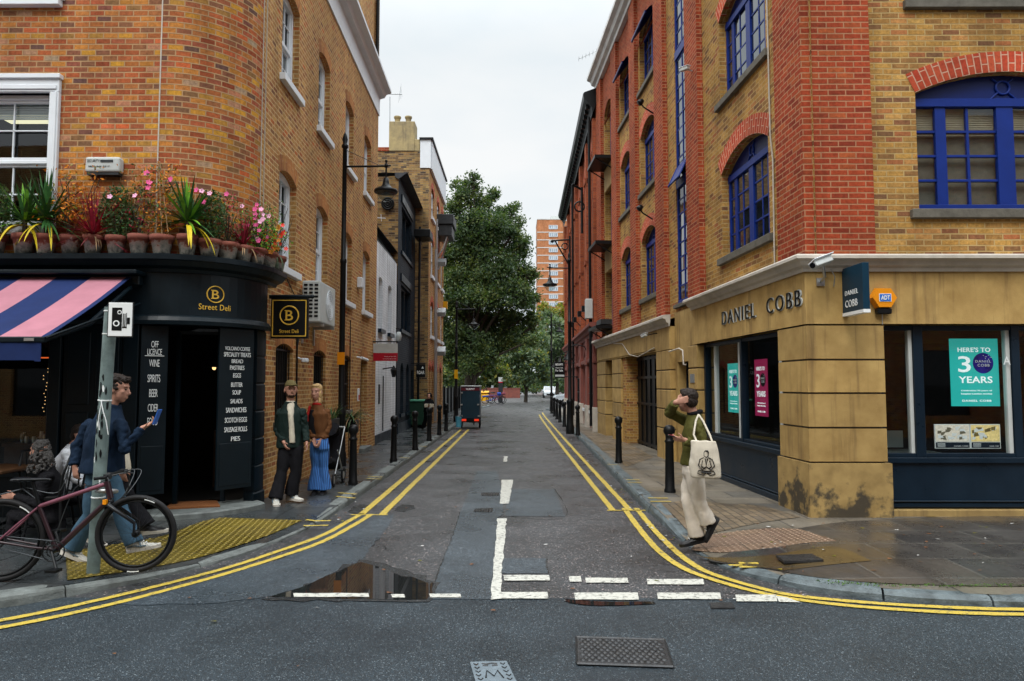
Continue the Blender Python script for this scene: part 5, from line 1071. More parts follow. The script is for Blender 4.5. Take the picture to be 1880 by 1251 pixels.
for h in gh_[:3]:
    mb = MB(); mb.face([LW(h['s0'], .16, h['z0']), LW(h['s1'], .16, h['z0']), LW(h['s1'], .16, 2.4), LW(h['s0'], .16, 2.4)]); F_ = mb.build('window_glass', M['glass2'], lb)
    mb = MB(); n = 7
    for k in range(n+1): s_ = h['s0']+.02+(h['s1']-h['s0']-.04)*k/n; mb.tube([LW(s_, .06, h['z0']), LW(s_, .06, 2.38)], .009, 5)
    for z in (1.25, 1.75, 2.28): mb.box(h['s0'], h['s1'], .05, .07, z, z+.025, LW)
    mb.box(h['s0'], h['s0']+.05, .1, .17, h['z0'], 2.38, LW); mb.box(h['s1']-.05, h['s1'], .1, .17, h['z0'], 2.38, LW); mb.build('window_bars', M['black'], lb)
    mb = MB(); mb.box(h['s0']-.06, h['s1']+.06, -.05, .1, h['z0']-.08, h['z0'], LW); mb.build('window_sill', M['sillstone'], lb, .005)
h = gh_[3]; mb = MB(); mb.box(h['s0'], h['s1'], .15, .2, .12, 2.4, LW); 
for z0, z1 in ((.3, 1.0), (1.15, 2.1)):
    for a in (.1, .48): mb.box(h['s0']+a, h['s0']+a+.3, .135, .15, z0, z1, LW)
mb.build('side_door', M['doordark'], lb, .004)
mb = MB(); mb.box(h['s0']-.1, h['s1']+.1, -.12, .14, .08, .2, LW); mb.build('door_step', M['granite_light'], lb, .01)
# ---- shopfront joinery
D = M['deli']
mb = MB(); path_mould(mb, cpath(.09, .14), [(0, 2.60), (0, 3.2), (-.2, 3.2), (-.2, 2.60)], -1); path_mould(mb, cpath(.09, .145), [(0, 2.5), (.05, 2.5), (.06, 2.55), (.03, 2.6), (0, 2.62), (-.2, 2.62), (-.2, 2.5)], -1); mb.build('fascia', D, lb)
mb = MB(); path_mould(mb, cpath(0, .45), [(-.02, 3.16), (.11, 3.16), (.13, 3.2), (.2, 3.23), (.25, 3.29), (.27, 3.30), (.27, 3.36), (.25, 3.37), (-.02, 3.37)], -1); mb.build('shop_cornice', D, lb)
# right hand pilaster with blocks
def arcpath(off, a0, send=.14): return arc(AR+off, a0, 0, 6)+[LW(send, -off, 0)[:2]]
for k in range(6):
    z0 = .28+k*.37; mb = MB(); path_mould(mb, arcpath(.085, -10), [(-.12, z0+.008), (-.012, z0+.008), (0, z0+.02), (0, z0+.35), (-.012, z0+.362), (-.12, z0+.362)], -1); mb.build('pilaster_block', D, lb)
mb = MB(); path_mould(mb, arcpath(.1, -12, .16), [(-.15, .0), (0, .0), (0, .27), (-.02, .29), (-.15, .29)], -1); path_mould(mb, arcpath(.07, -9, .13), [(-.15, .2), (0, .2), (0, 2.5), (-.15, 2.5)], -1); mb.build('pilaster', D, lb)
# left part: posts, stall riser, big windows under the awning
mb = MB()
for a, b in ((-.32, -.13), (-1.25, -1.1), (-3.2, -3.05), (-5.2, -5.05), (-7.2, -7.05), (-9.43, -9.2)): mb.box(a, b, -.09, .1, .05, 2.5, LF)
mb.box(-9.43, -.3, -.05, .1, .05, .62, LF); mb.box(-9.43, -.3, -.08, .1, .60, .66, LF)
for a, b in ((-1.08, -.34),): mb.box(a, b, -.06, .05, .62, 2.5, LF)
for a in (-1.02, -.66):
    for z0, z1 in ((.75, 1.4), (1.5, 2.4)): mb.box(a, a+.28, -.075, -.05, z0, z1, LF)
mb.build('shopfront_posts', D, lb, .006)
mb = MB(); mb.face([LF(-9.4, .0, .62), LF(-1.1, .0, .62), LF(-1.1, .0, 2.5), LF(-9.4, .0, 2.5)]); mb.build('shop_window_pane', M['clear'], lb)
mb = MB(); P = LF
for q in ([(-9.4, 3.2), (.8, 3.2)], [(-9.4, .05), (-9.4, 3.2)], [(.8, 1.6), (.8, 3.2)]): mb.face([P(*q[0], .1), P(*q[1], .1), P(*q[1], 2.7), P(*q[0], 2.7)])
mb.face([P(-9.4, .05, 2.62), P(-.1, .05, 2.62), P(.8, .9, 2.62), P(.8, 3.2, 2.62), P(-9.4, 3.2, 2.62)]); mb.face([P(-9.4, .05, .18), P(-.1, .05, .18), P(.8, .9, .18), P(.8, 3.2, .18), P(-9.4, 3.2, .18)]); mb.build('deli_interior', M['interior'], lb)
mb = MB(); r = random.Random(9)       # shelves with bottles and jars deep in the shop
wood = mat('dark_wood', (.06, .028, .012), .5, .3, 6)
for z in (.9, 1.35, 1.8): mb.box(-.05, .75, 2.5, 2.8, z, z+.03, LF)
mb.box(-.0, .7, 1.9, 2.3, .2, 1.05, LF); mb.build('shelves', wood, lb)
mb = MB()
for z in (.93, 1.38, 1.83):
    for k in range(12): c_ = LF(-.02+k*.064, 2.6, z); hh = r.uniform(.14, .26); mb.lathe([(.022, 0), (.022, hh*.6), (.009, hh*.78), (.009, hh)], c_, 7, m=r.choice((0, 1, 2)))
mb.build('bottles', [mat('bottle_green', (.03, .06, .02), .2, .2, 5), mat('bottle_amber', (.20, .07, .01), .2, .2, 5), mat('bottle_pale', (.25, .22, .15), .3, .2, 5)], lb)['kind'] = 'stuff'
mb = MB(); mb.lathe([(.02, .25), (.06, .2), (.14, .05), (.15, 0)], LF(.15, 1.5, 2.0), 14); mb.tube([LF(.15, 1.5, 2.25), LF(.15, 1.5, 2.6)], .006, 4); mb.build('pendant_shade', M['black'], lb)
glow = mat('warm_bulb', (.9, .5, .2), .5, 0, 1, emis=(1, .62, .25, 1.6))
mb = MB()
for k in range(5): mb.ball(LF(.2+.1*k, 2.7, 2.06), .012, 6)
mb.ball(LF(.15, 1.5, 1.99), .03, 8)
mb.build('bulbs', glow, lb)
mb = MB(); r = random.Random(2)       # fairy lights in the left window
for k in range(13): z = 1.95-k*.045; mb.ball((-5.95+r.uniform(-.03, .03), 8.97, z), .006, 5)
mb.build('fairy_lights', glow, lb)
mb = MB(); mb.box(-6.2, -5.9, 8.96, 8.97, 2.08, 2.095); mb.build('neon_strip', mat('red_neon', (.8, .15, .05), .5, 0, 1, emis=(1, .15, .03, .8)), lb)
mb = MB(); mb.box(-6.6, -5.3, 9.2, 9.7, .18, .95); mb.box(-6.6, -5.3, 9.15, 9.75, .95, .99)
mb.build('counter', wood, lb)
mb = MB()
for k in range(46): c_ = (-6.5+r.uniform(0, 1.15), 9.2+r.uniform(0, .4), .99); hh = r.uniform(.05, .16); mb.lathe([(.02, 0), (.026, hh*.5), (.02, hh)], c_, 7, m=r.choice((0, 1)))
mb.build('glassware', [M['steel'], M['glass']], lb)['kind'] = 'stuff'
# door leaf far side and doorway surround
mb = MB(); p = [LW(-.35, .5, 0), LW(.25, 1.2, 0)]; mb.tube([(-4.42, 9.3, .2), (-4.42, 9.3, 2.5)], .035, 4); mb.tube([(-3.88, 9.5, .2), (-3.88, 9.5, 2.5)], .035, 4); mb.tube([(-4.42, 9.3, 2.45), (-3.88, 9.5, 2.45)], .04, 4); mb.build('door_frame', D, lb)
def board(name, p, q, z0, z1, lines, sc, cyline=None):
    a, b = Vector((*p, 0)), Vector((*q, 0)); d = (b-a).normalized(); n = d.cross(Vector((0, 0, 1))); w = (b-a).length; mb = MB()
    F_ = Fr(p, (d.x, d.y), (-n.x, -n.y)); mb.box(0, w, 0, .04, z0, z1, F_); mb.box(.03, w-.03, -.008, 0, z0+.05, z0+.6, F_); o = mb.build(name, D, lb, .005)
    mb = MB()
    for body, zc, wd, h_ in lines: fit_text(body, w/2-wd/2, w/2+wd/2, h_, (a.x+n.x*.012, a.y+n.y*.012, zc-h_/2), d, None, None, '', .002, mb=mb, space=.9, thick=-.004)
    if cyline: mb.box(w/2-.11, w/2+.11, -.015, -.011, cyline, cyline+.008, F_)
    mb.build('lettering', M['chalk'], o); return o
S = .00725; zz = lambda y, s_=S: CAMH+(706-y)*s_
board('menu_board', (-3.845, 9.20), (-3.55, 9.62), .38, 2.49, [(t_, zz(y)-.005, w*S*1.22, h_*S) for t_, y, w, h_ in (('VOLCANO COFFEE', 640, 42, 7), ('SPECIALITY TREATS', 651, 45, 8), ('BREAD', 663, 19, 7), ('PASTRIES', 675, 24, 8), ('EGGS', 689, 13, 8), ('BUTTER', 706, 19, 8), ('SOUP', 720, 14, 8), ('SALADS', 736, 20, 8), ('SANDWICHES', 752, 34, 9), ('SCOTCH EGGS', 770, 37, 9), ('SAUSAGE ROLLS', 787, 38, 9), ('PIES', 804, 15, 8))], S)
S2 = .0068
board('menu_board', (-4.66, 8.80), (-4.40, 8.965), .38, 2.49, [(t_, zz(y, S2), w*S2, h_*S2) for t_, y, w, h_ in (('OFF', 632, 12, 12), ('LICENCE', 646, 24, 11), ('WINE', 667, 17, 13), ('SPIRITS', 695, 21, 14), ('BEER', 722, 14, 14), ('CIDER', 749, 17, 14), ('FOOD', 774, 17, 14))], S2, zz(654, S2))
# curved lettering on the fascia
def wrap(mb0, R, a0, name, parent, mm):
    for i, v in enumerate(mb0.v):
        a = a0+v[0]/R; rr = R-v[1]; mb0.v[i] = (AC.x+rr*math.cos(a), AC.y+rr*math.sin(a), v[2])
    return mb0.build(name, mm, parent)
t0 = MB(); fit_text('Street Deli', -.20, .20, .075, (0, 0, 2.705), (1, 0, 0), None, None, '', .003, mb=t0, back=.004); fit_text('B', -.045, .045, .115, (0, 0, 2.85), (1, 0, 0), None, None, '', .003, mb=t0, back=.004, thick=.005)
for z_ in (2.85, 2.955): t0.box(-.058, .0, -.008, -.004, z_, z_+.010)
t0.torus((0, -.006, 2.908), .105, .008, (0, 1, 0), 40, 6)
wrap(t0, AR+.09, math.radians(-48.3), 'fascia_lettering', lb, M['gold'])
# step and doormat
mb = MB(); path_mould(mb, [(-4.9, 8.62)]+arc(AR+.30, -90, -14, 14), [(-.9, .02), (0, .02), (0, .16), (-.02, .18), (-.9, .18)], -1); mb.poly_prism([(-4.9, 8.62), (-4.57, 8.60)]+arc(AR+.28, -85, -14, 8)+[(-3.9, 10.2), (-4.9, 10.2)], .02, .179); setp(mb.build('door_step', M['granite_light'], lb))
t = thing('doormat', 'brown coir doormat on the curved step of the deli doorway', 'doormat'); q = [onZ(*p, .19) for p in ((300, 935), (318, 923), (398, 920), (404, 930))]
mb = MB(); mb.poly_prism(q, .182, .20); mb.build('mat', mat('coir', (.20, .075, .025), .95, .3, 60, .8, 200), t)
# ---- awning
aw = thing('striped_awning', 'pink and navy striped awning pulled out over the deli window', 'awning')
M['aw_pink'] = mat('pink_canvas', (.39, .165, .21), .8, .12, 3, .15, 150, dirt=.2, dirtc=(.3, .15, .18)); M['aw_navy'] = mat('navy_canvas', (.008, .021, .09), .8, .15, 3, .15, 150)
mb = MB(); XR = -4.76; n = 16; xs = [XR, XR-.06]+[XR-.06-.43*k for k in range(1, n)]
for k in range(len(xs)-1):
    a, b = xs[k], xs[k+1]; m_i = 0 if k == 0 else k % 2
    N_ = 6
    for j in range(N_):
        P = lambda x, t: (x, 8.72+(7.12-8.72)*t, 3.09+(2.21-3.09)*t-.03*math.sin(PI*t))
        mb.face([P(a, j/N_), P(b, j/N_), P(b, (j+1)/N_), P(a, (j+1)/N_)], None, m_i)
o = mb.build('canopy', [M['aw_navy'], M['aw_pink']], aw); s_ = o.modifiers.new('thick', 'SOLIDIFY'); s_.thickness = .006
mb = MB()
for k in range(len(xs)-1): mb.box(xs[k+1], xs[k], 7.085, 7.093, 1.98+.015*math.sin(k*2.2), 2.19, m=0)
mb.build('valance', M['aw_navy'], aw)
mb = MB(); mb.box(-12, XR+.03, 7.07, 7.15, 2.17, 2.23); mb.build('front_bar', D, aw, .01); mb = MB(); mb.box(-12, XR+.14, 8.55, 8.80, 3.10, 3.15); mb.box(-12, XR+.10, 8.70, 8.80, 2.98, 3.10); mb.build('cassette', D, aw, .01)
mb = MB(); mb.box(XR-.16, XR-.06, 7.062, 7.07, 2.185, 2.215); mb.build('maker_plate', M['steel'], aw)
mb = MB(); mb.tube([(XR+.0, 7.13, 2.2), (XR+.05, 7.8, 2.42), (XR+.0, 8.7, 2.95)], .03, 6); mb.tube([(XR+.03, 7.1, 2.22), (XR+.12, 8.7, 2.75)], .012, 5); mb.build('folding_arm', D, aw)
# ---- hanging sign
t = thing('hanging_sign', 'square black and gold deli sign hanging from a black bracket over the pavement', 'hanging sign')
mb = MB(); mb.box(-3.58, -3.03, 10.33, 10.38, 2.42, 3.02); mb.build('panel', M['black'], t, .006); mb = MB(); mb.tube([(-3.66, 10.355, 3.04), (-2.98, 10.355, 3.04)], .028, 8); mb.ball((-2.98, 10.355, 3.04), .035, 8); mb.build('bracket', M['darkmetal'] if False else M['deli'], t)
mb = MB()
for a, b, c_, d_ in ((-3.555, -3.055, 2.45, 2.462), (-3.555, -3.055, 2.975, 2.987), (-3.555, -3.543, 2.462, 2.975), (-3.067, -3.055, 2.462, 2.975)): mb.box(a, b, 10.322, 10.33, c_, d_)
mb.torus((-3.305, 10.325, 2.76), .135, .010, (0, 1, 0), 40, 6); fit_text('B', -.055, .055, .15, (-3.305, 10.326, 2.685), (1, 0, 0), None, None, '', .003, mb=mb, thick=.005); fit_text('Street Deli', -.14, .14, .055, (-3.305, 10.326, 2.50), (1, 0, 0), None, None, '', .003, mb=mb)
for z_ in (2.685, 2.825): mb.box(-3.375, -3.3, 10.320, 10.326, z_, z_+.011)
mb.build('gilt_lettering', M['gold'], t)
# ---- alarm box, AC unit, small wall fittings
t = thing('alarm_box', 'cream burglar alarm box on the orange brick above the flowerpots', 'alarm box'); mb = MB(); mb.box(-5.44, -5.0, 8.78, 8.9, 4.43, 4.63); mb.build('cover', M['grey_box'], t, .03, seg=3); mb = MB(); mb.box(-5.42, -5.02, 8.80, 8.9, 4.40, 4.44); mb.build('base', M['darkmetal'], t)
mb = MB(); mb.box(-5.24, -5.08, 8.774, 8.779, 4.555, 4.585); fit_text('SECURITY', -.17, -.01, .035, (-5.24, 8.777, 4.555), (1, 0, 0), None, None, '', .001, mb=mb); fit_text('0800 444 0517', -.15, .12, .022, (-5.24, 8.777, 4.49), (1, 0, 0), None, None, '', .001, mb=mb); mb.build('lettering', M['darkmetal'], t)
t = thing('air_conditioner', 'off white air conditioning unit mounted on the brick wall behind the hanging sign', 'air conditioner'); mb = MB(); mb.box(2.0, 3.12, -.36, -.06, 2.80, 3.50, LW); b_ = mb.build('casing', M['grey_box'], t, .02, seg=2)
mb = MB(); fc = LW(2.68, -.37, 3.15)
for r_ in (.06, .10, .14, .18, .22, .26): mb.torus(fc, r_, .006, LW.n, 32, 5)
for k in range(12): a = 2*PI*k/12; mb.tube([fc, LW(2.68+.27*math.cos(a), -.37, 3.15+.27*math.sin(a))], .004, 4)
mb.build('fan_grille', M['white'], t); mb = MB(); mb.lathe([(.27, 0), (.27, .004)], LW(2.68, -.358, 3.15), 28, axis=LW.n); mb.build('fan_recess', M['darkmetal'], t)
mb = MB()
for i in range(9):
    for j in range(3): mb.box(1.992, 2.0, -.33+j*.09, -.27+j*.09, 2.88+i*.066, 2.915+i*.066, LW)
mb.build('side_vents', M['black'], t); mb = MB()
for s_ in (2.2, 2.95): mb.box(s_, s_+.04, -.38, .02, 2.74, 2.79, LW); mb.box(s_, s_+.04, -.03, .02, 2.45, 2.79, LW)
mb.build('bracket', M['steel'], t)
mb = MB(); mb.tube([LW(1.9, -.02, 2.7), LW(1.9, -.03, 1.2)], .016, 6); mb.tube([LW(2.3, -.02, 2.8), LW(2.0, -.03, 2.6), LW(1.9, -.03, 2.4)], .012, 6); mb.tube([LW(2.25, -.02, 2.95), LW(1.2, -.02, 3.45)], .008, 5); mb.tube([LW(6.1, -.02, .12), LW(6.1, -.02, 3.2)], .012, 5); mb.build('wall_cable', M['black'], lb)
t = thing('security_camera', 'little white wall camera low between the barred windows of the brick building', 'security camera'); mb = MB(); mb.box(1.95, 2.12, -.16, -.08, 2.12, 2.19, LW); mb.build('housing', M['white'], t, .01); mb = MB(); mb.tube([LW(2.03, -.1, 2.15), LW(2.03, .0, 2.2)], .015, 6); mb.build('bracket', M['white'], t)
t = thing('security_camera', 'white bullet camera on the brick wall just above the side door', 'security camera'); mb = MB(); mb.tube([LW(6.95, -.12, 2.38), LW(7.15, -.22, 2.33)], .035, 8); mb.build('housing', M['white'], t); mb = MB(); mb.tube([LW(6.95, -.1, 2.38), LW(6.95, .0, 2.40)], .02, 6); mb.build('bracket', M['white'], t)
t = thing('wall_light', 'black wedge wall light on the brick between the second and third barred windows', 'wall light'); mb = MB(); q = [(-.01, 2.72), (-.17, 2.95), (-.17, 3.0), (-.01, 3.0)]; path_mould(mb, [LW(6.75, 0, 0), LW(6.95, 0, 0)], [(-o_, z_) for o_, z_ in q], 1); mb.build('housing', M['black'], t)
t = thing('vent_box', 'white plastic vent box on the brick wall below the third upper sash window', 'vent box'); mb = MB(); mb.box(6.85, 7.1, -.12, .0, 4.05, 4.3, LW); mb.build('cover', M['white'], t, .02, seg=2)
t = thing('entry_phone', 'small red and white entry panel beside the side door', 'entry phone'); mb = MB(); mb.box(7.05, 7.2, -.03, .0, 1.35, 1.65, LW); mb.build('panel', M['white'], t, .006); mb = MB(); mb.box(7.07, 7.18, -.035, -.03, 1.38, 1.5, LW); mb.build('keypad', M['red'], t)

# ---- flowerpots along the ledge
m, t_, b_ = newmat('chalky_terracotta'); Lk = t_.links.new; tcn = N(t_, 'ShaderNodeTexCoord'); sp = N(t_, 'ShaderNodeSeparateXYZ'); Lk(tcn.outputs['Object'], sp.inputs[0])
oi = N(t_, 'ShaderNodeObjectInfo'); vo = N(t_, 'ShaderNodeVectorMath', operation='ADD'); Lk(tcn.outputs['Object'], vo.inputs[0]); Lk(oi.outputs['Location'], vo.inputs[1])
n_ = N(t_, 'ShaderNodeTexNoise', Scale=11.0, Detail=8.0, Roughness=.65); Lk(vo.outputs[0], n_.inputs['Vector']); ma = N(t_, 'ShaderNodeMath', operation='MULTIPLY_ADD'); Lk(sp.outputs['Z'], ma.inputs[0]); ma.inputs[1].default_value = -2.6; Lk(n_.outputs['Fac'], ma.inputs[2])
rp = N(t_, 'ShaderNodeValToRGB'); e = rp.color_ramp.elements; e[0].position = .0; e[0].color = (.20, .06, .04, 1); e[1].position = .50; e[1].color = (.05, .055, .05, 1)
for p_, c_ in ((.13, (.26, .075, .045)), (.20, (.40, .33, .29)), (.34, (.25, .25, .22))): k = e.new(p_); k.color = (*c_, 1)
Lk(ma.outputs[0], rp.inputs[0]); Lk(rp.outputs[0], b_.inputs['Base Color']); b_.inputs['Roughness'].default_value = .9; M['pot'] = m
M['g_dark'] = mat('dark_green_blade', (.03, .10, .025), .45, .3, 20); M['g_bright'] = mat('bright_green_blade', (.15, .36, .03), .45, .3, 20); M['g_red'] = mat('wine_red_blade', (.30, .022, .045), .45, .35, 20); M['g_yel'] = mat('yellow_blade', (.62, .48, .02), .5, .25, 10); M['g_dry'] = mat('dry_blade', (.34, .22, .12), .8, .3, 10)
M['l_orange'] = mat('orange_leaf', (.58, .19, .015), .6, .3, 20); M['pink'] = mat('pink_petal', (.72, .09, .28), .5, .2, 9); M['palepink'] = mat('pale_pink_petal', (.80, .40, .58), .5, .2, 9); M['redfl'] = mat('scarlet_petal', (.70, .035, .015), .5, .2, 9); M['soil'] = mat('soil', (.03, .02, .014), .95, .3, 30)
def blade(mb, c, d, L, w, droop, m=0, seg=5):
    d = Vector(d).normalized(); p = Vector(c); v = d.copy(); side = d.cross(Vector((0, 0, 1))); side = side.normalized() if side.length > .1 else Vector((1, 0, 0)); rows = []
    for k in range(seg+1):
        t = k/seg; ww = w*(1-t)**.6*(.55+.9*min(1, t*3)) if k < seg else .001; rows.append([p-side*ww/2, p-side*0+Vector((0, 0, -ww*.15)), p+side*ww/2]); v = (v+Vector((0, 0, -droop/seg))).normalized(); p = p+v*L/seg
    mb.grid(rows, m, True)
def leafquad(mb, p, s_, r, m=0, nrm=None):
    n = Vector((r.gauss(0, 1), r.gauss(0, 1), r.gauss(.4, 1))).normalized(); a = n.orthogonal().normalized(); b = n.cross(a); an = r.uniform(0, 6.28); u = a*math.cos(an)+b*math.sin(an); w = n.cross(u)
    p = Vector(p); mb.face([p-u*s_, p+w*s_*.42, p+u*s_, p-w*s_*.42], None, m)
def flower(mb, p, s_, r, m=0, n=None):
    n = Vector(n or (r.uniform(-.4, .4), -1, r.uniform(0, .5))).normalized(); a = n.orthogonal().normalized(); b = n.cross(a); p = Vector(p)
    for k in range(5): t = 2*PI*k/5; d = a*math.cos(t)+b*math.sin(t); e_ = a*math.cos(t+.55)+b*math.sin(t+.55); f_ = a*math.cos(t-.55)+b*math.sin(t-.55); mb.face([p, p+f_*s_*.8+n*.004, p+d*s_*1.05+n*.006, p+e_*s_*.8+n*.004], None, m)
def ledge_at(u, off=.145):
    best = None
    for k in range(600):
        t = k/600
        if t < .5: x, y = -8+3.43*t*2, 8.9-off
        elif t < .85: a = math.radians(-90+90*(t-.5)/.35); x, y = AC.x+(AR+off)*math.cos(a), AC.y+(AR+off)*math.sin(a)
        else: x, y, _ = LW((t-.85)/.15*.45, -off, 0)
        e_ = abs(945+1300*x/y-u)
        if best is None or e_ < best[0]: best = (e_, x, y)
    return best[1], best[2]
G_ = 'flowerpots along the deli ledge'
def potted(u, kind, label, sc=1.0, seed=0, ht=.235):
    x, y = ledge_at(u); r = random.Random(seed+int(u)); sc *= r.uniform(.88, 1.08); ht *= r.uniform(.9, 1.1); t = thing('potted_plant', label, 'potted plant', (x, y, 3.372), 0, G_)
    mb = MB(); R_ = .128*sc; q = r.uniform(.94, 1.05); mb.lathe([(R_*.66, 0), (R_*.72, .01), (R_*.95, ht*.72*q), (R_*1.07, ht*.74*q), (R_*1.1, ht*q), (R_*.98, ht*q), (R_*.93, ht*.86)], (0, 0, 0), 22); mb.build('pot', M['pot'], t)
    mb = MB(); mb.lathe([(R_*.95, 0), (.001, .006)], (0, 0, ht*.87), 14); mb.build('soil', M['soil'], t); z = ht*.88
    if kind in ('cord_green', 'cord_dark', 'cord_red', 'cord_small'):
        mb = MB(); big = {'cord_green': (60, .46, .038), 'cord_dark': (85, .56, .028), 'cord_red': (120, .52, .018), 'cord_small': (80, .36, .016)}[kind]; zc = z+(.16 if kind in ('cord_green', 'cord_dark') else .03)
        if zc > z+.1: mb.tube([(0, 0, z), (0, 0, zc)], .022, 6, m=3)
        for k in range(big[0]):
            a = r.uniform(0, 2*PI); el = math.radians(r.uniform(5, 85)) if r.random() < .8 else math.radians(r.uniform(-15, 10)); d = (math.cos(a)*math.cos(el), math.sin(a)*math.cos(el)*.7, math.sin(el)); mi = r.choice((0, 0, 1)); blade(mb, (0, 0, zc+r.uniform(-.02, .02)), d, big[1]*r.uniform(.6, 1.05), big[2]*r.uniform(.7, 1.2), .45*(1.1-math.sin(el)), mi)
        if kind == 'cord_green' or kind == 'cord_dark':
            for k in range(6): a = r.uniform(PI*1.0, 2*PI); blade(mb, (0, 0, zc-.05), (math.cos(a), math.sin(a)*.6-.1, .25), r.uniform(.35, .5), .035, 2.2, 2, 7)
        else:
            for k in range(7): a = r.uniform(PI, 2*PI); blade(mb, (0, 0, z+.02), (math.cos(a), math.sin(a)*.6, .4), r.uniform(.2, .32), .015, 2.6, 4, 7)
        cols_ = [M['g_dark'], M['g_bright'], M['g_yel'], M['bark'], M['g_dry']] if kind in ('cord_green', 'cord_dark') else [M['g_red'], mat('rust_blade', (.12, .02, .02), .5, .3, 9), M['g_yel'], M['bark'], M['g_dry']]
        if kind == 'cord_dark': cols_[1] = M['g_dark']
        mb.build('foliage', cols_, t)
    elif kind in ('bush', 'bush_pink', 'bush_dark'):
        mb = MB()
        for k in range(1500 if kind != 'bush_dark' else 420):
            v = Vector((r.gauss(0, 1), r.gauss(0, 1), r.gauss(0, 1))).normalized()*r.uniform(.3, 1)**.5; leafquad(mb, (v.x*.185, v.y*.13, z+.25+v.z*.29), r.uniform(.012, .024), r, r.choice((0, 0, 1)))
        for k in range(10): a = r.uniform(0, 6.28); mb.tube([(0, 0, z), (math.cos(a)*.08, math.sin(a)*.06, z+.3)], .004, 4, m=2)
        mb.build('foliage', [M['leaf_mid'], M['g_dark'] if kind != 'bush_dark' else M['g_red'], M['bark']], t)
        mb = MB()
        for k in range(4 if kind == 'bush_pink' else 1): flower(mb, (r.uniform(-.2, .12), -.12, z+r.uniform(.35, .5)), .028, r, r.choice((0, 1)))
        mb.build('flowers', [M['pink'], M['palepink']], t)
    elif kind == 'orange':
        mb = MB()
        for k in range(9): a = r.uniform(-.5, .5); mb.tube([(0, 0, z), (a*.3, r.uniform(-.05, .05), z+.3), (a*.6, r.uniform(-.1, .1), z+.55+r.uniform(-.1, .1))], .0035, 4, m=1)
        for k in range(600): q = abs(r.gauss(0, .5)); leafquad(mb, (r.gauss(.02, .13), r.gauss(0, .06), z+.15+min(1, q)*.55), r.uniform(.012, .028), r, 0 if r.random() < .8 else 2)
        mb.build('foliage', [M['l_orange'], M['bark'], M['leaf_yellow']], t)
    elif kind == 'canes':
        mb = MB()
        for a in (-.06, 0, .07): mb.tube([(a, 0, z-.03), (a*.15-.06, 0, z+.75)], .006, 5, m=1)
        for k in range(650): q = r.random(); leafquad(mb, (r.gauss(-.06, .10+.07*q), r.gauss(0, .05), z+.05+q*.68), r.uniform(.012, .026), r, r.choice((0, 0, 0, 2, 3)))
        mb.build('foliage', [M['l_orange'], M['g_dry'], M['g_dark'], M['leaf_yellow']], t)
        mb = MB()
        for k in range(4): flower(mb, (r.uniform(-.26, .14), -.08, z+r.uniform(.42, .62)), .033, r)
        mb.build('flowers', [M['pink']], t)
    elif kind in ('pinkflowers', 'redflowers', 'twiggy'):
        mb = MB()
        if kind != 'twiggy':
            for k in range(900): leafquad(mb, (r.gauss(0, .10), r.gauss(0, .06), z+abs(r.gauss(.18, .15))), r.uniform(.012, .022), r, r.choice((0, 1)))
        for k in range(16): a = r.uniform(-1, 1); mb.tube([(0, 0, z), (a*.12, r.uniform(-.06, .06), z+.2), (a*.22, r.uniform(-.1, .1), z+.42*r.random()+.1)], .003, 4, m=2)
        if kind == 'twiggy':
            for k in range(14): a = r.uniform(PI, 2*PI); blade(mb, (0, 0, z), (math.cos(a), math.sin(a), .7), r.uniform(.25, .45), .008, 2.2, 3, 6)
        mb.build('foliage', [M['g_dark'], M['g_bright'], M['bark'], M['g_dark']], t)
        mb = MB()
        for k in range({'pinkflowers': 26, 'redflowers': 60, 'twiggy': 2}[kind]):
            flower(mb, (r.gauss(0, .11), r.uniform(-.13, .02), z+r.uniform(.08, .5) if kind == 'pinkflowers' else z+r.uniform(.0, .3)), r.uniform(.02, .034), r, r.choice((0, 1)))
        mb.build('flowers', [M['pink'], M['palepink']] if kind != 'redflowers' else [M['redfl'], M['l_orange']], t)
    for ch_ in t.children:
        if ch_.name.split('.')[0] in ('foliage', 'flowers'): ch_.scale = (1.22, 1.15, 1.28); ch_.location.z = -.05
    return t
for args in ((-22, 'bush', 'leafy green potted plant at the left edge of the ledge, partly under the window'), (32, 'cord_green', 'arching green plant with yellowed strap leaves in the leftmost whitened pot'), (73, 'cord_dark', 'tall dark green spiky cordyline in front of the white window frame'),
             (118, 'orange', 'wispy plant with orange autumn leaves below the alarm box'), (161, 'cord_red', 'large wine red spiky cordyline in a half white pot'), (203, 'bush', 'dense dark green bushy plant in a bright orange pot'), (246, 'bush_dark', 'sparse dark twiggy plant in a dull brown pot'),
             (289, 'canes', 'orange leaved climber on three canes with pink flowers'), (336, 'cord_green', 'bright green spiky cordyline with yellow hanging leaves at the start of the curve'), (377, 'bush_pink', 'rounded green bush with a few pale pink flowers on the curve'),
             (412, 'bush_dark', 'short withered plant with reddish stems on the curve of the ledge'), (441, 'cord_small', 'small wine red spiky plant beside the pink flowers'), (466, 'pinkflowers', 'tall plant covered in pink flowers near the end of the ledge'), (486, 'redflowers', 'bushy scarlet flowered plant near the end of the ledge'), (503, 'twiggy', 'straggly bare stemmed plant in the last pot by the sash window')):
    potted(*args, seed=3)
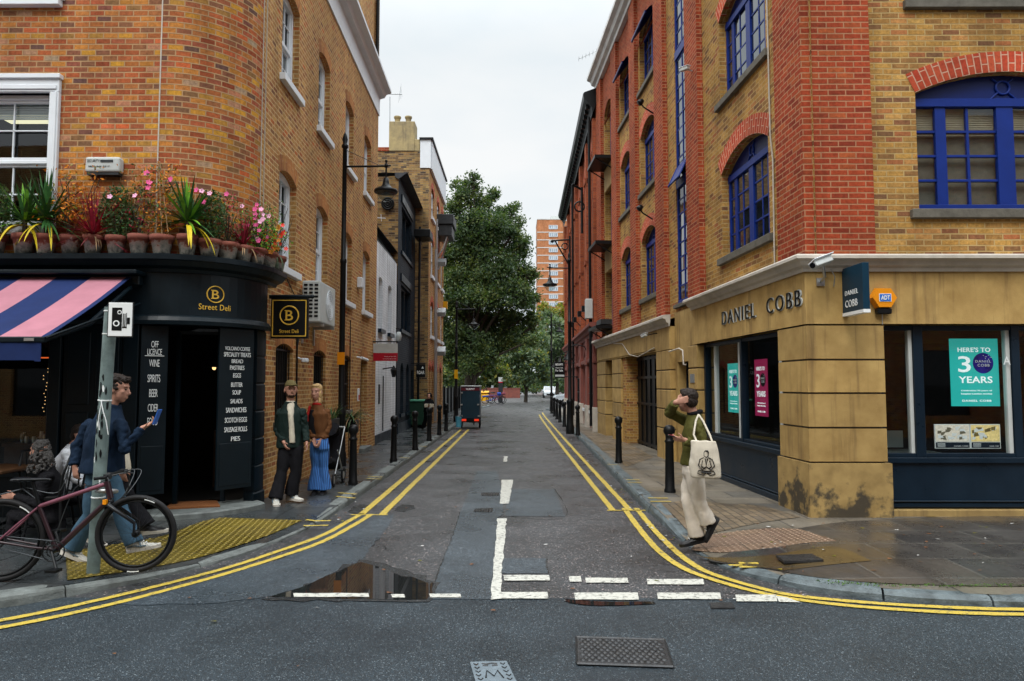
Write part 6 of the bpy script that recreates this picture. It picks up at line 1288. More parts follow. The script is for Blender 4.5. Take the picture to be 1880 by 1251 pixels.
# ================================================================= further buildings on the left
# white painted house
w1 = thing('white_house', 'narrow white painted brick house with a dark cornice beside the navy building', 'building')
hw = [dict(s0=10.05, s1=10.75, z0=3.32, z1=4.75, rise=.08), dict(s0=11.75, s1=12.5, z0=3.32, z1=4.75, rise=.08), dict(s0=9.95, s1=10.75, z0=.1, z1=2.45), dict(s0=12.3, s1=13.0, z0=.8, z1=1.2)]
mb = MB(); wall(mb, LW, 9.53, 13.55, .35, 5.75, hw[:2], .14, .03); mb.face([LW(9.53, 5, 0), LW(13.55, 5, 0), LW(13.55, 5, 5.7), LW(9.53, 5, 5.7)]); mb.build('wall', M['brick_white'], w1)
mb = MB(); mb.box(9.53, 13.55, .0, .2, .05, .35, LW); mb.build('plinth', M['navy'], w1)
for h in hw[:2]:
    mb = MB(); wall(mb, LW, h['s0'], h['s1'], h['z0'], h['z1']+.08, (), 0, .17); mb.build('blind_window', M['brick_white'], w1); mb = MB(); mb.box(h['s0']-.05, h['s1']+.05, -.07, .1, h['z0']-.1, h['z0'], LW); mb.build('window_sill', M['navy'], w1)
mb = MB(); path_mould(mb, [LW(13.6, .03, 0), LW(9.53, .03, 0)], CORN(5.72, 6.15, .22), -1); mb.build('cornice', M['navy'], w1)
mb = MB(); mb.face([LW(9.53, .1, 6.1), LW(13.55, .1, 6.1), LW(13.55, 5, 7.4), LW(9.53, 5, 7.4)]); mb.build('roof', M['slate'], w1)
mb = MB(); mb.box(10.2, 10.32, .0, .045, 1.2, 1.75, LW); mb.build('door_plate', M['black'], w1)
t = thing('wall_lantern', 'small old street lantern on a bracket against the white house', 'wall lantern'); mb = MB(); mb.tube([LW(10.85, .02, 2.2), LW(10.85, -.3, 2.25)], .02, 6); mb.tube([LW(10.85, .0, 2.0), LW(10.85, .0, .4)], .018, 6); mb.build('bracket', M['black'], t); mb = MB(); mb.lathe([(.05, -.16), (.09, .04), (.1, .05), (.04, .13), (.015, .18)], LW(10.85, -.3, 2.12), 6, sm=False); mb.build('lantern', M['black'], t)
t = thing('estate_agent_sign', 'hanging white and dark red sign board on a bracket from the white house', 'hanging sign'); Y_ = 18.9
x0, z0 = onY(685, 663, Y_); x1, z1 = onY(730, 631, Y_); mb = MB(); mb.box(x0, x1, Y_, Y_+.03, (z0+z1)/2-.02, z1); mb.build('upper_panel', M['grey_box'], t); mb = MB(); mb.box(x0, x1, Y_-.001, Y_+.031, z0, (z0+z1)/2-.02); mb.build('lower_panel', M['red'], t); mb = MB(); mb.tube([(x0-.1, Y_+.015, z1+.05), (x1+.02, Y_+.015, z1+.05)], .018, 6)
for x in (x0+.1, x1-.1): mb.tube([(x, Y_+.015, z1+.05), (x, Y_+.015, z1-.01)], .01, 4)
mb.build('bracket', M['black'], t)
mb = MB(); fit_text('ESTATE AGENTS', .05, .38, .03, (x0, Y_-.002, z1-.10), (1, 0, 0), None, None, '', .002, mb=mb); mb.build('lettering', M['steel'], t); mb = MB(); fit_text('Renting and sales office', .30, .62, .03, (x0, Y_-.004, z0+.10), (1, 0, 0), None, None, '', .002, mb=mb); fit_text('open seven days a week', .26, .62, .03, (x0, Y_-.004, z0+.04), (1, 0, 0), None, None, '', .002, mb=mb); mb.build('lettering', M['white'], t)
# navy painted building
w2 = thing('navy_building', 'dark blue grey painted brick building with wide windows beyond the white house', 'building')
def lz(u, v, fr=LW, o=0.0):
    r_ = _ray(u, v); p = fr.p+fr.n*o; t = (p.x*fr.n.x+p.y*fr.n.y)/(r_[0]*fr.n.x+r_[1]*fr.n.y); q = Vector((t*r_[0]-p.x, t*r_[1]-p.y, 0)); return q.dot(fr.d), CAMH+t*r_[2]
dh = [dict(s0=14.35, s1=17.2, z0=6.35, z1=7.95), dict(s0=14.35, s1=17.0, z0=3.65, z1=5.2), dict(s0=14.4, s1=15.2, z0=.75, z1=2.2, rise=.3), dict(s0=15.9, s1=16.7, z0=.75, z1=2.2, rise=.3), dict(s0=17.35, s1=18.1, z0=.1, z1=2.3)]
mb = MB(); wall(mb, LW, 13.55, 18.35, .05, 8.75, dh, .25); mb.build('wall', M['brick_navy'], w2)
mb = MB(); mb.face([LW(13.56, .0, 5.6), LW(13.56, 6, 5.6), LW(13.56, 6, 8.4), LW(13.56, .0, 8.75)]); mb.build('gable', M['brick_gable'], w2)
mb = MB(); path_mould(mb, [LW(18.4, 0, 0), LW(13.5, 0, 0)], [(0, 8.62), (.12, 8.7), (.12, 8.85), (-.3, 8.85)], -1); mb.face([LW(13.5, 0, 8.84), LW(18.4, 0, 8.84), LW(18.4, 6, 8.84), LW(13.5, 6, 8.84)]); mb.build('roof', M['slate'], w2)
for h in dh[:4]:
    mb = MB(); wall(mb, LW, h['s0'], h['s1'], h['z0'], h['z1']+h.get('rise', 0), (), 0, .2); F_ = mb.build('window_glass', M['glass'], w2); mb = MB(); n = 3 if h['s1']-h['s0'] > 1 else 1
    for k in range(n+1): s_ = h['s0']+(h['s1']-h['s0']-.06)*k/n; mb.box(s_, s_+.06, .12, .2, h['z0'], h['z1'], LW)
    mb.box(h['s0'], h['s1'], .12, .2, h['z1']-.06, h['z1'], LW); mb.box(h['s0']-.1, h['s1']+.1, -.06, .15, h['z0']-.12, h['z0'], LW); mb.build('window_frame', M['navy'], w2)
mb = MB(); mb.box(17.35, 18.1, .15, .2, .1, 2.3, LW); mb.build('door', M['black'], w2)
mb = MB(); mb.box(13.6, 17.2, -.05, .1, .05, .45, LW); mb.box(14.2, 17.1, -.05, .06, 5.3, 5.55, LW); mb.box(14.2, 17.3, -.05, .06, 8.05, 8.3, LW); mb.build('trim', M['navy'], w2)
t = thing('wall_horn', 'round black coiled vent on the old brick gable above the white house', 'wall vent'); mb = MB(); c_ = Vector((-4.15, 23.25, 7.0)); xv, zv = onY(712, 374, 23.3)
for r_ in (.05, .12, .19): mb.torus((xv, 23.3, zv), r_, .035, (0, 1, 0), 24, 6)
mb.lathe([(.2, 0), (.2, .05)], (xv, 23.38, zv), 20, axis=(0, 1, 0)); mb.build('vent_rings', M['black'], t)
t = thing('satellite_aerial', 'thin white horizontal aerial on the gable beside the round vent', 'aerial'); mb = MB(); xa, za = onY(688, 400, 22.8); mb.tube([(xa, 22.8, za), (xa+.35, 22.8, za-.02)], .012, 5); mb.tube([(xa+.2, 22.8, za+.12), (xa+.22, 22.8, za-.12)], .01, 4); mb.build('rods', M['white'], t)
mb = MB(); xa, za = onY(775, 432, 27.2); mb.tube([(xa-.1, 27.3, za+.35), (xa-.12, 27.3, .3)], .05, 7); mb.build('drainpipe', M['black'], w2)
mb = MB(); mb.box(xa-.28, xa+.34, 26.9, 27.9, za-.12, za+.18); mb.build('gutter_hopper', M['black'], w2, .02)
t = thing('bar_sign', 'small black hanging bar sign with white lettering on the navy building', 'hanging sign'); Y_ = 27; x0, z0 = onY(764, 693, Y_); x1, z1 = onY(781, 669, Y_); mb = MB(); mb.box(x0, x1, Y_, Y_+.05, z0, z1); mb.tube([(x0-.3, Y_+.02, z1+.03), (x1, Y_+.02, z1+.03)], .02, 5); mb.build('board', M['black'], t)
mb = MB(); fit_text('ROAR', .03, (x1-x0)-.03, .13, (x0, Y_-.003, z0+.12), (1, 0, 0), None, None, '', .002, mb=mb, thick=.03); mb.build('lettering', M['print_white'], t); mb = MB(); q = (x0+x1)/2+.07
mb.face([(q-.05, Y_-.003, z0+.33), (q+.05, Y_-.003, z0+.33), (q, Y_-.003, z0+.43)]); mb.build('emblem', M['print_white'], t)
t = thing('wall_speaker', 'pale round fitting under the window of the navy building', 'wall light'); mb = MB(); xa, za = onY(732, 617, 23.2); mb.lathe([(.0, -.18), (.08, -.15), (.1, 0), (.06, .12), (0, .14)], (xa, 23.2, za), 12); mb.build('housing', M['grey_box'], t); mb = MB(); mb.tube([(xa, 23.2, za+.12), (xa, 23.3, za+.25), (xa-.15, 23.3, za+.25)], .015, 5); mb.build('arm', M['black'], t)

# old warehouse with chimney
w3 = thing('chimney_warehouse', 'tall old brown brick warehouse with rendered chimney and white parapet', 'building')
GW = Fr((-3.46, 28.2), (0, 1), (-1, 0)); TL = 5.9
ch = []
for s0, s1 in ((.75, 1.75), (2.9, 3.9), (4.75, 5.6)):
    for z0, z1 in ((3.75, 4.9), (6.25, 7.6), (8.7, 9.7)): ch.append(dict(s0=s0, s1=s1, z0=z0, z1=z1, rise=.3))
for s0, s1 in ((.35, .95), (1.3, 1.9), (2.9, 3.5), (4.4, 5.2)): ch.append(dict(s0=s0, s1=s1, z0=.5, z1=2.3, rise=.25))
mb = MB(); wall(mb, GW, 0, TL, 0, 10.5, ch, .2); mb.face([GW(TL, 0, 0), GW(TL, 7, 0), GW(TL, 7, 10.5), GW(TL, 0, 10.5)]); mb.build('wall', mat('dummy', (.3, .15, .08)) if False else M['brick_side'], w3)
mb = MB(); Yg = 28.19
mb.face([(-7.6, Yg, 0), (-3.46, Yg, 0), (-3.46, Yg, 10.5), (-3.83, Yg, 10.5), (-3.83, Yg, 11.2), (-7.6, Yg, 11.2)]); mb.build('gable_wall', M['brick_gable'], w3)
mb = MB(); mb.box(-5.1, -4.06, 28.15, 28.9, 11.2, 12.42); mb.box(-4.06, -3.85, 28.17, 28.9, 11.2, 11.68); mb.build('chimney', M['render_yellow'], w3, .01)
for x in (-4.82, -4.37):
    mb = MB(); mb.lathe([(.11, 0), (.13, .03), (.10, .06), (.12, .22), (.15, .26), (.15, .32), (.11, .33)], (x, 28.5, 12.42), 12); mb.build('chimney_pot', M['render_yellow'], w3)
mb = MB(); mb.box(-3.83, -3.4, 28.16, 28.3, 10.5, 11.66); mb.box(-3.5, -3.36, 28.3, 28.2+TL, 10.5, 11.66); mb.build('white_parapet', M['white'], w3); mb = MB(); mb.box(-3.86, -3.30, 28.10, 28.3+TL, 11.66, 11.74); mb.build('coping', M['black'], w3)
mb = MB(); mb.box(-7.6, -5.1, 28.15, 28.5, 11.2, 11.35); mb.build('tile_coping', M['brick_red'], w3)
xa, za = onY(812, 345, 31.5); xb, zb = onY(824, 370, 31.5)
mb = MB(); mb.box(-3.5, -2.72, 31.0, 32.6, 8.85, 9.3); mb.box(-3.5, -2.8, 31.1, 32.5, 8.35, 8.85); mb.build('hoist_housing', M['darkmetal'], w3, .02)
mb = MB(); mb.tube([(-3.0, 31.3, 8.4), (-3.2, 31.3, 7.8), (-3.46, 31.3, 7.4)], .04, 5); mb.tube([(-3.0, 31.5, 8.3), (-3.42, 31.5, 6.9)], .04, 5); mb.tube([(-3.37, 30.3, 8.9), (-3.37, 30.3, .2)], .05, 7); mb.tube([(-3.37, 29.9, 7.5), (-3.37, 29.9, .2)], .04, 7); mb.build('drainpipe', M['steel'], w3)
for z in (7.1, 4.9, 3.2): mb = MB(); mb.obox((-3.2, 30.8, z), (.35, .5, .2), Matrix.Rotation(.5, 3, 'X')); mb.build('wall_fitting', M['steel'], w3)
for h in ch:
    mb = MB(); arch_ring(mb, GW, h, .24, -.004, n=14); mb.build('brick_arch', M['brick_arch'], w3)
    mb = MB(); wall(mb, GW, h['s0'], h['s1'], h['z0'], h['z1']+.3, (), 0, .18); mb.build('window_glass', M['glass2'], w3)
    if h['z0'] > 1:
        mb = MB(); mb.box(h['s0'], h['s0']+.08, .06, .16, h['z0'], h['z1']+.1, GW); mb.box(h['s1']-.08, h['s1'], .06, .16, h['z0'], h['z1']+.1, GW); mb.box(h['s0'], h['s1'], .06, .16, (h['z0']+h['z1'])/2, (h['z0']+h['z1'])/2+.07, GW); mb.box((h['s0']+h['s1'])/2-.03, (h['s0']+h['s1'])/2+.03, .06, .16, h['z0'], h['z1']+.2, GW); mb.box(h['s0'], h['s1'], .06, .16, h['z1'], h['z1']+.12, GW); mb.box(h['s0']-.1, h['s1']+.1, -.08, .1, h['z0']-.13, h['z0'], GW); mb.build('window_frame', M['white'], w3)
mb = MB(); mb.face([(-7.6, 28.2, 11.3), (-3.9, 28.2, 11.3), (-3.9, 28.2+TL, 11.3), (-7.6, 28.2+TL, 11.3)]); mb.build('roof', M['slate'], w3)
t = thing('rooftop_aerial', 'television aerial on a thin mast beside the rendered chimney', 'aerial'); xa, za = onY(716, 222, 28.5); xt, zt_ = onY(716, 178, 28.5); mb = MB(); mb.tube([(xa, 28.5, 12.3), (xt, 28.5, zt_)], .02, 5); mb.build('mast', M['steel'], t)
mb = MB(); mb.tube([(xt-.35, 28.5, zt_+.12), (xt+.5, 28.5, zt_+.1)], .018, 5)
for k in range(11): x = xt-.35+k*.075; mb.tube([(x, 28.35, zt_+.06), (x, 28.65, zt_+.18)], .009, 4)
for k in range(4): mb.tube([(xt+.35+.05*k, 28.5, zt_-.25+.08*k), (xt+.45, 28.5, zt_+.55-.05*k)], .008, 4)
mb.build('antenna_rods', M['steel'], t)
t = thing('yellow_wall_box', 'small yellow alarm box near the far corner of the chimney warehouse', 'alarm box'); mb = MB(); mb.box(TL-.1, TL+.15, -.2, .0, 5.4, 5.75, GW); mb.build('cover', M['yellow_plastic'], t); mb = MB(); mb.box(TL-.08, TL+.13, -.17, .0, 5.35, 5.4, GW); mb.build('base', M['black'], t)
# ================================================================= trees, tower block, far end of the street
def WP(u, v, Y): x, z = onY(u, v, Y); return Vector((x, Y, z))
def leaves(name, lobes, mats, parent, leaf=.17, dens=110, seed=1, kind=None):
    """lobes: (centre, radius) crown built from leaf clumps; every leaf a small face"""
    rg = np.random.default_rng(seed); P = []; S = []
    for c, r_ in lobes:
        k = max(5, int(14*r_)); v = rg.normal(size=(k, 3)); v /= np.linalg.norm(v, axis=1)[:, None]; cl = np.array(c)+v*r_*rg.uniform(.45, 1.0, (k, 1))*np.array([1, 1, .9])
        n = int(dens*r_*r_*4); i = rg.integers(0, k, n); sg = .20*r_+.12
        P.append(cl[i]+rg.normal(size=(n, 3))*sg*rg.uniform(.5, 1.2, (n, 1))*np.array([1, 1, .7])); S.append(leaf*rg.uniform(.6, 1.25, n))
    P = np.concatenate(P); S = np.concatenate(S); n = len(P)
    nr = rg.normal(size=(n, 3))+np.array([0, 0, .6]); nr /= np.linalg.norm(nr, axis=1)[:, None]; a = np.cross(nr, rg.normal(size=(n, 3))); a /= np.linalg.norm(a, axis=1)[:, None]; b = np.cross(nr, a)
    V = np.stack([P-a*S[:, None], P+b*S[:, None]*.5, P+a*S[:, None], P-b*S[:, None]*.5], 1).reshape(-1, 3)
    me = bpy.data.meshes.new(name); me.vertices.add(4*n); me.vertices.foreach_set('co', V.astype(np.float32).ravel()); me.loops.add(4*n); me.loops.foreach_set('vertex_index', np.arange(4*n, dtype=np.int32)); me.polygons.add(n); me.polygons.foreach_set('loop_start', np.arange(0, 4*n, 4, dtype=np.int32)); me.polygons.foreach_set('loop_total', np.full(n, 4, dtype=np.int32))
    for m_ in mats: me.materials.append(m_)
    if len(mats) > 1: me.polygons.foreach_set('material_index', (rg.random(n) < .12).astype(np.int32))
    me.update(); me.validate(); o = bpy.data.objects.new(name, me); col.objects.link(o); o.parent = parent; return o
def tree(name, label, base, h, lobes, mats, leaf=.17, dens=110, seed=1, tr=.3, group=None):
    t = thing(name, label, 'tree', (0, 0, 0), 0, group); r = random.Random(seed); mb = MB(); b = Vector(base)
    mb.tube([b, b+Vector((.1, 0, h*.25)), b+Vector((-.1, .1, h*.5)), b+Vector((.1, 0, h*.8))], [tr, tr*.75, tr*.55, tr*.15], 10); mb.build('trunk', M['bark'], t); mb = MB()
    for c, r_ in lobes:
        c = Vector(c); s_ = b+Vector((0, 0, min(c.z*.6, h*.55)*r.uniform(.6, 1))); mid = s_.lerp(c, .5)+Vector((r.uniform(-.4, .4), r.uniform(-.4, .4), r.uniform(0, .5))); mb.tube([s_, mid, c], [tr*.3, tr*.18, .03], 6)
        for k in range(3): e = c+Vector((r.gauss(0, 1), r.gauss(0, 1), r.gauss(0, 1))).normalized()*r_*.9; mb.tube([mid.lerp(c, .6), c.lerp(e, .5), e], [tr*.1, .03, .012], 4)
    mb.build('limbs', M['bark'], t); leaves('crown', lobes, mats, t, leaf, dens, seed); return t
r = random.Random(4)
def pxl(L, Y, jy=2.0): return [(tuple(WP(u, v, Y+r.uniform(-jy, jy))), rad*Y/1300) for u, v, rad in L]
LA = [(862, 352, 24), (838, 372, 24), (885, 378, 24), (850, 405, 42), (898, 415, 36), (930, 398, 22), (925, 440, 34), (870, 455, 48), (945, 470, 30), (905, 490, 44), (958, 505, 24), (835, 480, 34), (840, 530, 40), (890, 540, 48), (940, 540, 38), (965, 548, 22), (860, 590, 46), (915, 590, 42), (955, 592, 26), (835, 620, 36), (880, 630, 36), (925, 628, 30), (948, 378, 8), (955, 410, 10), (838, 340, 10), (868, 328, 10), (975, 575, 14), (805, 420, 30), (800, 500, 34), (805, 580, 34), (830, 655, 26), (865, 662, 26), (900, 662, 22), (845, 520, 40), (900, 360, 16), (875, 440, 44), (915, 520, 40), (850, 560, 40), (965, 520, 20), (972, 550, 16), (950, 620, 20), (974, 500, 14), (982, 596, 14), (962, 445, 13), (975, 625, 14), (940, 425, 14)]
tree('large_tree', 'large dark green broadleaf tree filling the end of the street behind the chimney warehouse', (*WP(862, 700, 50)[:2], 0), 15, pxl(LA, 50), [M['leaf_dark'], M['leaf_mid']], .115, 400, 2, .45)
LB = [(1010, 590, 20), (1030, 600, 22), (1015, 625, 26), (1035, 650, 24), (1000, 655, 20), (1020, 685, 26), (1040, 610, 20), (992, 610, 14), (1050, 640, 24)]
tree('pale_tree', 'grey green tree in front of the tower block base beside the red warehouse', (*WP(1022, 720, 80)[:2], 0), 8, pxl(LB, 80), [M['leaf_pale'], M['leaf_mid']], .22, 110, 3, .25)
LC = [(960, 640, 26), (985, 620, 20), (975, 665, 24), (950, 670, 22), (990, 655, 18), (1000, 690, 18), (930, 665, 20), (965, 690, 20), (940, 690, 18)]
tree('bushy_tree', 'leafy mid green tree with grey tinged leaves above the low brick wall', (*WP(965, 720, 70)[:2], 0), 6, pxl(LC, 70), [M['leaf_pale'], M['leaf_yellow']], .20, 130, 5, .2)
LD = [(830, 660, 22), (850, 685, 22), (875, 670, 24), (895, 690, 18), (845, 700, 16), (870, 705, 16), (905, 665, 20), (820, 690, 18), (920, 690, 18)]
tree('bushy_tree', 'bright yellow green tree low behind the cargo trike', (*WP(868, 722, 66)[:2], 0), 5, pxl(LD, 66), [M['leaf_mid'], M['leaf_yellow']], .2, 130, 6, .2)
LE = [(1015, 572, 16), (1000, 566, 12), (1030, 570, 14), (985, 585, 14), (1040, 580, 12)]
tree('yellowing_tree', 'yellow tinged tree top just below the tower block windows', (*WP(1010, 700, 110)[:2], 0), 12, pxl(LE, 110), [M['leaf_yellow'], M['leaf_mid']], .3, 45, 7, .3)
LF_ = [(u, v, 20) for u in range(815, 1060, 24) for v in (668, 700)]+[(u, 640, 20) for u in range(820, 1050, 28)]+[(u, 612, 18) for u in range(820, 990, 26)]
o = leaves('hedge_mass', pxl(LF_, 118, 3), [M['leaf_dark'], M['leaf_mid']], None, .35, 40, 9); setp(o, kind='stuff')
LG = [(965, 712, 12), (985, 708, 14), (1005, 712, 12), (1022, 714, 10), (950, 715, 9), (1035, 710, 12)]
t = thing('dark_shrub', 'low very dark shrubs at the end of the street beside the parked cars', 'shrub'); leaves('foliage', pxl(LG, 100, 1), [M['leaf_dark']], t, .25, 60, 11)
mb = MB(); mb.tube([WP(985, 724, 100), WP(985, 708, 100)], .1, 6); mb.build('stems', M['bark'], t)
# tower block
tb = thing('tower_block', 'orange brown brick residential tower block with white floor bands and windows', 'building'); Yt = 245; x0, z0 = onY(987, 660, Yt); x1, z1 = onY(1033, 403.5, Yt); x2 = x1+4.5
mb = MB(); mb.box(x0, x1, Yt, Yt+14, 0, z1); mb.box(x1, x2, Yt+1.5, Yt+13, 0, z1-.2); mb.build('wall', M['brick_tower'], tb)
mb = MB(); fl = 2.72; n = int(z1/fl); wf = MB(); gl = MB(); pw = (x1-x0)
for k in range(n+1):
    z = z1-1.6-k*fl-.0; mb.box(x0-.08, x1+.08, Yt-.08, Yt+14.1, z-.28, z) if k else None
    zz_ = z1-1.75-k*fl-1.65
    if zz_ > 3:
        gl.box(x0+pw*.46, x0+pw*.79, Yt-.06, Yt, zz_, zz_+1.35); gl.box(x1+.6, x2-1.2, Yt+1.42, Yt+1.5, zz_, zz_+1.35)
        for a in (.45, .555, .62, .685, .785): wf.box(x0+pw*a, x0+pw*a+.16, Yt-.14, Yt-.05, zz_, zz_+1.35)
        for d in (0, 1.28): wf.box(x0+pw*.45, x0+pw*.80, Yt-.14, Yt-.05, zz_+d, zz_+d+.14)
mb.box(x0-.1, x1+.1, Yt-.1, Yt+14.1, z1, z1+.3); mb.build('floor_bands', M['offwhite'], tb); gl.build('window_glass', mat('tower_glass', (.30, .36, .42), .15, .3, .3, spec=.8), tb)['kind'] = 'stuff'; wf.build('window_frames', M['white'], tb)['kind'] = 'stuff'
mb = MB(); mb.box(x1-4, x1+2, Yt+4, Yt+9, z1, z1+2.2); mb.build('roof_plant_room', M['grey_box'], tb)
# low brick wall, fence, totem, bins at the far end
def simple(name, label, cat, parts, group=None):
    t = thing(name, label, cat, (0, 0, 0), 0, group)
    for pn, mm_, fn in parts: mb = MB(); fn(mb); mb.build(pn, mm_, t, .008)
    return t
Yw_ = 92; xa, za = onY(850, 726, Yw_); xb, zb = onY(955, 714, Yw_)
simple('low_brick_wall', 'low red brick wall below the trees at the end of the street', 'wall', [('wall', M['redstone'], lambda m: m.box(xa, xb, Yw_, Yw_+.3, 0, zb)), ('coping', M['redstone'], lambda m: m.box(xa-.05, xb+.05, Yw_-.05, Yw_+.35, zb, zb+.1))])
def fence_(m):
    for k in range(44): m.box(-3.95, -3.87, 34.4+k*.42, 34.4+k*.42+.40, .05, 1.55)
simple('black_fence', 'tall black boarded fence continuing from the chimney warehouse', 'fence', [('boards', M['black'], fence_), ('posts', M['black'], lambda m: [m.box(-3.87, -3.78, 34.4+k*2.1, 34.5+k*2.1, 0, 1.65) for k in range(9)])])
x_, z_ = onY(919, 693, 64); simple('information_totem', 'tall slim street information totem with white top beside the parked bicycles', 'totem', [('panel', M['darkmetal'], lambda m: m.box(x_-.2, x_+.2, 64, 64.12, .1, z_-.4)), ('header', M['grey_box'], lambda m: m.box(x_-.2, x_+.2, 63.99, 64.13, z_-.4, z_)), ('red_band', M['red'], lambda m: m.box(x_-.2, x_+.2, 63.985, 64.135, z_-.5, z_-.4))])
x2_, _z = onY(890, 722, 70); simple('grit_bin', 'yellow grit bin beside the pavement at the end of the street', 'grit bin', [('body', M['yellow_plastic'], lambda m: path_mould(m, [(x2_-.35, 70), (x2_+.35, 70)], [(0, .1), (0, .7), (-.2, .95), (-.7, 1.0), (-.7, .1)], -1)), ('lid', M['yellow_plastic'], lambda m: m.obox((x2_, 70.35, 1.0), (.8, .8, .06), Matrix.Rotation(.2, 3, 'X')))])
for k, (u, Y_) in enumerate(((893, 74), )):
    xx, _ = onY(u, 700, Y_); simple('sign_post', 'thin dark post with a small yellow plate near the end of the street', 'sign post', [('post', M['black'], lambda m: m.tube([(xx, Y_, 0), (xx, Y_, 3.0)], .05, 6)), ('plate', M['yellow_plastic'], lambda m: m.box(xx-.12, xx+.12, Y_-.06, Y_-.04, 2.1, 2.7))])
# ---------------------------------------------------------------- lamp posts
def lamp_post(label, x, y, h, arm, armz, zl, hood=.25, sgn=1, base=.12):
    t = thing('street_lamp', label, 'street lamp', (x, y, .1))
    mb = MB(); mb.lathe([(base, 0), (base, .25), (base*.85, .3), (base*.72, 1.0), (base*.85, 1.05), (base*.85, 1.1), (.062, 1.18), (.058, h*.6), (.068, h*.6+.02), (.068, h*.6+.08), (.05, h*.6+.1), (.045, h-.35), (.07, h-.33), (.07, h-.28), (.04, h-.25), (.06, h-.16), (.035, h-.06), (.001, h)], (0, 0, 0), 14); mb.build('post', M['black'], t)
    mb = MB(); mb.tube([(0, 0, armz), (sgn*arm, 0, armz+.01)], .022, 8); mb.tube([(sgn*.02, 0, armz+.35), (sgn*arm*.8, 0, armz+.04)], .006, 4); mb.ball((sgn*arm, 0, armz+.02), .045, 8); mb.tube([(sgn*arm, 0, armz+.13), (sgn*arm, 0, zl+hood*.9)], .02, 6); mb.ball((sgn*arm, 0, armz+.12), .03, 8); mb.tube([(sgn*(arm+.1), 0, armz+.02), (sgn*(arm-.1), 0, armz+.02)], .018, 6); mb.build('arm', M['black'], t)
    mb = MB(); s_ = hood; mb.lathe([(.02, s_*1.15), (.05, s_*1.1), (.065, s_*.75), (.08, s_*.55), (.13, s_*.3), (.235, .04), (.245, 0), (.235, -.02), (.2, -.015)], (sgn*arm, 0, zl), 20); mb.build('lamp_shade', M['black'], t)
    mb = MB(); mb.lathe([(.19, -.015), (.18, -.08), (.12, -.16), (.05, -.2), (.001, -.21)], (sgn*arm, 0, zl), 16); mb.build('glass_bowl', M['clear'], t); return t
t = lamp_post('tall black swan arm street lamp rising beside the brick wall and the couple', -3.52, 14.4, 6.88, .86, 6.15, 5.62, .26)
mb = MB(); mb.box(-.075, .075, -.085, -.07, 2.05, 2.30); mb.build('number_plate', M['orange'], t)
lamp_post('black street lamp standing near the kerb in front of the red warehouse', 1.85, 23.8, 6.15, .66, 5.58, 5.0, .24, -1, .14)
lamp_post('thin black street lamp post farther along the right pavement', 2.25, 43.5, 6.1, .5, 5.3, 4.9, .24, 1)
t = lamp_post('street lamp half lost against the dark tree, behind the cargo trike', -2.6, 31.5, 5.4, .78, 5.0, 4.3, .24); mb = MB(); mb.box(-.08, .08, -.1, -.08, 1.9, 2.3); mb.build('number_plate', M['yellow_plastic'], t)
# ---------------------------------------------------------------- bollards
bp = thing('bollard', 'x', 'bollard', (-2.67, 11.8, .1), 0, 'black bollards along the street'); mb = MB()
mb.lathe([(.082, 0), (.082, .05), (.070, .07), (.058, .72), (.070, .735), (.070, .755), (.055, .77), (.057, .83), (.080, .865), (.085, .90), (.078, .945), (.045, .975), (.001, .985)], (0, 0, 0), 20); mb.build('post', M['black'], bp); mb = MB(); mb.lathe([(.059, .73), (.0595, .738), (.059, .745)], (0, 0, 0), 20); mb.build('ring', M['darkmetal'], bp)
bl = [((-2.67, 11.8), 'nearest left bollard, beside the blonde woman'), ((-2.60, 15.3), 'second left bollard, in front of the white house'), ((-2.50, 17.9), 'third left bollard, in front of the navy building'), ((-2.50, 20.8), 'fourth left bollard, beside the hooded person'), ((-2.47, 23.3), 'fifth left bollard, near the cargo trike'), ((-2.43, 25.2), 'farthest left bollard, just before the cargo trike'),
      ((2.36, 10.9), 'nearest right bollard, hidden partly by the man with the tote bag'), ((2.17, 14.9), 'right bollard in front of the garage opening'), ((2.05, 23.1), 'right bollard just beside the near lamp post'), ((1.93, 27.7), 'right bollard just beyond the near lamp post'), ((1.96, 30.9), 'second right bollard beyond the near lamp post'), ((1.99, 33.6), 'third right bollard beyond the near lamp post'), ((2.03, 36.5), 'fourth right bollard beyond the near lamp post'), ((2.08, 40.2), 'farthest right bollard, next to the thin lamp post')]
for k, ((x, y), lab) in enumerate(bl):
    o = bp if k == 0 else copy_tree(bp); o.location = (x, y, .10); o['label'] = 'black iron bollard, '+lab; o['category'] = 'bollard'; o.rotation_euler = (r.uniform(-.012, .012), r.uniform(-.012, .012), r.uniform(0, 3))
    if k == 6: o.scale = (1.05, 1.05, 1.05)
# ---------------------------------------------------------------- cargo trike, cars, cycles at the far end
t = thing('cargo_trike', 'dark teal cargo trike box with red tail lights parked on the left yellow lines', 'cargo bike', (-1.76, 28.2, 0)); teal = mat('dark_teal_panel', (.012, .032, .048), .4, .15, 2)
mb = MB(); mb.box(-.37, .37, 0, 1.25, .38, 1.66); mb.build('box', teal, t, .02); mb = MB(); mb.box(-.39, .39, -.02, 1.27, 1.66, 1.70); mb.build('roof', M['grey_box'], t, .01); mb = MB(); mb.box(-.37, .37, -.012, 0, 1.5, 1.62); mb.build('banner', mat('maroon', (.10, .012, .02), .5, .1, 5), t)
fit_text('MURPHY', -.17, .17, .075, (0, -.016, 1.525), (1, 0, 0), M['print_white'], t, 'lettering', .002, thick=.02)
mb = MB()
for x, z in ((-.36, .95), (.30, .95), (-.36, .5), (.33, .5), (-.35, 1.42)): mb.box(x-.03, x+.05, -.03, 0, z-.03, z+.03)
mb.build('hinge', M['steel'], t); mb = MB(); mb.box(-.36, .36, -.03, 1.2, .25, .38); mb.build('chassis', M['black'], t)
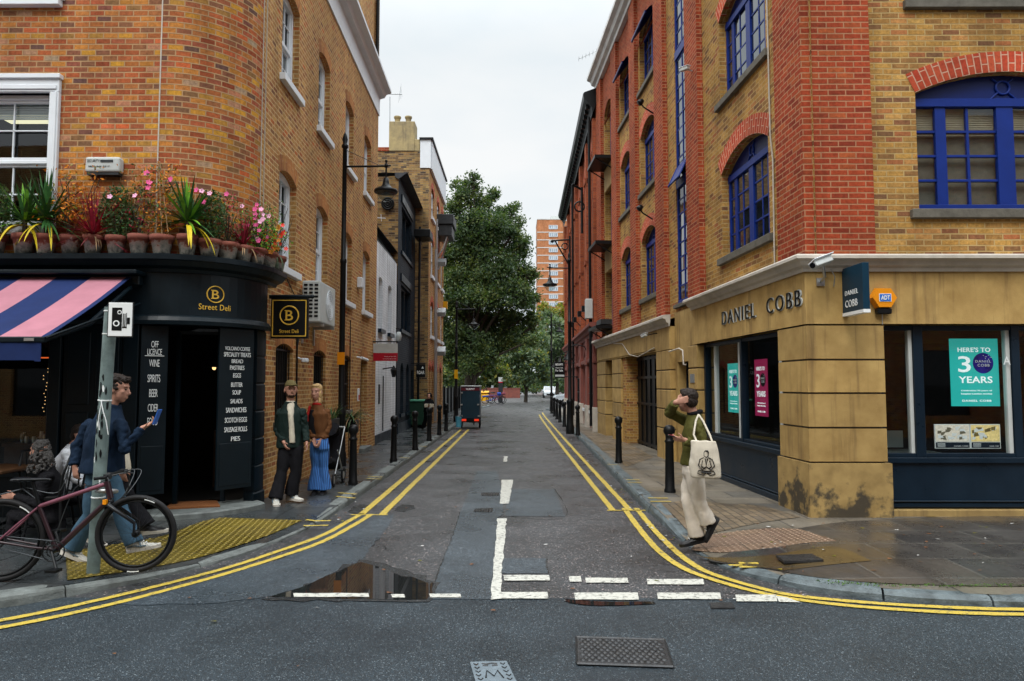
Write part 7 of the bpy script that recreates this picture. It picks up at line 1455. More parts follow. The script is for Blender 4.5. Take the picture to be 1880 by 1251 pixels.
for x in (-.36, .36):
    mb = MB(); mb.torus((x, .3, .24), .2, .04, (1, 0, 0), 20, 6); mb.tube([(x-.02, .3, .24), (x+.02, .3, .24)], .19, 14); mb.build('wheel', M['black'], t)
tl = mat('tail_light', (.6, .03, .01), .3, .1, 5, emis=(1, .06, .02, .5))
for x in (-.25, .25): mb = MB(); mb.box(x-.09, x+.09, -.05, -.02, .30, .38); mb.build('tail_light', tl, t)
mb = MB(); mb.tube([(0, 1.2, .4), (0, 2.2, .5), (0, 2.3, 1.1)], .03, 6); mb.tube([(-.3, 2.3, 1.12), (.3, 2.3, 1.12)], .02, 6); mb.torus((0, 2.5, .3), .28, .025, (1, 0, 0), 20, 6); mb.box(-.12, .12, 1.35, 1.6, .9, .96); mb.tube([(0, 1.5, .9), (0, 1.6, .45)], .02, 6); mb.build('front_cycle', M['black'], t)
def car(label, loc, rz, c, L=4.2, Wd=1.75, H=1.5):
    t = thing('parked_car', label, 'car', loc, rz); pm = mat('car_paint_%s' % label[:6], c, .25, .03, 2, spec=.6); mb = MB()
    prof = [(-L/2, .35), (-L/2+.02, .75), (-L/2+.15, .9), (-L*.22, .98), (-L*.06, H-.1), (L*.12, H), (L*.34, H-.08), (L*.47, .95), (L/2, .85), (L/2, .35)]
    rows = [[(x*(1), y*(Wd/2)*(1-.16*max(0, (z-.95)/(H-.95)) if z > .95 else 1)*(.92 if abs(x) > L*.46 else 1), z) for x, z in prof] for y in (-1, -.96, -.5, 0, .5, .96, 1)]
    for q in rows[0], rows[-1]:
        for i in range(len(q)): q[i] = (q[i][0]*.985, q[i][1], q[i][2]-.0)
    mb.grid(rows, 0, True); mb.face(rows[0]); mb.face(rows[-1]); mb.build('body', pm, t, .02); mb = MB()
    for s_ in (-1, 1): y = s_*Wd/2*.93; mb.face([(-L*.19, y*1.03, 1.0), (L*.42, y*1.03, 1.0), (L*.32, y*.93, H-.13), (-L*.04, y*.93, H-.15)])
    y = Wd/2*.85; mb.face([(-L*.215, -y, 1.0), (-L*.215, y, 1.0), (-L*.07, y*.92, H-.11), (-L*.07, -y*.92, H-.11)]); mb.face([(L*.46, -y, 1.0), (L*.46, y, 1.0), (L*.355, y*.92, H-.1), (L*.355, -y*.92, H-.1)]); mb.build('windows', M['glass'], t)
    for x in (-L*.31, L*.3):
        for s_ in (-1, 1):
            mb = MB(); mb.torus((x, s_*Wd*.46, .31), .24, .08, (0, 1, 0), 20, 8); w_ = mb.build('wheel', M['black'], t); mb = MB(); mb.lathe([(.2, -.02), (.2, .05), (.02, .07)], (x, s_*Wd*.46, .31), 14, axis=(0, s_, 0)); mb.build('rim', M['steel'], w_)
    for s_ in (-1, 1):
        mb = MB(); mb.obox((-L/2+.03, s_*Wd*.36, .72), (.06, .3, .13)); mb.build('headlight', M['print_white'], t); mb = MB(); mb.obox((-L*.16, s_*(Wd/2+.1), 1.02), (.12, .16, .12)); mb.build('door_mirror', pm, t)
    mb = MB(); mb.obox((-L/2+.0, 0, .48), (.06, 1.0, .18)); mb.build('grille', M['black'], t); return t
car('silver parked car facing the camera at the end of the street', ((1007-945)/1300*91+.2, 92, 0), PI/2, (.45, .50, .53))
car('pale blue white parked car half hidden behind the far corner of the red warehouse', (5.25, 56, 0), 0, (.62, .70, .76), 4.4, 1.8, 1.75)
def wheel_bike(t, c, r_, ax, tyre=.02, spokes=20):
    mb = MB(); mb.torus(c, r_-tyre, tyre, ax, 44, 8); w = mb.build('wheel', M['rubber'], t); mb = MB(); mb.torus(c, r_-tyre*2.4, .010, ax, 40, 6); mb.lathe([(.02, -.04), (.03, -.03), (.03, .03), (.02, .04)], c, 10, axis=ax); mb.build('rim', M['black'], w); mb = MB(); u = Vector(ax).orthogonal().normalized(); v = Vector(ax).normalized().cross(u)
    for k in range(spokes): a = 2*PI*k/spokes; mb.tube([Vector(c)+Vector(ax)*.02*(-1)**k, Vector(c)+(u*math.cos(a)+v*math.sin(a))*(r_-tyre*2.4)], .0011, 3)
    mb.build('spokes', M['darkmetal'], w); return w
M['rubber'] = mat('tyre_rubber', (.012, .012, .013), .6, .2, 30)
for lab, x, y, rz, lean, cc in (('blue covered hire bicycle leaning at the edge of the far pavement', -2.0, 61.5, .15, .25, (.015, .05, .28)), ('red and grey hire bicycle parked behind the blue one', -1.55, 63,   .35, -.2, (.18, .04, .06)), ('grey hire bicycle at the back of the far cycle group', -1.75, 65, -.2, .2, (.3, .3, .32))):
    t = thing('parked_bicycle', lab, 'bicycle', (x, y, .05), rz, 'hire bicycles parked at the end of the street'); t.rotation_euler[0] = lean; c_ = mat('cycle_paint', cc, .4, .1, 5)
    for xx in (-.55, .55): mb = MB(); mb.torus((xx, 0, .33), .31, .03, (0, 1, 0), 20, 6); mb.build('wheel', M['rubber'], t)
    mb = MB(); mb.tube([(-.55, 0, .33), (-.1, 0, .3), (.45, 0, .75), (-.2, 0, .8), (-.1, 0, .3)], .035, 6); mb.tube([(-.2, 0, .8), (-.25, 0, .95)], .02, 6); mb.tube([(.45, 0, .75), (.55, 0, .33)], .02, 6); mb.build('frame', c_, t); mb = MB(); mb.box(-.85, -.25, -.06, .06, .62, .74); mb.obox((.62, 0, .9), (.35, .3, .22)); mb.build('mudguard_and_basket', c_, t, .03)
    mb = MB(); mb.tube([(.4, -.3, 1.05), (.45, 0, .98), (.4, .3, 1.05)], .018, 6); mb.obox((-.27, 0, .98), (.26, .16, .07)); mb.build('handlebar_and_saddle', M['black'], t)
# ---------------------------------------------------------------- bits on the left pavement
t = thing('blue_bucket', 'small light blue bin beside the lamp post and cargo trike', 'bin'); x, _z = onY(842, 770, 27.6); mb = MB(); mb.lathe([(.10, 0), (.13, .38), (.14, .4), (.12, .4)], (x, 27.6, .1), 12); mb.build('body', mat('sky_blue_plastic', (.10, .38, .55), .5, .1, 5), t); mb = MB(); mb.lathe([(.14, .4), (.13, .43), (.001, .45)], (x, 27.6, .1), 12); mb.build('lid', M['darkmetal'], t)
t = thing('wheelie_bin', 'dark green wheelie bin against the navy building', 'bin', (-3.75, 27.3, .1)); mb = MB(); mb.box(-.3, .3, -.35, .35, .1, 1.0); mb.build('body', mat('bin_green', (.015, .05, .03), .5, .1, 5), t, .03); mb = MB(); mb.box(-.33, .33, -.4, .4, 1.0, 1.07); mb.build('lid', mat('bin_lid', (.10, .35, .22), .5, .1, 5), t, .02); mb = MB(); mb.tube([(-.3, .3, .1), (.3, .3, .1)], .1, 10); mb.build('wheels', M['black'], t)
t = thing('spider_plant', 'long leaved potted plant in a black wall planter behind the street lamp', 'potted plant', (*LW(5.2, -.22, 0)[:2], 0)); mb = MB(); mb.box(-.16, .16, -.16, .16, .75, 1.0); mb.build('planter', M['black'], t, .01); mb = MB()
for k in range(90): a = r.uniform(0, 2*PI); blade(mb, (r.uniform(-.1, .1), r.uniform(-.1, .1), 1.0), (math.cos(a), math.sin(a), r.uniform(.5, 2.2)), r.uniform(.35, .75), .022, r.uniform(1.2, 2.3), r.choice((0, 0, 1, 2)), 7)
mb.build('foliage', [M['g_dark'], M['leaf_pale'], M['g_dry']], t)
t = thing('window_box_plant', 'grassy green plant in a dark window box behind the blonde woman', 'potted plant', (*LW(3.5, -.16, 0)[:2], 0)); mb = MB(); mb.box(-.12, .12, -.45, .45, .9, 1.1); mb.build('planter', M['black'], t, .01); mb = MB()
for k in range(90): a = r.uniform(0, 2*PI); blade(mb, (r.uniform(-.1, .1), r.uniform(-.4, .4), 1.08), (math.cos(a)*.6, math.sin(a)*.6, r.uniform(.8, 2.2)), r.uniform(.2, .45), .015, r.uniform(1, 2), r.choice((0, 1, 1)), 6)
mb.build('foliage', [M['g_dark'], M['leaf_mid']], t)
# ---------------------------------------------------------------- camera sign on its post
t = thing('sign_post', 'leaning grey steel post with a white speed camera sign at the left kerb', 'sign post'); mb = MB(); A_ = Vector((-3.73, 6.36, .03)); B_ = Vector((-3.615, 6.30, 2.44)); mb.tube([A_, B_], .053, 20); post = mb.build('post', M['galv'], t)
mb = MB(); rr = random.Random(8); ax = (B_-A_).normalized()
for k in range(26):
    f = rr.choice((rr.uniform(.35, .75), rr.uniform(.55, .72))); p = A_.lerp(B_, f); a0 = rr.uniform(-2.6, -.5); 
    pts = []
    for j in range(8): a = a0+.16*math.cos(2*PI*j/8)*rr.uniform(.5, 1.5); z = .03*math.sin(2*PI*j/8)*rr.uniform(.5, 1.6); pts.append(p+Vector((math.cos(a)*.0545, math.sin(a)*.0545, z)))
    mb.face(pts, None, 0 if rr.random() < .8 else 1)
mb.build('sticker_remains', [M['black'], M['chalk']], post)
mb = MB()
for f in (.985, .90, .30, .655): p = A_.lerp(B_, f); mb.lathe([(.0555, -.006), (.058, 0), (.0555, .006)], p, 20, axis=ax)
q = A_.lerp(B_, .655)+Vector((0, -.06, 0)); mb.tube([q, q+Vector((.03, -.01, -.10)), q+Vector((.055, -.005, -.18)), q+Vector((.075, 0, -.30))], .004, 5); mb.tube([q+Vector((.01, 0, 0)), q+Vector((-.01, -.01, -.15)), q+Vector((-.005, 0, -.26))], .004, 5); mb.build('cable_ties', M['chalk'], t)
p = onY(203, 557, 6.22); sx0, sz1 = p; sx1, sz0 = onY(240, 617, 6.22); SF = Fr((sx0, 6.2), (1, .16), (0, 1)); w_ = sx1-sx0; h_ = sz1-sz0
mb = MB(); mb.box(-.004, w_+.004, 0, .006, sz0-.004, sz1+.004, SF); pl = mb.build('sign_plate', M['print_white'], t, .004); 
def sq(mb, a0, a1, b0, b1, m=0, o_=-.002): mb.face([SF(a0*w_, o_, sz0+b0*h_), SF(a1*w_, o_, sz0+b0*h_), SF(a1*w_, o_, sz0+b1*h_), SF(a0*w_, o_, sz0+b1*h_)], None, m)
mb = MB(); sq(mb, .14, .58, .16, .86); sq(mb, .62, .66, .28, .68); sq(mb, .69, .73, .28, .68); sq(mb, .76, .79, .25, .7); sq(mb, .8, .93, .36, .56); sq(mb, .6, .8, .24, .28)
for cx_, cz_, r1 in ((.34, .38, .095), (.47, .72, .065)):
    pts = [SF(cx_*w_+math.cos(2*PI*j/20)*r1*h_, -.003, sz0+cz_*h_+math.sin(2*PI*j/20)*r1*h_) for j in range(20)]; mb.face(pts, None, 1); pts = [SF(cx_*w_+math.cos(2*PI*j/20)*r1*h_*.6, -.004, sz0+cz_*h_+math.sin(2*PI*j/20)*r1*h_*.6) for j in range(20)]; mb.face(pts, None, 0)
mb.build('camera_symbol', [M['black'], M['print_white']], pl); mb = MB(); mb.box(-.012, w_+.012, .006, .01, sz0-.012, sz1+.012, SF); mb.build('sign_back', M['darkmetal'], pl)

# unseen terrace added behind the viewer, only to give the shop windows reflections
for k, (x0_, x1_, m_) in enumerate(((-26, -9, 'brick_side'), (-8.9, 3.5, 'brick_yellow'), (3.6, 18, 'brick_left'))):
    t = thing('terrace_building', ['plain brick terrace building opposite the deli, behind the viewer', 'yellow brick terrace building opposite the side street, behind the viewer', 'red brown terrace building opposite the estate agent, behind the viewer'][k], 'building'); BF = Fr((x0_, -5.5), (1, 0), (0, -1)); L_ = x1_-x0_
    hh_ = [dict(s0=a+.9, s1=a+2.0, z0=z, z1=z+1.7) for a in range(0, int(L_)-2, 3) for z in (3.9, 6.9)]+[dict(s0=a+.4, s1=a+2.6, z0=.7, z1=2.9) for a in range(0, int(L_)-2, 3)]
    mb = MB(); wall(mb, BF, 0, L_, 0, 9.8+k*.7, hh_, .2); mb.face([BF(0, 0, 0), BF(0, 8, 0), BF(0, 8, 9.8+k*.7), BF(0, 0, 9.8+k*.7)]); mb.face([BF(L_, 0, 0), BF(L_, 8, 0), BF(L_, 8, 9.8+k*.7), BF(L_, 0, 9.8+k*.7)]); mb.face([BF(0, 8, 0), BF(L_, 8, 0), BF(L_, 8, 9.8+k*.7), BF(0, 8, 9.8+k*.7)]); mb.build('wall', M[m_], t)
    mb = MB(); mb.face([BF(0, 0, 9.75+k*.7), BF(L_, 0, 9.75+k*.7), BF(L_, 8, 9.75+k*.7), BF(0, 8, 9.75+k*.7)]); mb.build('roof', M['slate'], t)
    for h in hh_:
        mb = MB(); mb.face([BF(h['s0'], .15, h['z0']), BF(h['s1'], .15, h['z0']), BF(h['s1'], .15, h['z1']), BF(h['s0'], .15, h['z1'])]); mb.build('pane', M['glass2'], t)
# ================================================================= people
def loft(mb, secs, n=16, m=0):
    rows = [[c+ax*math.cos(2*PI*j/n)+ay*math.sin(2*PI*j/n) for j in range(n)] for c, ax, ay in [(Vector(a), Vector(b), Vector(d)) for a, b, d in secs]]
    mb.grid(rows, m, True, True); mb.face(list(reversed(rows[0]))); mb.face(rows[-1])
def limb(mb, pts, rad, n=12, last=True):
    P = [Vector(p) for p in pts]; mb.tube(P, list(rad), n)
    for p, q in list(zip(P, rad))[:None if last else -1]: mb.ball(p, q*.99, 10)
LCOL = bpy.context.view_layer.layer_collection.children['street']; LCOL.exclude = True   # set the finished street aside while bodies are remeshed
SC2 = bpy.data.scenes.new('workbench')     # scratch scene where single bodies are remeshed
def organic(mb, name, mats, parent=None, voxel=.01, it=4, fold=0, fs=9, seed=0, stretch=(1, 1, .5)):
    me = bpy.data.meshes.new('t'); me.from_pydata([tuple(v) for v in mb.v], [], mb.f); o = bpy.data.objects.new('t', me); SC2.collection.objects.link(o)
    me.remesh_voxel_size = voxel; me.use_remesh_fix_poles = False; me.use_remesh_preserve_volume = False
    with bpy.context.temp_override(scene=SC2, view_layer=SC2.view_layers[0], object=o, active_object=o): bpy.ops.object.voxel_remesh()
    nm = me; nm.name = name; nv = len(nm.vertices); co = np.empty(nv*3, dtype=np.float32); nm.vertices.foreach_get('co', co); co = co.reshape(-1, 3); ed = np.empty(len(nm.edges)*2, dtype=np.int32); nm.edges.foreach_get('vertices', ed); ed = ed.reshape(-1, 2)
    deg = np.bincount(ed.ravel(), minlength=nv)[:, None]
    for _ in range(it):
        sm = np.stack([np.bincount(ed[:, 0], co[ed[:, 1], k], nv)+np.bincount(ed[:, 1], co[ed[:, 0], k], nv) for k in range(3)], 1); co = (co*.5+.5*sm/np.maximum(deg, 1)).astype(np.float32)
    nm.vertices.foreach_set('co', co.ravel()); nm.update()
    if fold:
        sd = Vector((seed*3.1, seed*1.7, 0))
        nrm_ = [v.normal.copy() for v in nm.vertices]
        for v, vn in zip(nm.vertices, nrm_): p = Vector((v.co.x*stretch[0], v.co.y*stretch[1], v.co.z*stretch[2]))*fs+sd; v.co += vn*fold*(abs(noise.noise(p))*2-.5+.5*noise.noise(p*2.3))
    nm.polygons.foreach_set('use_smooth', [True]*len(nm.polygons)); nm.materials.clear()
    for q in (mats if isinstance(mats, list) else [mats]): nm.materials.append(q)
    bpy.data.objects.remove(o); ob = bpy.data.objects.new(name, nm); col.objects.link(ob)
    if parent: ob.parent = parent
    return ob
def hand(mb, w, d, nrm, thumb, curl=.5, s=1.0):
    """palm + five fingers; w wrist, d direction, nrm palm normal (fingers curl towards it), thumb side vector"""
    w, d, nrm, th = Vector(w), Vector(d).normalized(), Vector(nrm).normalized(), Vector(thumb).normalized(); nrm = (nrm-d*nrm.dot(d)).normalized(); th = (th-d*th.dot(d)-nrm*th.dot(nrm)).normalized()
    loft(mb, [(w, th*.026*s, nrm*.02*s), (w+d*.03*s, th*.034*s, nrm*.017*s), (w+d*.085*s, th*.041*s, nrm*.013*s), (w+d*.095*s, th*.036*s, nrm*.009*s)], 12)
    for k, (o_, L) in enumerate(((.030, .068), (.010, .078), (-.010, .072), (-.029, .056))):
        a = w+d*.088*s+th*o_*s; c = curl*(1+.12*k); p = [a-d*.02]
        dd = d.copy(); q = a
        for j, seg in enumerate((.45, .32, .23)): dd = (d*math.cos(c*(j+.6)*.8)+nrm*math.sin(c*(j+.6)*.8)+th*o_*1.5*(1 if curl < .4 else 0)).normalized(); p.append(q); q = q+dd*L*seg*s
        p.append(q); mb.tube(p, [.0085*s, .0088*s, .008*s, .0072*s, .006*s][:len(p)], 8); mb.ball(q, .006*s, 6)
    a = w+d*.03*s+th*.03*s; mb.tube([a-th*.01, a+(d*.6+th*.7+nrm*.25).normalized()*.035*s, a+(d*.8+th*.5+nrm*.4).normalized()*.068*s], [.012*s, .0095*s, .0075*s], 8); mb.ball(a+(d*.8+th*.5+nrm*.4).normalized()*.068*s, .0073*s, 6)
def head(mb, c, f, up=(0, 0, 1), s=1.0):
    f = Vector(f).normalized(); up = Vector(up); up = (up-f*up.dot(f)).normalized(); rt = f.cross(up); R_ = Matrix((rt, f, up)).transposed(); c = Vector(c); P = lambda x, y, z: c+(rt*x+f*y+up*z)*s
    mb.ball(P(0, -.012, .03), (.076*s, .094*s, .085*s), 20, rot=R_); mb.ball(P(0, .022, -.035), (.062*s, .068*s, .085*s), 16, rot=R_); mb.ball(P(0, .045, -.093), (.034*s, .03*s, .024*s), 12, rot=R_); mb.ball(P(0, .068, .028), (.052*s, .018*s, .016*s), 12, rot=R_)
    mb.tube([P(0, .078, .02), P(0, .098, -.02), P(0, .106, -.034)], [.009*s, .011*s, .014*s], 8); mb.ball(P(0, .098, -.038), (.018*s, .013*s, .010*s), 8, rot=R_); mb.ball(P(0, .082, -.066), (.024*s, .012*s, .007*s), 8, rot=R_); mb.ball(P(0, .080, -.076), (.021*s, .012*s, .007*s), 8, rot=R_)
    for x in (-1, 1): mb.ball(P(x*.078, -.008, -.01), (.010*s, .019*s, .032*s), 10, rot=R_); mb.ball(P(x*.042, .058, -.02), (.02*s, .02*s, .018*s), 8, rot=R_)
    return P, R_
def shoe(t, an, d, up=(0, 0, 1), L=.29, mats=None, name='shoe', solec=None):
    d = Vector(d).normalized(); up = Vector(up); up = (up-d*up.dot(d)).normalized(); r_ = d.cross(up); a = Vector(an); P = lambda x, y, z: a+r_*x+d*y+up*z; mb = MB()
    secs = [(-.075, .028, .045, .0), (-.06, .036, .055, .002), (0, .040, .055, .0), (.05, .042, .040, -.012), (.11, .047, .028, -.03), (.16, .045, .022, -.035), (.195, .034, .015, -.04)]
    loft(mb, [(P(0, y*L/.29, z-.035), r_*w, up*h) for y, w, h, z in secs], 14); mb.tube([P(0, -.01, -.02), P(0, -.015, .06)], [.045, .042], 12); o = organic(mb, name, mats[0], t, .007, 3)
    mb = MB(); out = [(-.08, .0), (-.07, .032), (0, .038), (.06, .043), (.12, .050), (.17, .047), (.205, .030), (.213, 0)]; ring = [(y*L/.29, w) for y, w in out]+[(y*L/.29, -w) for y, w in reversed(out[1:-1])]
    b = [P(w, y, -.092) for y, w in ring]; m_ = [P(w*1.04, y*1.01, -.062+(.02 if y < -.02 else 0)) for y, w in ring]; mb.grid([b, m_], 0, True, True); mb.face(b); mb.face(m_); mb.build('sole', solec or M['sole'], o)
    if len(mats) > 1:
        mb = MB()
        for sx in (-1, 1): mb.tube([P(sx*.043, .10, -.05), P(sx*.048, .04, -.045), P(sx*.044, .0, -.035), P(sx*.040, -.06, -.04)], .006, 5); mb.tube([P(sx*.045, .06, -.06), P(sx*.040, .05, -.01)], .006, 5)
        mb.build('side_stripe', mats[1], o)
        mb = MB()
        for k in range(4): mb.tube([P(-.025, .03+k*.022, .008-k*.012), P(0, .032+k*.022, .018-k*.013), P(.025, .03+k*.022, .008-k*.012)], .0035, 5)
        mb.build('laces', M['chalk'], o)
    return o
M['sole'] = mat('pale_rubber_sole', (.55, .52, .46), .7, .1, 20); M['sneaker'] = mat('pale_running_shoe', (.48, .47, .42), .7, .15, 40, .3, 120); M['sneaker_blue'] = mat('grey_blue_overlay', (.12, .17, .20), .6, .1, 20); M['boot'] = mat('black_leather', (.012, .012, .013), .35, .2, 20)
def cloth(name, c, rough=.85, var=.15, b=.4): return mat(name, c, rough, var, 9, b, 260, spec=.1)
M['navyjkt'] = cloth('dark_navy_jacket', (.008, .018, .038)); M['jeans'] = cloth('faded_blue_denim', (.050, .10, .15), .9, .3); M['greenjkt'] = cloth('black_green_wax_jacket', (.010, .020, .018), .55); M['olive'] = cloth('olive_wax_jacket', (.075, .072, .018), .6, .3); M['cream'] = cloth('cream_knit', (.55, .50, .40)); M['blackcl'] = cloth('black_cloth', (.009, .009, .011)); M['brown'] = cloth('brown_corduroy_jacket', (.13, .055, .022)); M['ecru'] = cloth('ecru_trousers', (.60, .54, .46), .9, .12); M['whitecl'] = cloth('white_shirt', (.62, .64, .68)); M['khaki'] = cloth('khaki_cap', (.13, .105, .045)); M['redsc'] = cloth('red_scarf', (.28, .015, .012)); M['canvas'] = cloth('natural_canvas_tote', (.55, .50, .41), .95, .12)
M['hair_dark'] = mat('dark_brown_hair', (.018, .011, .008), .45, .4, 40, .8, 160); M['hair_grey'] = mat('curly_grey_hair', (.075, .072, .07), .7, .6, 60, .9, 120); M['hair_blond'] = mat('blond_hair', (.50, .33, .15), .5, .3, 40, .7, 160); M['beard'] = mat('dark_beard', (.035, .018, .01), .8, .3, 60, .8, 200)
mm_, t_, b_ = newmat('blue_striped_trousers'); Lk = t_.links.new; tcn = N(t_, 'ShaderNodeTexCoord'); wv = N(t_, 'ShaderNodeTexWave', Scale=13.0, Distortion=1.2); wv.bands_direction = 'X'; Lk(tcn.outputs['Object'], wv.inputs['Vector']); rp = N(t_, 'ShaderNodeValToRGB'); rp.color_ramp.elements[0].color = (.012, .05, .20, 1); rp.color_ramp.elements[1].color = (.06, .22, .58, 1); rp.color_ramp.elements[0].position = .35; rp.color_ramp.elements[1].position = .6; Lk(wv.outputs['Fac'], rp.inputs[0]); Lk(rp.outputs[0], b_.inputs['Base Color']); b_.inputs['Roughness'].default_value = .85; M['stripes'] = mm_
def person(label, base, J, hf, bf, jk, tr, sho, hup=(0, 0, 1), sh=.19, hs=1.0, hands=None, hem=None, flare=.085, jr=(.055, .048, .042), thigh=.085, belly=1.0, tw=1.0, seated=False, legs=True, foldj=.013, hood=False):
    """J: joints in world coordinates; hf head facing; bf body facing"""
    B = Vector(base); bf = Vector(bf).normalized(); rt = bf.cross(Vector((0, 0, 1))).normalized(); J = {k: Vector(v)-B for k, v in J.items()}
    mb = MB(); P, R_ = head(mb, J['head'], hf, hup, hs); nk, pe = J['neck'], J['pelvis']; up = (nk-pe).normalized(); ch = nk.lerp(pe, .38)
    mb.tube([nk-up*.05, nk, J['head']+Vector((0, 0, -.03))-Vector(hf).normalized()*.015], [.062, .054, .050], 12)
    loft(mb, [(pe-up*.06, rt*.11, bf*.08), (pe, rt*.135, bf*.09), (nk.lerp(pe, .65), rt*.12, bf*.085), (ch, rt*.14, bf*.10), (nk-up*.07, rt*.13, bf*.08), (nk, rt*.05, bf*.05)], 16)
    for s_ in 'LR':
        limb(mb, [J['sh'+s_], J['el'+s_], J['wr'+s_]], [.045, .036, .026]); q = (J['wr'+s_]-J['el'+s_]).normalized(); hd = (hands or {}).get(s_)
        if hd: hand(mb, J['wr'+s_], *hd)
        else: hand(mb, J['wr'+s_], (q+Vector((0, 0, -.2))), (-rt if s_ == 'R' else rt), bf, .55)
        if legs: limb(mb, [J['hip'+s_], J['kn'+s_], J['an'+s_]], [.07, .05, .038])
    body = organic(mb, 'person', M['skin'], None, .0075, 3); body.location = B; setp(body, label, 'person')
    ey = MB()
    for x in (-1, 1): ey.ball(P(x*.031, .0775, .002), .0085*hs, 8)
    ey.build('eyes', M['eye'], body); ey = MB()
    for x in (-1, 1): ey.tube([P(x*.014, .0865, .020), P(x*.032, .088, .026), P(x*.05, .076, .020)], .0022*hs, 5)
    ey.build('eyebrows', M['beard'] if hf else M['beard'], body)
    # jacket
    rt_, bf_ = rt, bf; rt, bf = rt*tw, bf*tw
    hm = (nk.lerp(pe, 1.0) if hem is None else Vector(hem)-B); mb = MB(); k_ = belly
    loft(mb, [(hm, rt*.185*k_, bf*.135*k_), (hm+up*.04, rt*.185*k_, bf*.135*k_), (pe.lerp(nk, .25), rt*.17*k_, bf*.125*k_), (ch, rt*.185*k_, bf*.13*k_), (nk-up*.12, rt*.168, bf*.115), (nk-up*.045, rt*.115, bf*.085), (nk+up*.01, rt*.078, bf*.075), (nk+up*.045, rt*.07, bf*.072)], 20)
    for s_ in 'LR':
        sl = MB(); limb(sl, [J['sh'+s_].lerp(nk, .22)-up*.03, J['sh'+s_], J['el'+s_], J['el'+s_].lerp(J['wr'+s_], .95)], [.052, .058, jr[0]*1.02, jr[1]], 12, False); organic(sl, 'sleeve', jk, body, .008, 4, foldj*.8, 11, len(label)+5, (1, 1, 1.3))
    jo = organic(mb, 'jacket', jk, body, .009, 3, foldj, 8, len(label)); rt, bf = rt_, bf_
    if legs:
        mb = MB(); loft(mb, [(pe+up*.06, rt*.145, bf*.105), (pe-up*.02, rt*.155, bf*.115), (pe-up*.10, rt*.16, bf*.11), (pe-up*.14, rt*.12, bf*.08)], 16)
        for s_ in 'LR': limb(mb, [J['hip'+s_], J['hip'+s_].lerp(J['kn'+s_], .5), J['kn'+s_], J['kn'+s_].lerp(J['an'+s_], .5), J['an'+s_].lerp(J['kn'+s_], .02)+Vector((0, 0, -.015))], [thigh*1.05, thigh, thigh*.80, (thigh*.8+flare)/2, flare], 14, False)
        organic(mb, 'trousers', tr, body, .009, 3, .010, 9, len(label)+3, (1, 1, .45) if not seated else (1, 1, 1))
        for s_ in 'LR': shoe(body, J['an'+s_]+Vector((0, 0, .01)), J['toe'+s_]-J['an'+s_] if 'toe'+s_ in J else bf, J.get('up'+s_, Vector((0, 0, 1))+B)-(B if 'up'+s_ not in J else -B*0) if False else (0, 0, 1), .29, sho[0], 'shoe', sho[1] if len(sho) > 1 else None)
    return body, P, R_, J, jo
M['eye'] = mat('eye', (.04, .03, .025), .15, .1, 5)
def hair_cap(mb, P, R_, pts, s=1.0):
    for x, y, z, a, b, c in pts: mb.ball(P(x, y, z), (a*s, b*s, c*s), 14, rot=R_)
def shirt(body, a, b, w, m_, name='jumper', rt=None, d=.012):
    pass
Vv = lambda u, v, Y: WP(u, v, Y)
# --- man crossing with a phone at left
Y = 6.62; J = dict(head=Vv(217, 714, Y), neck=Vv(203, 752, Y), pelvis=Vv(186, 868, Y), shL=Vv(163, 781, Y+.12), elL=Vv(142, 822, Y+.1), wrL=Vv(137, 856, Y+.02), shR=Vv(223, 780, Y-.14), elR=Vv(228, 824, Y-.2), wrR=Vv(262, 786, Y-.12), hipL=Vv(178, 876, Y+.08), hipR=Vv(200, 876, Y-.08), knL=Vv(166, 945, Y+.10), knR=Vv(222, 940, Y-.08), anL=Vv(133, 1006, Y+.1), anR=Vv(247, 996, Y-.08), toeL=Vv(170, 1020, Y+.12), toeR=Vv(300, 986, Y-.02))
nb = ([M['sneaker'], M['sneaker_blue']], M['sole'])
body, P, R_, Jl, jo = person('man in dark navy jacket and blue jeans walking right while looking at a phone', (-3.55, 6.6, .05), J, (1, .12, -.12), (.5, .86, 0), M['navyjkt'], M['jeans'], nb, hands={'R': ((.9, .1, .55), (-.2, -.3, .9), (-.3, -.9, .3), .7), 'L': ((.15, 0, -1), (.3, .9, 0), (.9, -.3, 0), .8)}, belly=1.08, tw=1.2, hs=1.06)
mb = MB(); hair_cap(mb, P, R_, ((0, -.022, .058, .088, .10, .082), (0, -.06, .0, .082, .062, .085), (0, .05, .085, .06, .045, .035), (.06, -.02, .02, .028, .05, .05), (-.06, -.02, .02, .028, .05, .05))); organic(mb, 'hair', M['hair_dark'], body, .007, 2, .010, 34, 1, (1, 1, 1))
ph = J['wrR']-Vector((-3.55, 6.6, .05))+Vector((.12, -.0, .085)); mb = MB(); mb.obox(ph, (.012, .075, .15), Matrix.Rotation(.35, 3, 'Y')); mb.build('phone', mat('blue_phone_case', (.03, .12, .45), .4, .05, 5), body, .004) if False else None
t = thing('phone', 'slim blue mobile phone in the hand of the navy jacketed man', 'phone'); wp = J['wrR']+Vector((.13, .0, .10)); q = Matrix.Rotation(.35, 3, 'Y'); mb = MB(); mb.obox(wp, (.010, .07, .145), q); mb.build('case', mat('blue_phone_case', (.03, .12, .45), .4, .05, 5), t, .003); mb = MB(); mb.obox(wp-Vector((.007, 0, 0)), (.003, .062, .135), q); mb.build('screen', M['blackgloss'], t)
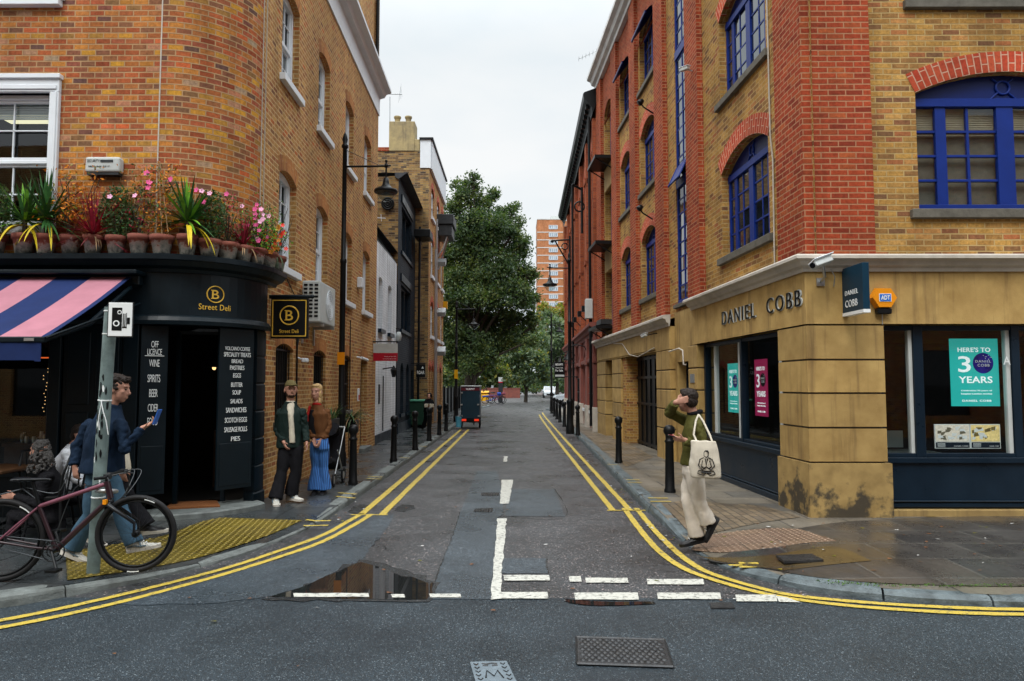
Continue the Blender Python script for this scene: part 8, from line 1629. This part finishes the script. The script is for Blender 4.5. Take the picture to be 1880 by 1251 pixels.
# --- companion partly hidden behind him
Y = 7.15; J = dict(head=Vv(205, 722, Y), neck=Vv(206, 757, Y), pelvis=Vv(212, 868, Y), shL=Vv(196, 775, Y+.17), elL=Vv(186, 825, Y+.2), wrL=Vv(200, 862, Y+.2), shR=Vv(212, 775, Y-.17), elR=Vv(212, 825, Y-.2), wrR=Vv(222, 862, Y-.15), hipL=Vv(212, 876, Y+.08), hipR=Vv(212, 876, Y-.08), knL=Vv(195, 930, Y+.1), knR=Vv(240, 925, Y-.08), anL=Vv(165, 978, Y+.1), anR=Vv(266, 966, Y-.08), toeL=Vv(195, 990, Y+.1), toeR=Vv(300, 962, Y-.05))
body, P, R_, Jl, jo = person('person in black trousers and pale top walking half hidden behind the man in navy', (-4.0, 7.15, .08), J, (1, .2, 0), (1, .2, 0), M['cream'], M['blackcl'], ([M['boot']], M['sole']), flare=.11, hs=.92)
mb = MB(); hair_cap(mb, P, R_, ((0, -.03, .05, .084, .094, .08), (0, -.07, -.04, .07, .05, .09))); organic(mb, 'hair', M['hair_dark'], body, .009, 2, .008, 24, 2, (1, 1, 1))
# --- man in cap
Y = 10.1; J = dict(head=Vv(534, 716, Y), neck=Vv(533, 743, Y), pelvis=Vv(533, 820, Y), shL=Vv(555, 756, Y+.0), elL=Vv(561, 788, Y+.02), wrL=Vv(563, 812, Y-.06), shR=Vv(514, 757, Y-.05), elR=Vv(509, 788, Y-.02), wrR=Vv(521, 812, Y-.14), hipL=Vv(545, 824, Y), hipR=Vv(524, 824, Y-.03), knL=Vv(543, 866, Y-.02), knR=Vv(517, 868, Y-.1), anL=Vv(535, 907, Y+.0), anR=Vv(506, 915, Y-.22), toeL=Vv(562, 911, Y-.12), toeR=Vv(511, 923, Y-.50))
body, P, R_, Jl, jo = person('bearded man in khaki cap, dark waxed jacket and black trousers standing by the wall', (-3.2, 10.0, .1), J, (.45, -.9, .1), (.35, -.94, 0), M['greenjkt'], M['blackcl'], nb, flare=.10, thigh=.095, belly=.95, tw=1.12, hs=1.1, hem=Vv(533, 822, Y))
mb = MB(); hair_cap(mb, P, R_, ((0, -.012, .055, .086, .106, .075), (0, -.02, .095, .07, .085, .040), (0, .112, .046, .066, .058, .010))); 
for k in range(7): a = -1.0+2.0*k/6; mb.ball(P(math.sin(a)*.062, .085+.045*math.cos(a), .048), (.030, .03, .009), 8, rot=R_)
organic(mb, 'cap', M['khaki'], body, .005, 2); mb = MB(); hair_cap(mb, P, R_, ((0, .05, -.085, .05, .045, .03), (.045, .02, -.06, .02, .04, .035), (-.045, .02, -.06, .02, .04, .035), (0, .086, -.058, .026, .012, .006))); organic(mb, 'beard', M['beard'], body, .006, 1, .003, 60, 1, (1, 1, 1))
bfv = Vector((.35, -.94, 0)).normalized(); rtv = bfv.cross(Vector((0, 0, 1))); mb = MB(); nk, pe = Jl['neck'], Jl['pelvis']; loft(mb, [(pe+bfv*.125-rtv*.02+Vector((0, 0, .06)), rtv*.042, bfv*.045), (pe.lerp(nk, .5)+bfv*.128-rtv*.01, rtv*.038, bfv*.04), (nk.lerp(pe, .25)+bfv*.118, rtv*.042, bfv*.04), (nk+bfv*.085-Vector((0, 0, .06)), rtv*.05, bfv*.04), (nk+Vector((0, 0, .03))+bfv*.012, rtv*.066, bfv*.066), (nk+Vector((0, 0, .055))+bfv*.012, rtv*.062, bfv*.062)], 14); organic(mb, 'jumper', M['cream'], body, .008, 2, .004, 20)
# --- blonde woman
Y = 10.85; J = dict(head=Vv(581, 720, Y), neck=Vv(583, 745, Y), pelvis=Vv(588, 812, Y), shL=Vv(600, 757, Y+.05), elL=Vv(603, 784, Y+.02), wrL=Vv(590, 807, Y-.10), shR=Vv(573, 757, Y-.02), elR=Vv(570, 784, Y+.0), wrR=Vv(576, 806, Y-.1), hipL=Vv(594, 818, Y), hipR=Vv(580, 818, Y), knL=Vv(594, 858, Y), knR=Vv(580, 858, Y), anL=Vv(594, 898, Y), anR=Vv(579, 899, Y-.05), toeL=Vv(588, 903, Y-.2), toeR=Vv(572, 904, Y-.25))
body, P, R_, Jl, jo = person('blonde woman in brown jacket and wide blue striped trousers beside the lamp post', (-3.0, 10.8, .1), J, (-.15, -1, -.02), (-.55, -.83, 0), M['brown'], M['stripes'], ([M['boot']], M['boot']), flare=.118, thigh=.088, hs=1.05, belly=.84, hem=Vv(588, 804, Y), jr=(.056, .05, .05))
mb = MB(); hair_cap(mb, P, R_, ((0, -.018, .052, .085, .10, .078), (0, .03, .088, .065, .055, .03), (0, -.055, -.02, .075, .06, .09), (.06, .0, -.03, .022, .05, .08), (-.06, .0, -.03, .022, .05, .08), (.055, .015, -.13, .024, .03, .09), (-.055, .015, -.13, .024, .03, .09), (0, -.06, -.10, .075, .045, .13))); organic(mb, 'hair', M['hair_blond'], body, .007, 2, .004, 40, 1, (1, 1, .3))
mb = MB(); mb.torus(Jl['neck']+Vector((0, -.015, .012)), .052, .026, (.1, .25, 1), 20, 8); mb.tube([Jl['neck']+Vector((-.09, -.09, 0)), Jl['neck']+Vector((-.12, -.12, -.16)), Jl['neck']+Vector((-.12, -.11, -.24))], .022, 8); organic(mb, 'scarf', M['redsc'], body, .008, 2)
bfv = Vector((-.55, -.83, 0)).normalized(); rtv = bfv.cross(Vector((0, 0, 1))); mb = MB(); nk, pe = Jl['neck'], Jl['pelvis']; loft(mb, [(pe+bfv*.06+rtv*.06+Vector((0, 0, .10)), rtv*.10, bfv*.09), (pe.lerp(nk, .5)+bfv*.06+rtv*.06, rtv*.10, bfv*.085), (nk+bfv*.05+rtv*.04-Vector((0, 0, .06)), rtv*.08, bfv*.07)], 14); organic(mb, 'jacket_front', M['blackcl'], body, .009, 2, .005, 12)
# --- man with tote bag on the right
Y = 7.5; J = dict(head=Vv(1262, 735, Y), neck=Vv(1275, 764, Y), pelvis=Vv(1272, 853, Y), shL=Vv(1283, 779, Y-.17), elL=Vv(1293, 828, Y-.24), wrL=Vv(1258, 808, Y-.22), shR=Vv(1262, 776, Y+.17), elR=Vv(1230, 757, Y+.10), wrR=Vv(1240, 739, Y-.10), hipL=Vv(1273, 862, Y-.09), hipR=Vv(1272, 862, Y+.09), knL=Vv(1283, 920, Y-.06), knR=Vv(1262, 916, Y+.06), anL=Vv(1300, 958, Y-.02), anR=Vv(1280, 983, Y+.06), toeL=Vv(1285, 985, Y-.02), toeR=Vv(1246, 990, Y+.04))
body, P, R_, Jl, jo = person('man in olive jacket and ecru trousers holding his hand to his forehead while walking left', (1.9, 7.5, .06), J, (-.72, .7, .05), (-.97, .2, 0), M['olive'], M['ecru'], ([M['boot'], M['boot']], M['boot']), hs=1.06, flare=.088, thigh=.092, belly=.95, hands={'R': ((.9, .0, .22), (0, 1, 0), (-.2, 0, 1), .22), 'L': ((-.9, .05, .1), (.1, .6, .6), (-.2, .3, .9), .8)}, foldj=.012, jr=(.062, .052, .05))
mb = MB(); hair_cap(mb, P, R_, ((0, -.022, .05, .087, .10, .08), (0, -.05, -.005, .080, .060, .075), (0, .035, .085, .055, .05, .03), (.05, -.01, .01, .035, .05, .045), (-.05, -.01, .01, .035, .05, .045))); organic(mb, 'hair', M['hair_dark'], body, .007, 2, .005, 40, 1, (1, 1, 1))
mb = MB(); nk = Jl['neck']; mb.torus(nk+Vector((.005, 0, .035)), .066, .022, (-.25, 0, 1), 20, 8); organic(mb, 'collar', M['blackcl'], body, .008, 2)
t = thing('phone', 'dark mobile phone held low by the man with the tote bag', 'phone'); wp = J['wrL']+Vector((-.10, .02, .03)); mb = MB(); mb.obox(wp, (.14, .07, .012), Matrix.Rotation(.25, 3, 'Y')); mb.build('case', M['blackgloss'], t, .003); mb = MB(); mb.obox(wp+Vector((0, 0, .008)), (.12, .06, .003), Matrix.Rotation(.25, 3, 'Y')); mb.build('screen', M['red'], t)
# tote bag
t = thing('tote_bag', 'canvas tote bag with a black line drawing on the shoulder of the man in olive', 'tote bag'); cb = Vv(1294, 841, Y-.36); d1 = Vector((.97, -.22, 0)).normalized(); n1 = d1.cross(Vector((0, 0, 1))); mb = MB(); secs = []
for k, (z, w, th, dx) in enumerate(((-.20, .13, .035, .01), (-.19, .15, .05, .01), (-.05, .155, .06, .0), (.10, .135, .045, -.005), (.17, .125, .03, -.01))): secs.append((cb+Vector((0, 0, z))+d1*dx, d1*w, n1*th))
loft(mb, secs, 24); organic(mb, 'bag', M['canvas'], t, .008, 2, .008, 7, 3, (1, 1, .6))
mb = MB(); sh_ = Vv(1284, 770, Y-.17)
for dx, dn in ((-.075, -.035), (.075, -.045)): mb.tube([cb+d1*dx+n1*(-.02)+Vector((0, 0, .16)), cb.lerp(sh_, .6)+d1*dx*1.05+n1*(.045), sh_+d1*dx*.5+n1*.04+Vector((0, 0, -.02)), sh_+Vector((0, .03, .045))], .011, 6)
mb.build('strap', M['canvas'], t)
mb = MB(); F2 = lambda x, z: cb+d1*(x+.01)+Vector((0, 0, z))+n1*(.062-.10*x*x-abs(z+.05)*.05)
def stroke(pts, w=.005): mb.tube([F2(x, z) for x, z in pts], w, 5)
stroke([(0, .08), (.022, .06), (.02, .025), (0, .01), (-.02, .025), (-.02, .06), (0, .08)]); stroke([(-.02, .01), (-.06, -.01), (-.075, -.07), (-.04, -.11), (0, -.08)]); stroke([(.02, .01), (.06, -.01), (.08, -.07), (.045, -.11), (0, -.08)]); stroke([(-.01, .0), (0, -.07), (.012, .0)], .007); stroke([(-.075, -.12), (-.085, -.15), (-.03, -.165), (.0, -.14), (.04, -.165), (.085, -.15), (.07, -.12), (.0, -.125), (-.075, -.12)]); stroke([(-.035, -.02), (-.045, -.08), (-.01, -.1)]); stroke([(.035, -.02), (.05, -.08), (.02, -.1)]); stroke([(.0, .07), (.015, .075), (.022, .06)], .008); stroke([(-.05, -.135), (.05, -.14)], .007)
mb.build('printed_figure', M['black'], t)
# --- seated people at the left edge
Y = 7.7; J = dict(head=Vv(72, 828, Y), neck=Vv(88, 862, Y), pelvis=Vv(95, 955, Y), shL=Vv(80, 872, Y+.17), elL=Vv(60, 915, Y+.2), wrL=Vv(30, 915, Y+.1), shR=Vv(90, 875, Y-.17), elR=Vv(70, 925, Y-.2), wrR=Vv(28, 912, Y-.12), hipL=Vv(90, 955, Y+.1), hipR=Vv(90, 955, Y-.1), knL=Vv(25, 945, Y+.1), knR=Vv(25, 948, Y-.1), anL=Vv(20, 1000, Y+.1), anR=Vv(25, 1003, Y-.1))
body, P, R_, Jl, jo = person('seated woman with long curly grey hair and black coat facing away to the left', (-4.6, 7.7, .1), J, (-1, .25, 0), (-1, .1, 0), M['blackcl'], M['blackcl'], ([M['boot']], M['boot']), seated=True, flare=.07)
mb = MB(); rr = random.Random(2)
for k in range(260):
    h = rr.uniform(-.22, .12); a = rr.uniform(0, 2*PI); q = (.075+.05*min(1, max(0, -h/.15))) if h < .04 else .075*(1-(h-.04)/.12)**.5; x, y = math.cos(a)*q, math.sin(a)*q-.035
    if y > .03 and h < .04: continue
    mb.ball(P(x, y, h), rr.uniform(.010, .019), 7)
mb.ball(P(0, -.02, .04), .085, 14); mb.ball(P(0, -.06, -.08), (.1, .06, .12), 12)
organic(mb, 'hair', M['hair_grey'], body, .0055, 1, .007, 70, 1, (1, 1, 1))
Y = 8.15; J = dict(head=Vv(150, 800, Y), neck=Vv(132, 822, Y), pelvis=Vv(100, 905, Y), shL=Vv(130, 832, Y+.17), elL=Vv(140, 872, Y+.2), wrL=Vv(160, 890, Y+.1), shR=Vv(122, 832, Y-.17), elR=Vv(128, 872, Y-.2), wrR=Vv(155, 890, Y-.12), hipL=Vv(100, 910, Y+.1), hipR=Vv(100, 910, Y-.1), knL=Vv(160, 915, Y+.1), knR=Vv(160, 918, Y-.1), anL=Vv(160, 965, Y+.1), anR=Vv(160, 967, Y-.1), toeL=Vv(185, 970, Y+.1), toeR=Vv(185, 972, Y-.1))
body, P, R_, Jl, jo = person('seated person in white shirt mostly hidden behind the man in the navy jacket', (-5.1, 8.15, .1), J, (1, 0, -.3), (1, 0, 0), M['whitecl'], M['blackcl'], ([M['boot']], M['boot']), seated=True, flare=.07)
mb = MB(); hair_cap(mb, P, R_, ((0, -.03, .05, .084, .094, .08), (0, -.07, -.02, .07, .05, .07))); organic(mb, 'hair', M['hair_dark'], body, .009, 2, .006, 24, 2, (1, 1, 1))
def chair(lab, x, y, rz):
    t = thing('cafe_chair', lab, 'chair', (x, y, .1), rz); mb = MB(); mb.lathe([(.2, .43), (.21, .45), (.2, .47)], (0, 0, 0), 20); mb.build('seat', M['black'], t); mb = MB(); mb.tube([(-.19, -.16, .45), (-.2, -.2, .7), (-.12, -.23, .9), (.12, -.23, .9), (.2, -.2, .7), (.19, -.16, .45)], .014, 8); mb.tube([(-.1, -.18, .46), (-.06, -.22, .88)], .01, 6); mb.tube([(.1, -.18, .46), (.06, -.22, .88)], .01, 6); mb.build('backrest', M['black'], t)
    for a, b in ((-1, -1), (1, -1), (-1, 1), (1, 1)): mb = MB(); mb.tube([(a*.15, b*.15, .44), (a*.2, b*.2, 0)], .014, 6); mb.build('leg', M['black'], t)
chair('black metal cafe chair under the grey haired woman', -4.95, 7.7, PI/2); chair('black metal cafe chair under the seated person in white', -5.33, 8.15, -PI/2)
t = thing('cafe_table', 'small dark wooden cafe table at the left edge by the deli window', 'table', (-5.75, 7.85, .1)); mb = MB(); mb.box(-.35, .35, -.35, .35, .70, .74); mb.build('tabletop', wood, t, .01); mb = MB(); mb.tube([(0, 0, 0), (0, 0, .7)], .035, 8); mb.build('pedestal', M['black'], t); mb = MB(); mb.lathe([(.22, 0), (.2, .03), (.04, .05)], (0, 0, 0), 20); mb.build('base', M['black'], t)
# --- hooded person far along the left pavement
Y = 25.8; J = dict(head=Vv(788, 728, Y), neck=Vv(788, 734, Y), pelvis=Vv(786, 757, Y), shL=Vv(793, 736, Y), elL=Vv(796, 744, Y-.05), wrL=Vv(790, 746, Y-.3), shR=Vv(782, 736, Y), elR=Vv(780, 744, Y-.05), wrR=Vv(785, 747, Y-.3), hipL=Vv(789, 758, Y), hipR=Vv(784, 758, Y), knL=Vv(790, 771, Y-.05), knR=Vv(781, 770, Y), anL=Vv(788, 784, Y), anR=Vv(778, 783, Y+.1))
body, P, R_, Jl, jo = person('person in black hooded clothes carrying parcels along the left pavement', (-3.12, 25.8, .1), J, (-.2, -1, 0), (-.2, -1, 0), M['blackcl'], M['blackcl'], ([M['boot']], M['boot']))
mb = MB(); hair_cap(mb, P, R_, ((0, -.03, .02, .1, .105, .12),)); organic(mb, 'hood', M['blackcl'], body, .012, 1)
t = thing('parcel', 'white and brown parcels held by the hooded person', 'parcel'); c_ = Vv(788, 745, Y-.42); mb = MB(); mb.obox(c_, (.32, .22, .12)); mb.build('box', M['cream'], t, .005); mb = MB(); mb.obox(c_+Vector((0, -.112, 0)), (.06, .004, .121)); mb.build('tape', M['brown'], t)
# --- buggy behind the woman
t = thing('pushchair', 'black folding pushchair beside the blonde woman and the lamp post', 'pushchair', (-3.08, 11.75, .1)); t.scale = (.85, .85, .92); fb = M['blackcl']
for x, y, r_ in ((-.22, .35, .14), (.22, .35, .14), (-.2, -.3, .12), (.2, -.3, .12)):
    mb = MB(); mb.torus((x, y, r_), r_-.02, .02, (1, 0, 0), 26, 6); w_ = mb.build('wheel', M['rubber'], t); mb = MB(); mb.lathe([(r_*.5, -.012), (r_*.5, .012)], (x, y, r_), 14, axis=(1, 0, 0)); mb.build('hub', M['steel'], w_)
mb = MB()
for s_ in (-1, 1): mb.tube([(s_*.2, -.3, .12), (s_*.2, .1, .55), (s_*.2, .5, 1.0)], .013, 7); mb.tube([(s_*.22, .35, .14), (s_*.2, -.05, .62)], .013, 7)
mb.tube([(-.2, .5, 1.0), (.2, .5, 1.0)], .018, 7); mb.build('frame', M['steel'], t)
mb = MB(); loft(mb, [(Vector((0, -.28, .45)), Vector((.18, 0, 0)), Vector((0, .05, .06))), (Vector((0, .0, .40)), Vector((.19, 0, 0)), Vector((0, .1, .09))), (Vector((0, .18, .65)), Vector((.19, 0, 0)), Vector((0, .08, .05))), (Vector((0, .25, .95)), Vector((.17, 0, 0)), Vector((0, .05, .03)))], 14); organic(mb, 'seat', fb, t, .012, 2, .008, 9)
mb = MB(); loft(mb, [(Vector((0, -.12, .92)), Vector((.19, 0, 0)), Vector((0, .06, .05))), (Vector((0, .05, 1.02)), Vector((.2, 0, 0)), Vector((0, .08, .1))), (Vector((0, .22, .95)), Vector((.19, 0, 0)), Vector((0, .06, .12)))], 14); organic(mb, 'hood', fb, t, .012, 2, .006, 9)
mb = MB(); loft(mb, [(Vector((0, .3, .25)), Vector((.17, 0, 0)), Vector((0, .12, .0))), (Vector((0, .3, .36)), Vector((.19, 0, 0)), Vector((0, .15, .02)))], 12); organic(mb, 'basket', fb, t, .012, 2)
# ================================================================= bicycle locked to the sign post
t = thing('bicycle', 'dark purple bicycle with drop shaped tubes leaning against the leaning sign post', 'bicycle')
Rw = WP(2, 992, 6.02); Fw = WP(250, 980, 6.20); axd = (Fw-Rw).normalized(); nrm = Vector((axd.y, -axd.x, 0)).normalized(); up = Vector((0, 0, 1))
fr_ = mat('dark_plum_frame', (.022, .007, .012), .3, .15, 5, spec=.6); pk = mat('dusky_pink_tube', (.16, .055, .08), .35, .1, 5)
for c, r_ in ((Rw, .345), (Fw, .332)): wheel_bike(t, c, r_, nrm, .023, 24)
Pz = lambda u, v, Y=6.1: WP(u, v, Y)
HT, HB = Pz(196, 884, 6.15), Pz(203, 915, 6.16); BB = Pz(103, 1010, 6.08); ST_ = Pz(72, 930, 6.06); SD = Pz(60, 884, 6.05)
mb = MB(); mb.tube([HT, HB], .026, 12); mb.tube([HB, BB], [.024, .026], 12); mb.tube([BB, ST_], .018, 10); mb.build('frame', fr_, t)
mb = MB(); mb.tube([HT-up*.02, ST_], .018, 12); mb.build('top_tube', pk, t); mb = MB()
for s_ in (-1, 1): mb.tube([ST_, ST_.lerp(Rw, .5)+nrm*s_*.045, Rw+nrm*s_*.06], .009, 8)
mb.build('seat_stay', pk, t); mb = MB()
for s_ in (-1, 1): mb.tube([BB, BB.lerp(Rw, .4)+nrm*s_*.05, Rw+nrm*s_*.06], .011, 8)
mb.build('chain_stay', fr_, t)
mb = MB(); mb.ball(HB-up*.03, .03, 10)
for s_ in (-1, 1): mb.tube([HB-up*.03, HB-up*.05+nrm*s_*.045, Fw+nrm*s_*.055+up*.1, Fw+nrm*s_*.055], [.018, .019, .014, .010], 10)
mb.build('fork', M['blackgloss'], t)
mb = MB(); mb.tube([ST_, SD], .014, 10); mb.build('seat_post', M['black'], t)
mb = MB(); d = axd; loft(mb, [(SD-d*.15+up*.02, nrm*.07, up*.018), (SD-d*.08+up*.02, nrm*.075, up*.022), (SD+up*.015, nrm*.04, up*.018), (SD+d*.10+up*.012, nrm*.02, up*.014), (SD+d*.15+up*.008, nrm*.012, up*.01)], 14); organic(mb, 'saddle', M['blackgloss'], t, .008, 2)
mb = MB(); st = HT+up*.06; mb.tube([HT, st], .016, 8); mb.tube([st, st+d*.07], .016, 8); c = st+d*.07; mb.tube([c-nrm*.30-d*.06, c-nrm*.26, c-nrm*.08+up*.01, c+nrm*.08+up*.01, c+nrm*.26, c+nrm*.30-d*.06], .013, 8); mb.build('handlebar', M['black'], t)
mb = MB()
for s_ in (-1, 1): mb.tube([c+nrm*s_*.2, c+nrm*s_*.27+d*.05-up*.03], .007, 6); mb.obox(c+nrm*s_*.18, (.05, .04, .04))
for s_, k in ((-1, .16), (1, .2), (-1, .24)): mb.tube(catmull([c+nrm*s_*.15, c+nrm*s_*.12+d*k*.7+up*.01, HB+d*(.07+k*.25)+up*.03, HB-up*.06+nrm*s_*.03], 6), .0035, 5)
mb.tube(catmull([c-nrm*.1, c+d*-.2+up*-.10-nrm*.05, HT-d*.25-up*.05, BB+up*.15], 6), .0035, 5); mb.tube(catmull([SD-d*.05-up*.05, SD+d*.2-up*.10, SD+d*.28+up*.12, SD+d*.24-up*.15], 6), .004, 5); mb.build('brake_cables', M['darkmetal'], t)
mb = MB(); mb.torus(BB-nrm*-.05, .085, .006, nrm, 28, 6); mb.torus(BB+nrm*.05, .05, .005, nrm, 20, 6); mb.tube([BB-nrm*.07, BB+nrm*.08], .018, 10)
ca = (WP(112, 1042, 6.0)-BB).normalized()
for s_ in (-1, 1): e = BB+ca*s_*.17+nrm*s_*.08; mb.tube([BB+nrm*s_*.08, e], .012, 8); mb.obox(e+nrm*s_*.05, (.09, .09, .022))
mb.build('crankset', M['black'], t)
mb = MB(); mb.tube([BB+up*.085+nrm*.05, Rw+up*.045+nrm*.04], .004, 4); mb.tube([BB-up*.085+nrm*.05, Rw-up*.05+nrm*.04], .004, 4); mb.torus(Rw+nrm*.04, .045, .008, nrm, 20, 6); mb.build('chain', M['darkmetal'], t)
mb = MB()
for c_, r_, a0 in ((Fw, .30, 1.05), (Fw, .31, -1.75), (Rw, .31, .8)):
    v_ = Vector(nrm).cross(up)*-1; 
    P3 = lambda a, q: c_+(axd*math.cos(a)+up*math.sin(a))*q
    for s_ in (-1, 1):
        pts = [P3(a0+k*.06, r_-.006) for k in range(6)]+[P3(a0+k*.06, r_+.012) for k in range(5, -1, -1)]; mb.face([p+nrm*s_*.021 for p in pts])
mb.build('reflective_strip', M['chalk'], t)
mb = MB(); q = HB+up*.0-nrm*.05; mb.torus(WP(196, 902, 6.22), .075, .018, (0, .2, 1), 24, 8); mb.build('lock', M['steel'], t); mb = MB(); mb.obox(Pz(193, 922, 6.12), (.03, .03, .04)); mb.build('front_light', M['orange'], t)
mb = MB(); mb.tube([Rw+up*.36-axd*.1, Rw+up*.42+axd*.15, ST_+up*.04], .006, 5); mb.tube([Rw+up*.36-axd*.1, Rw+nrm*.07], .005, 5); mb.build('carrier_rail', M['darkmetal'], t)
bpy.data.scenes.remove(SC2); LCOL.exclude = False
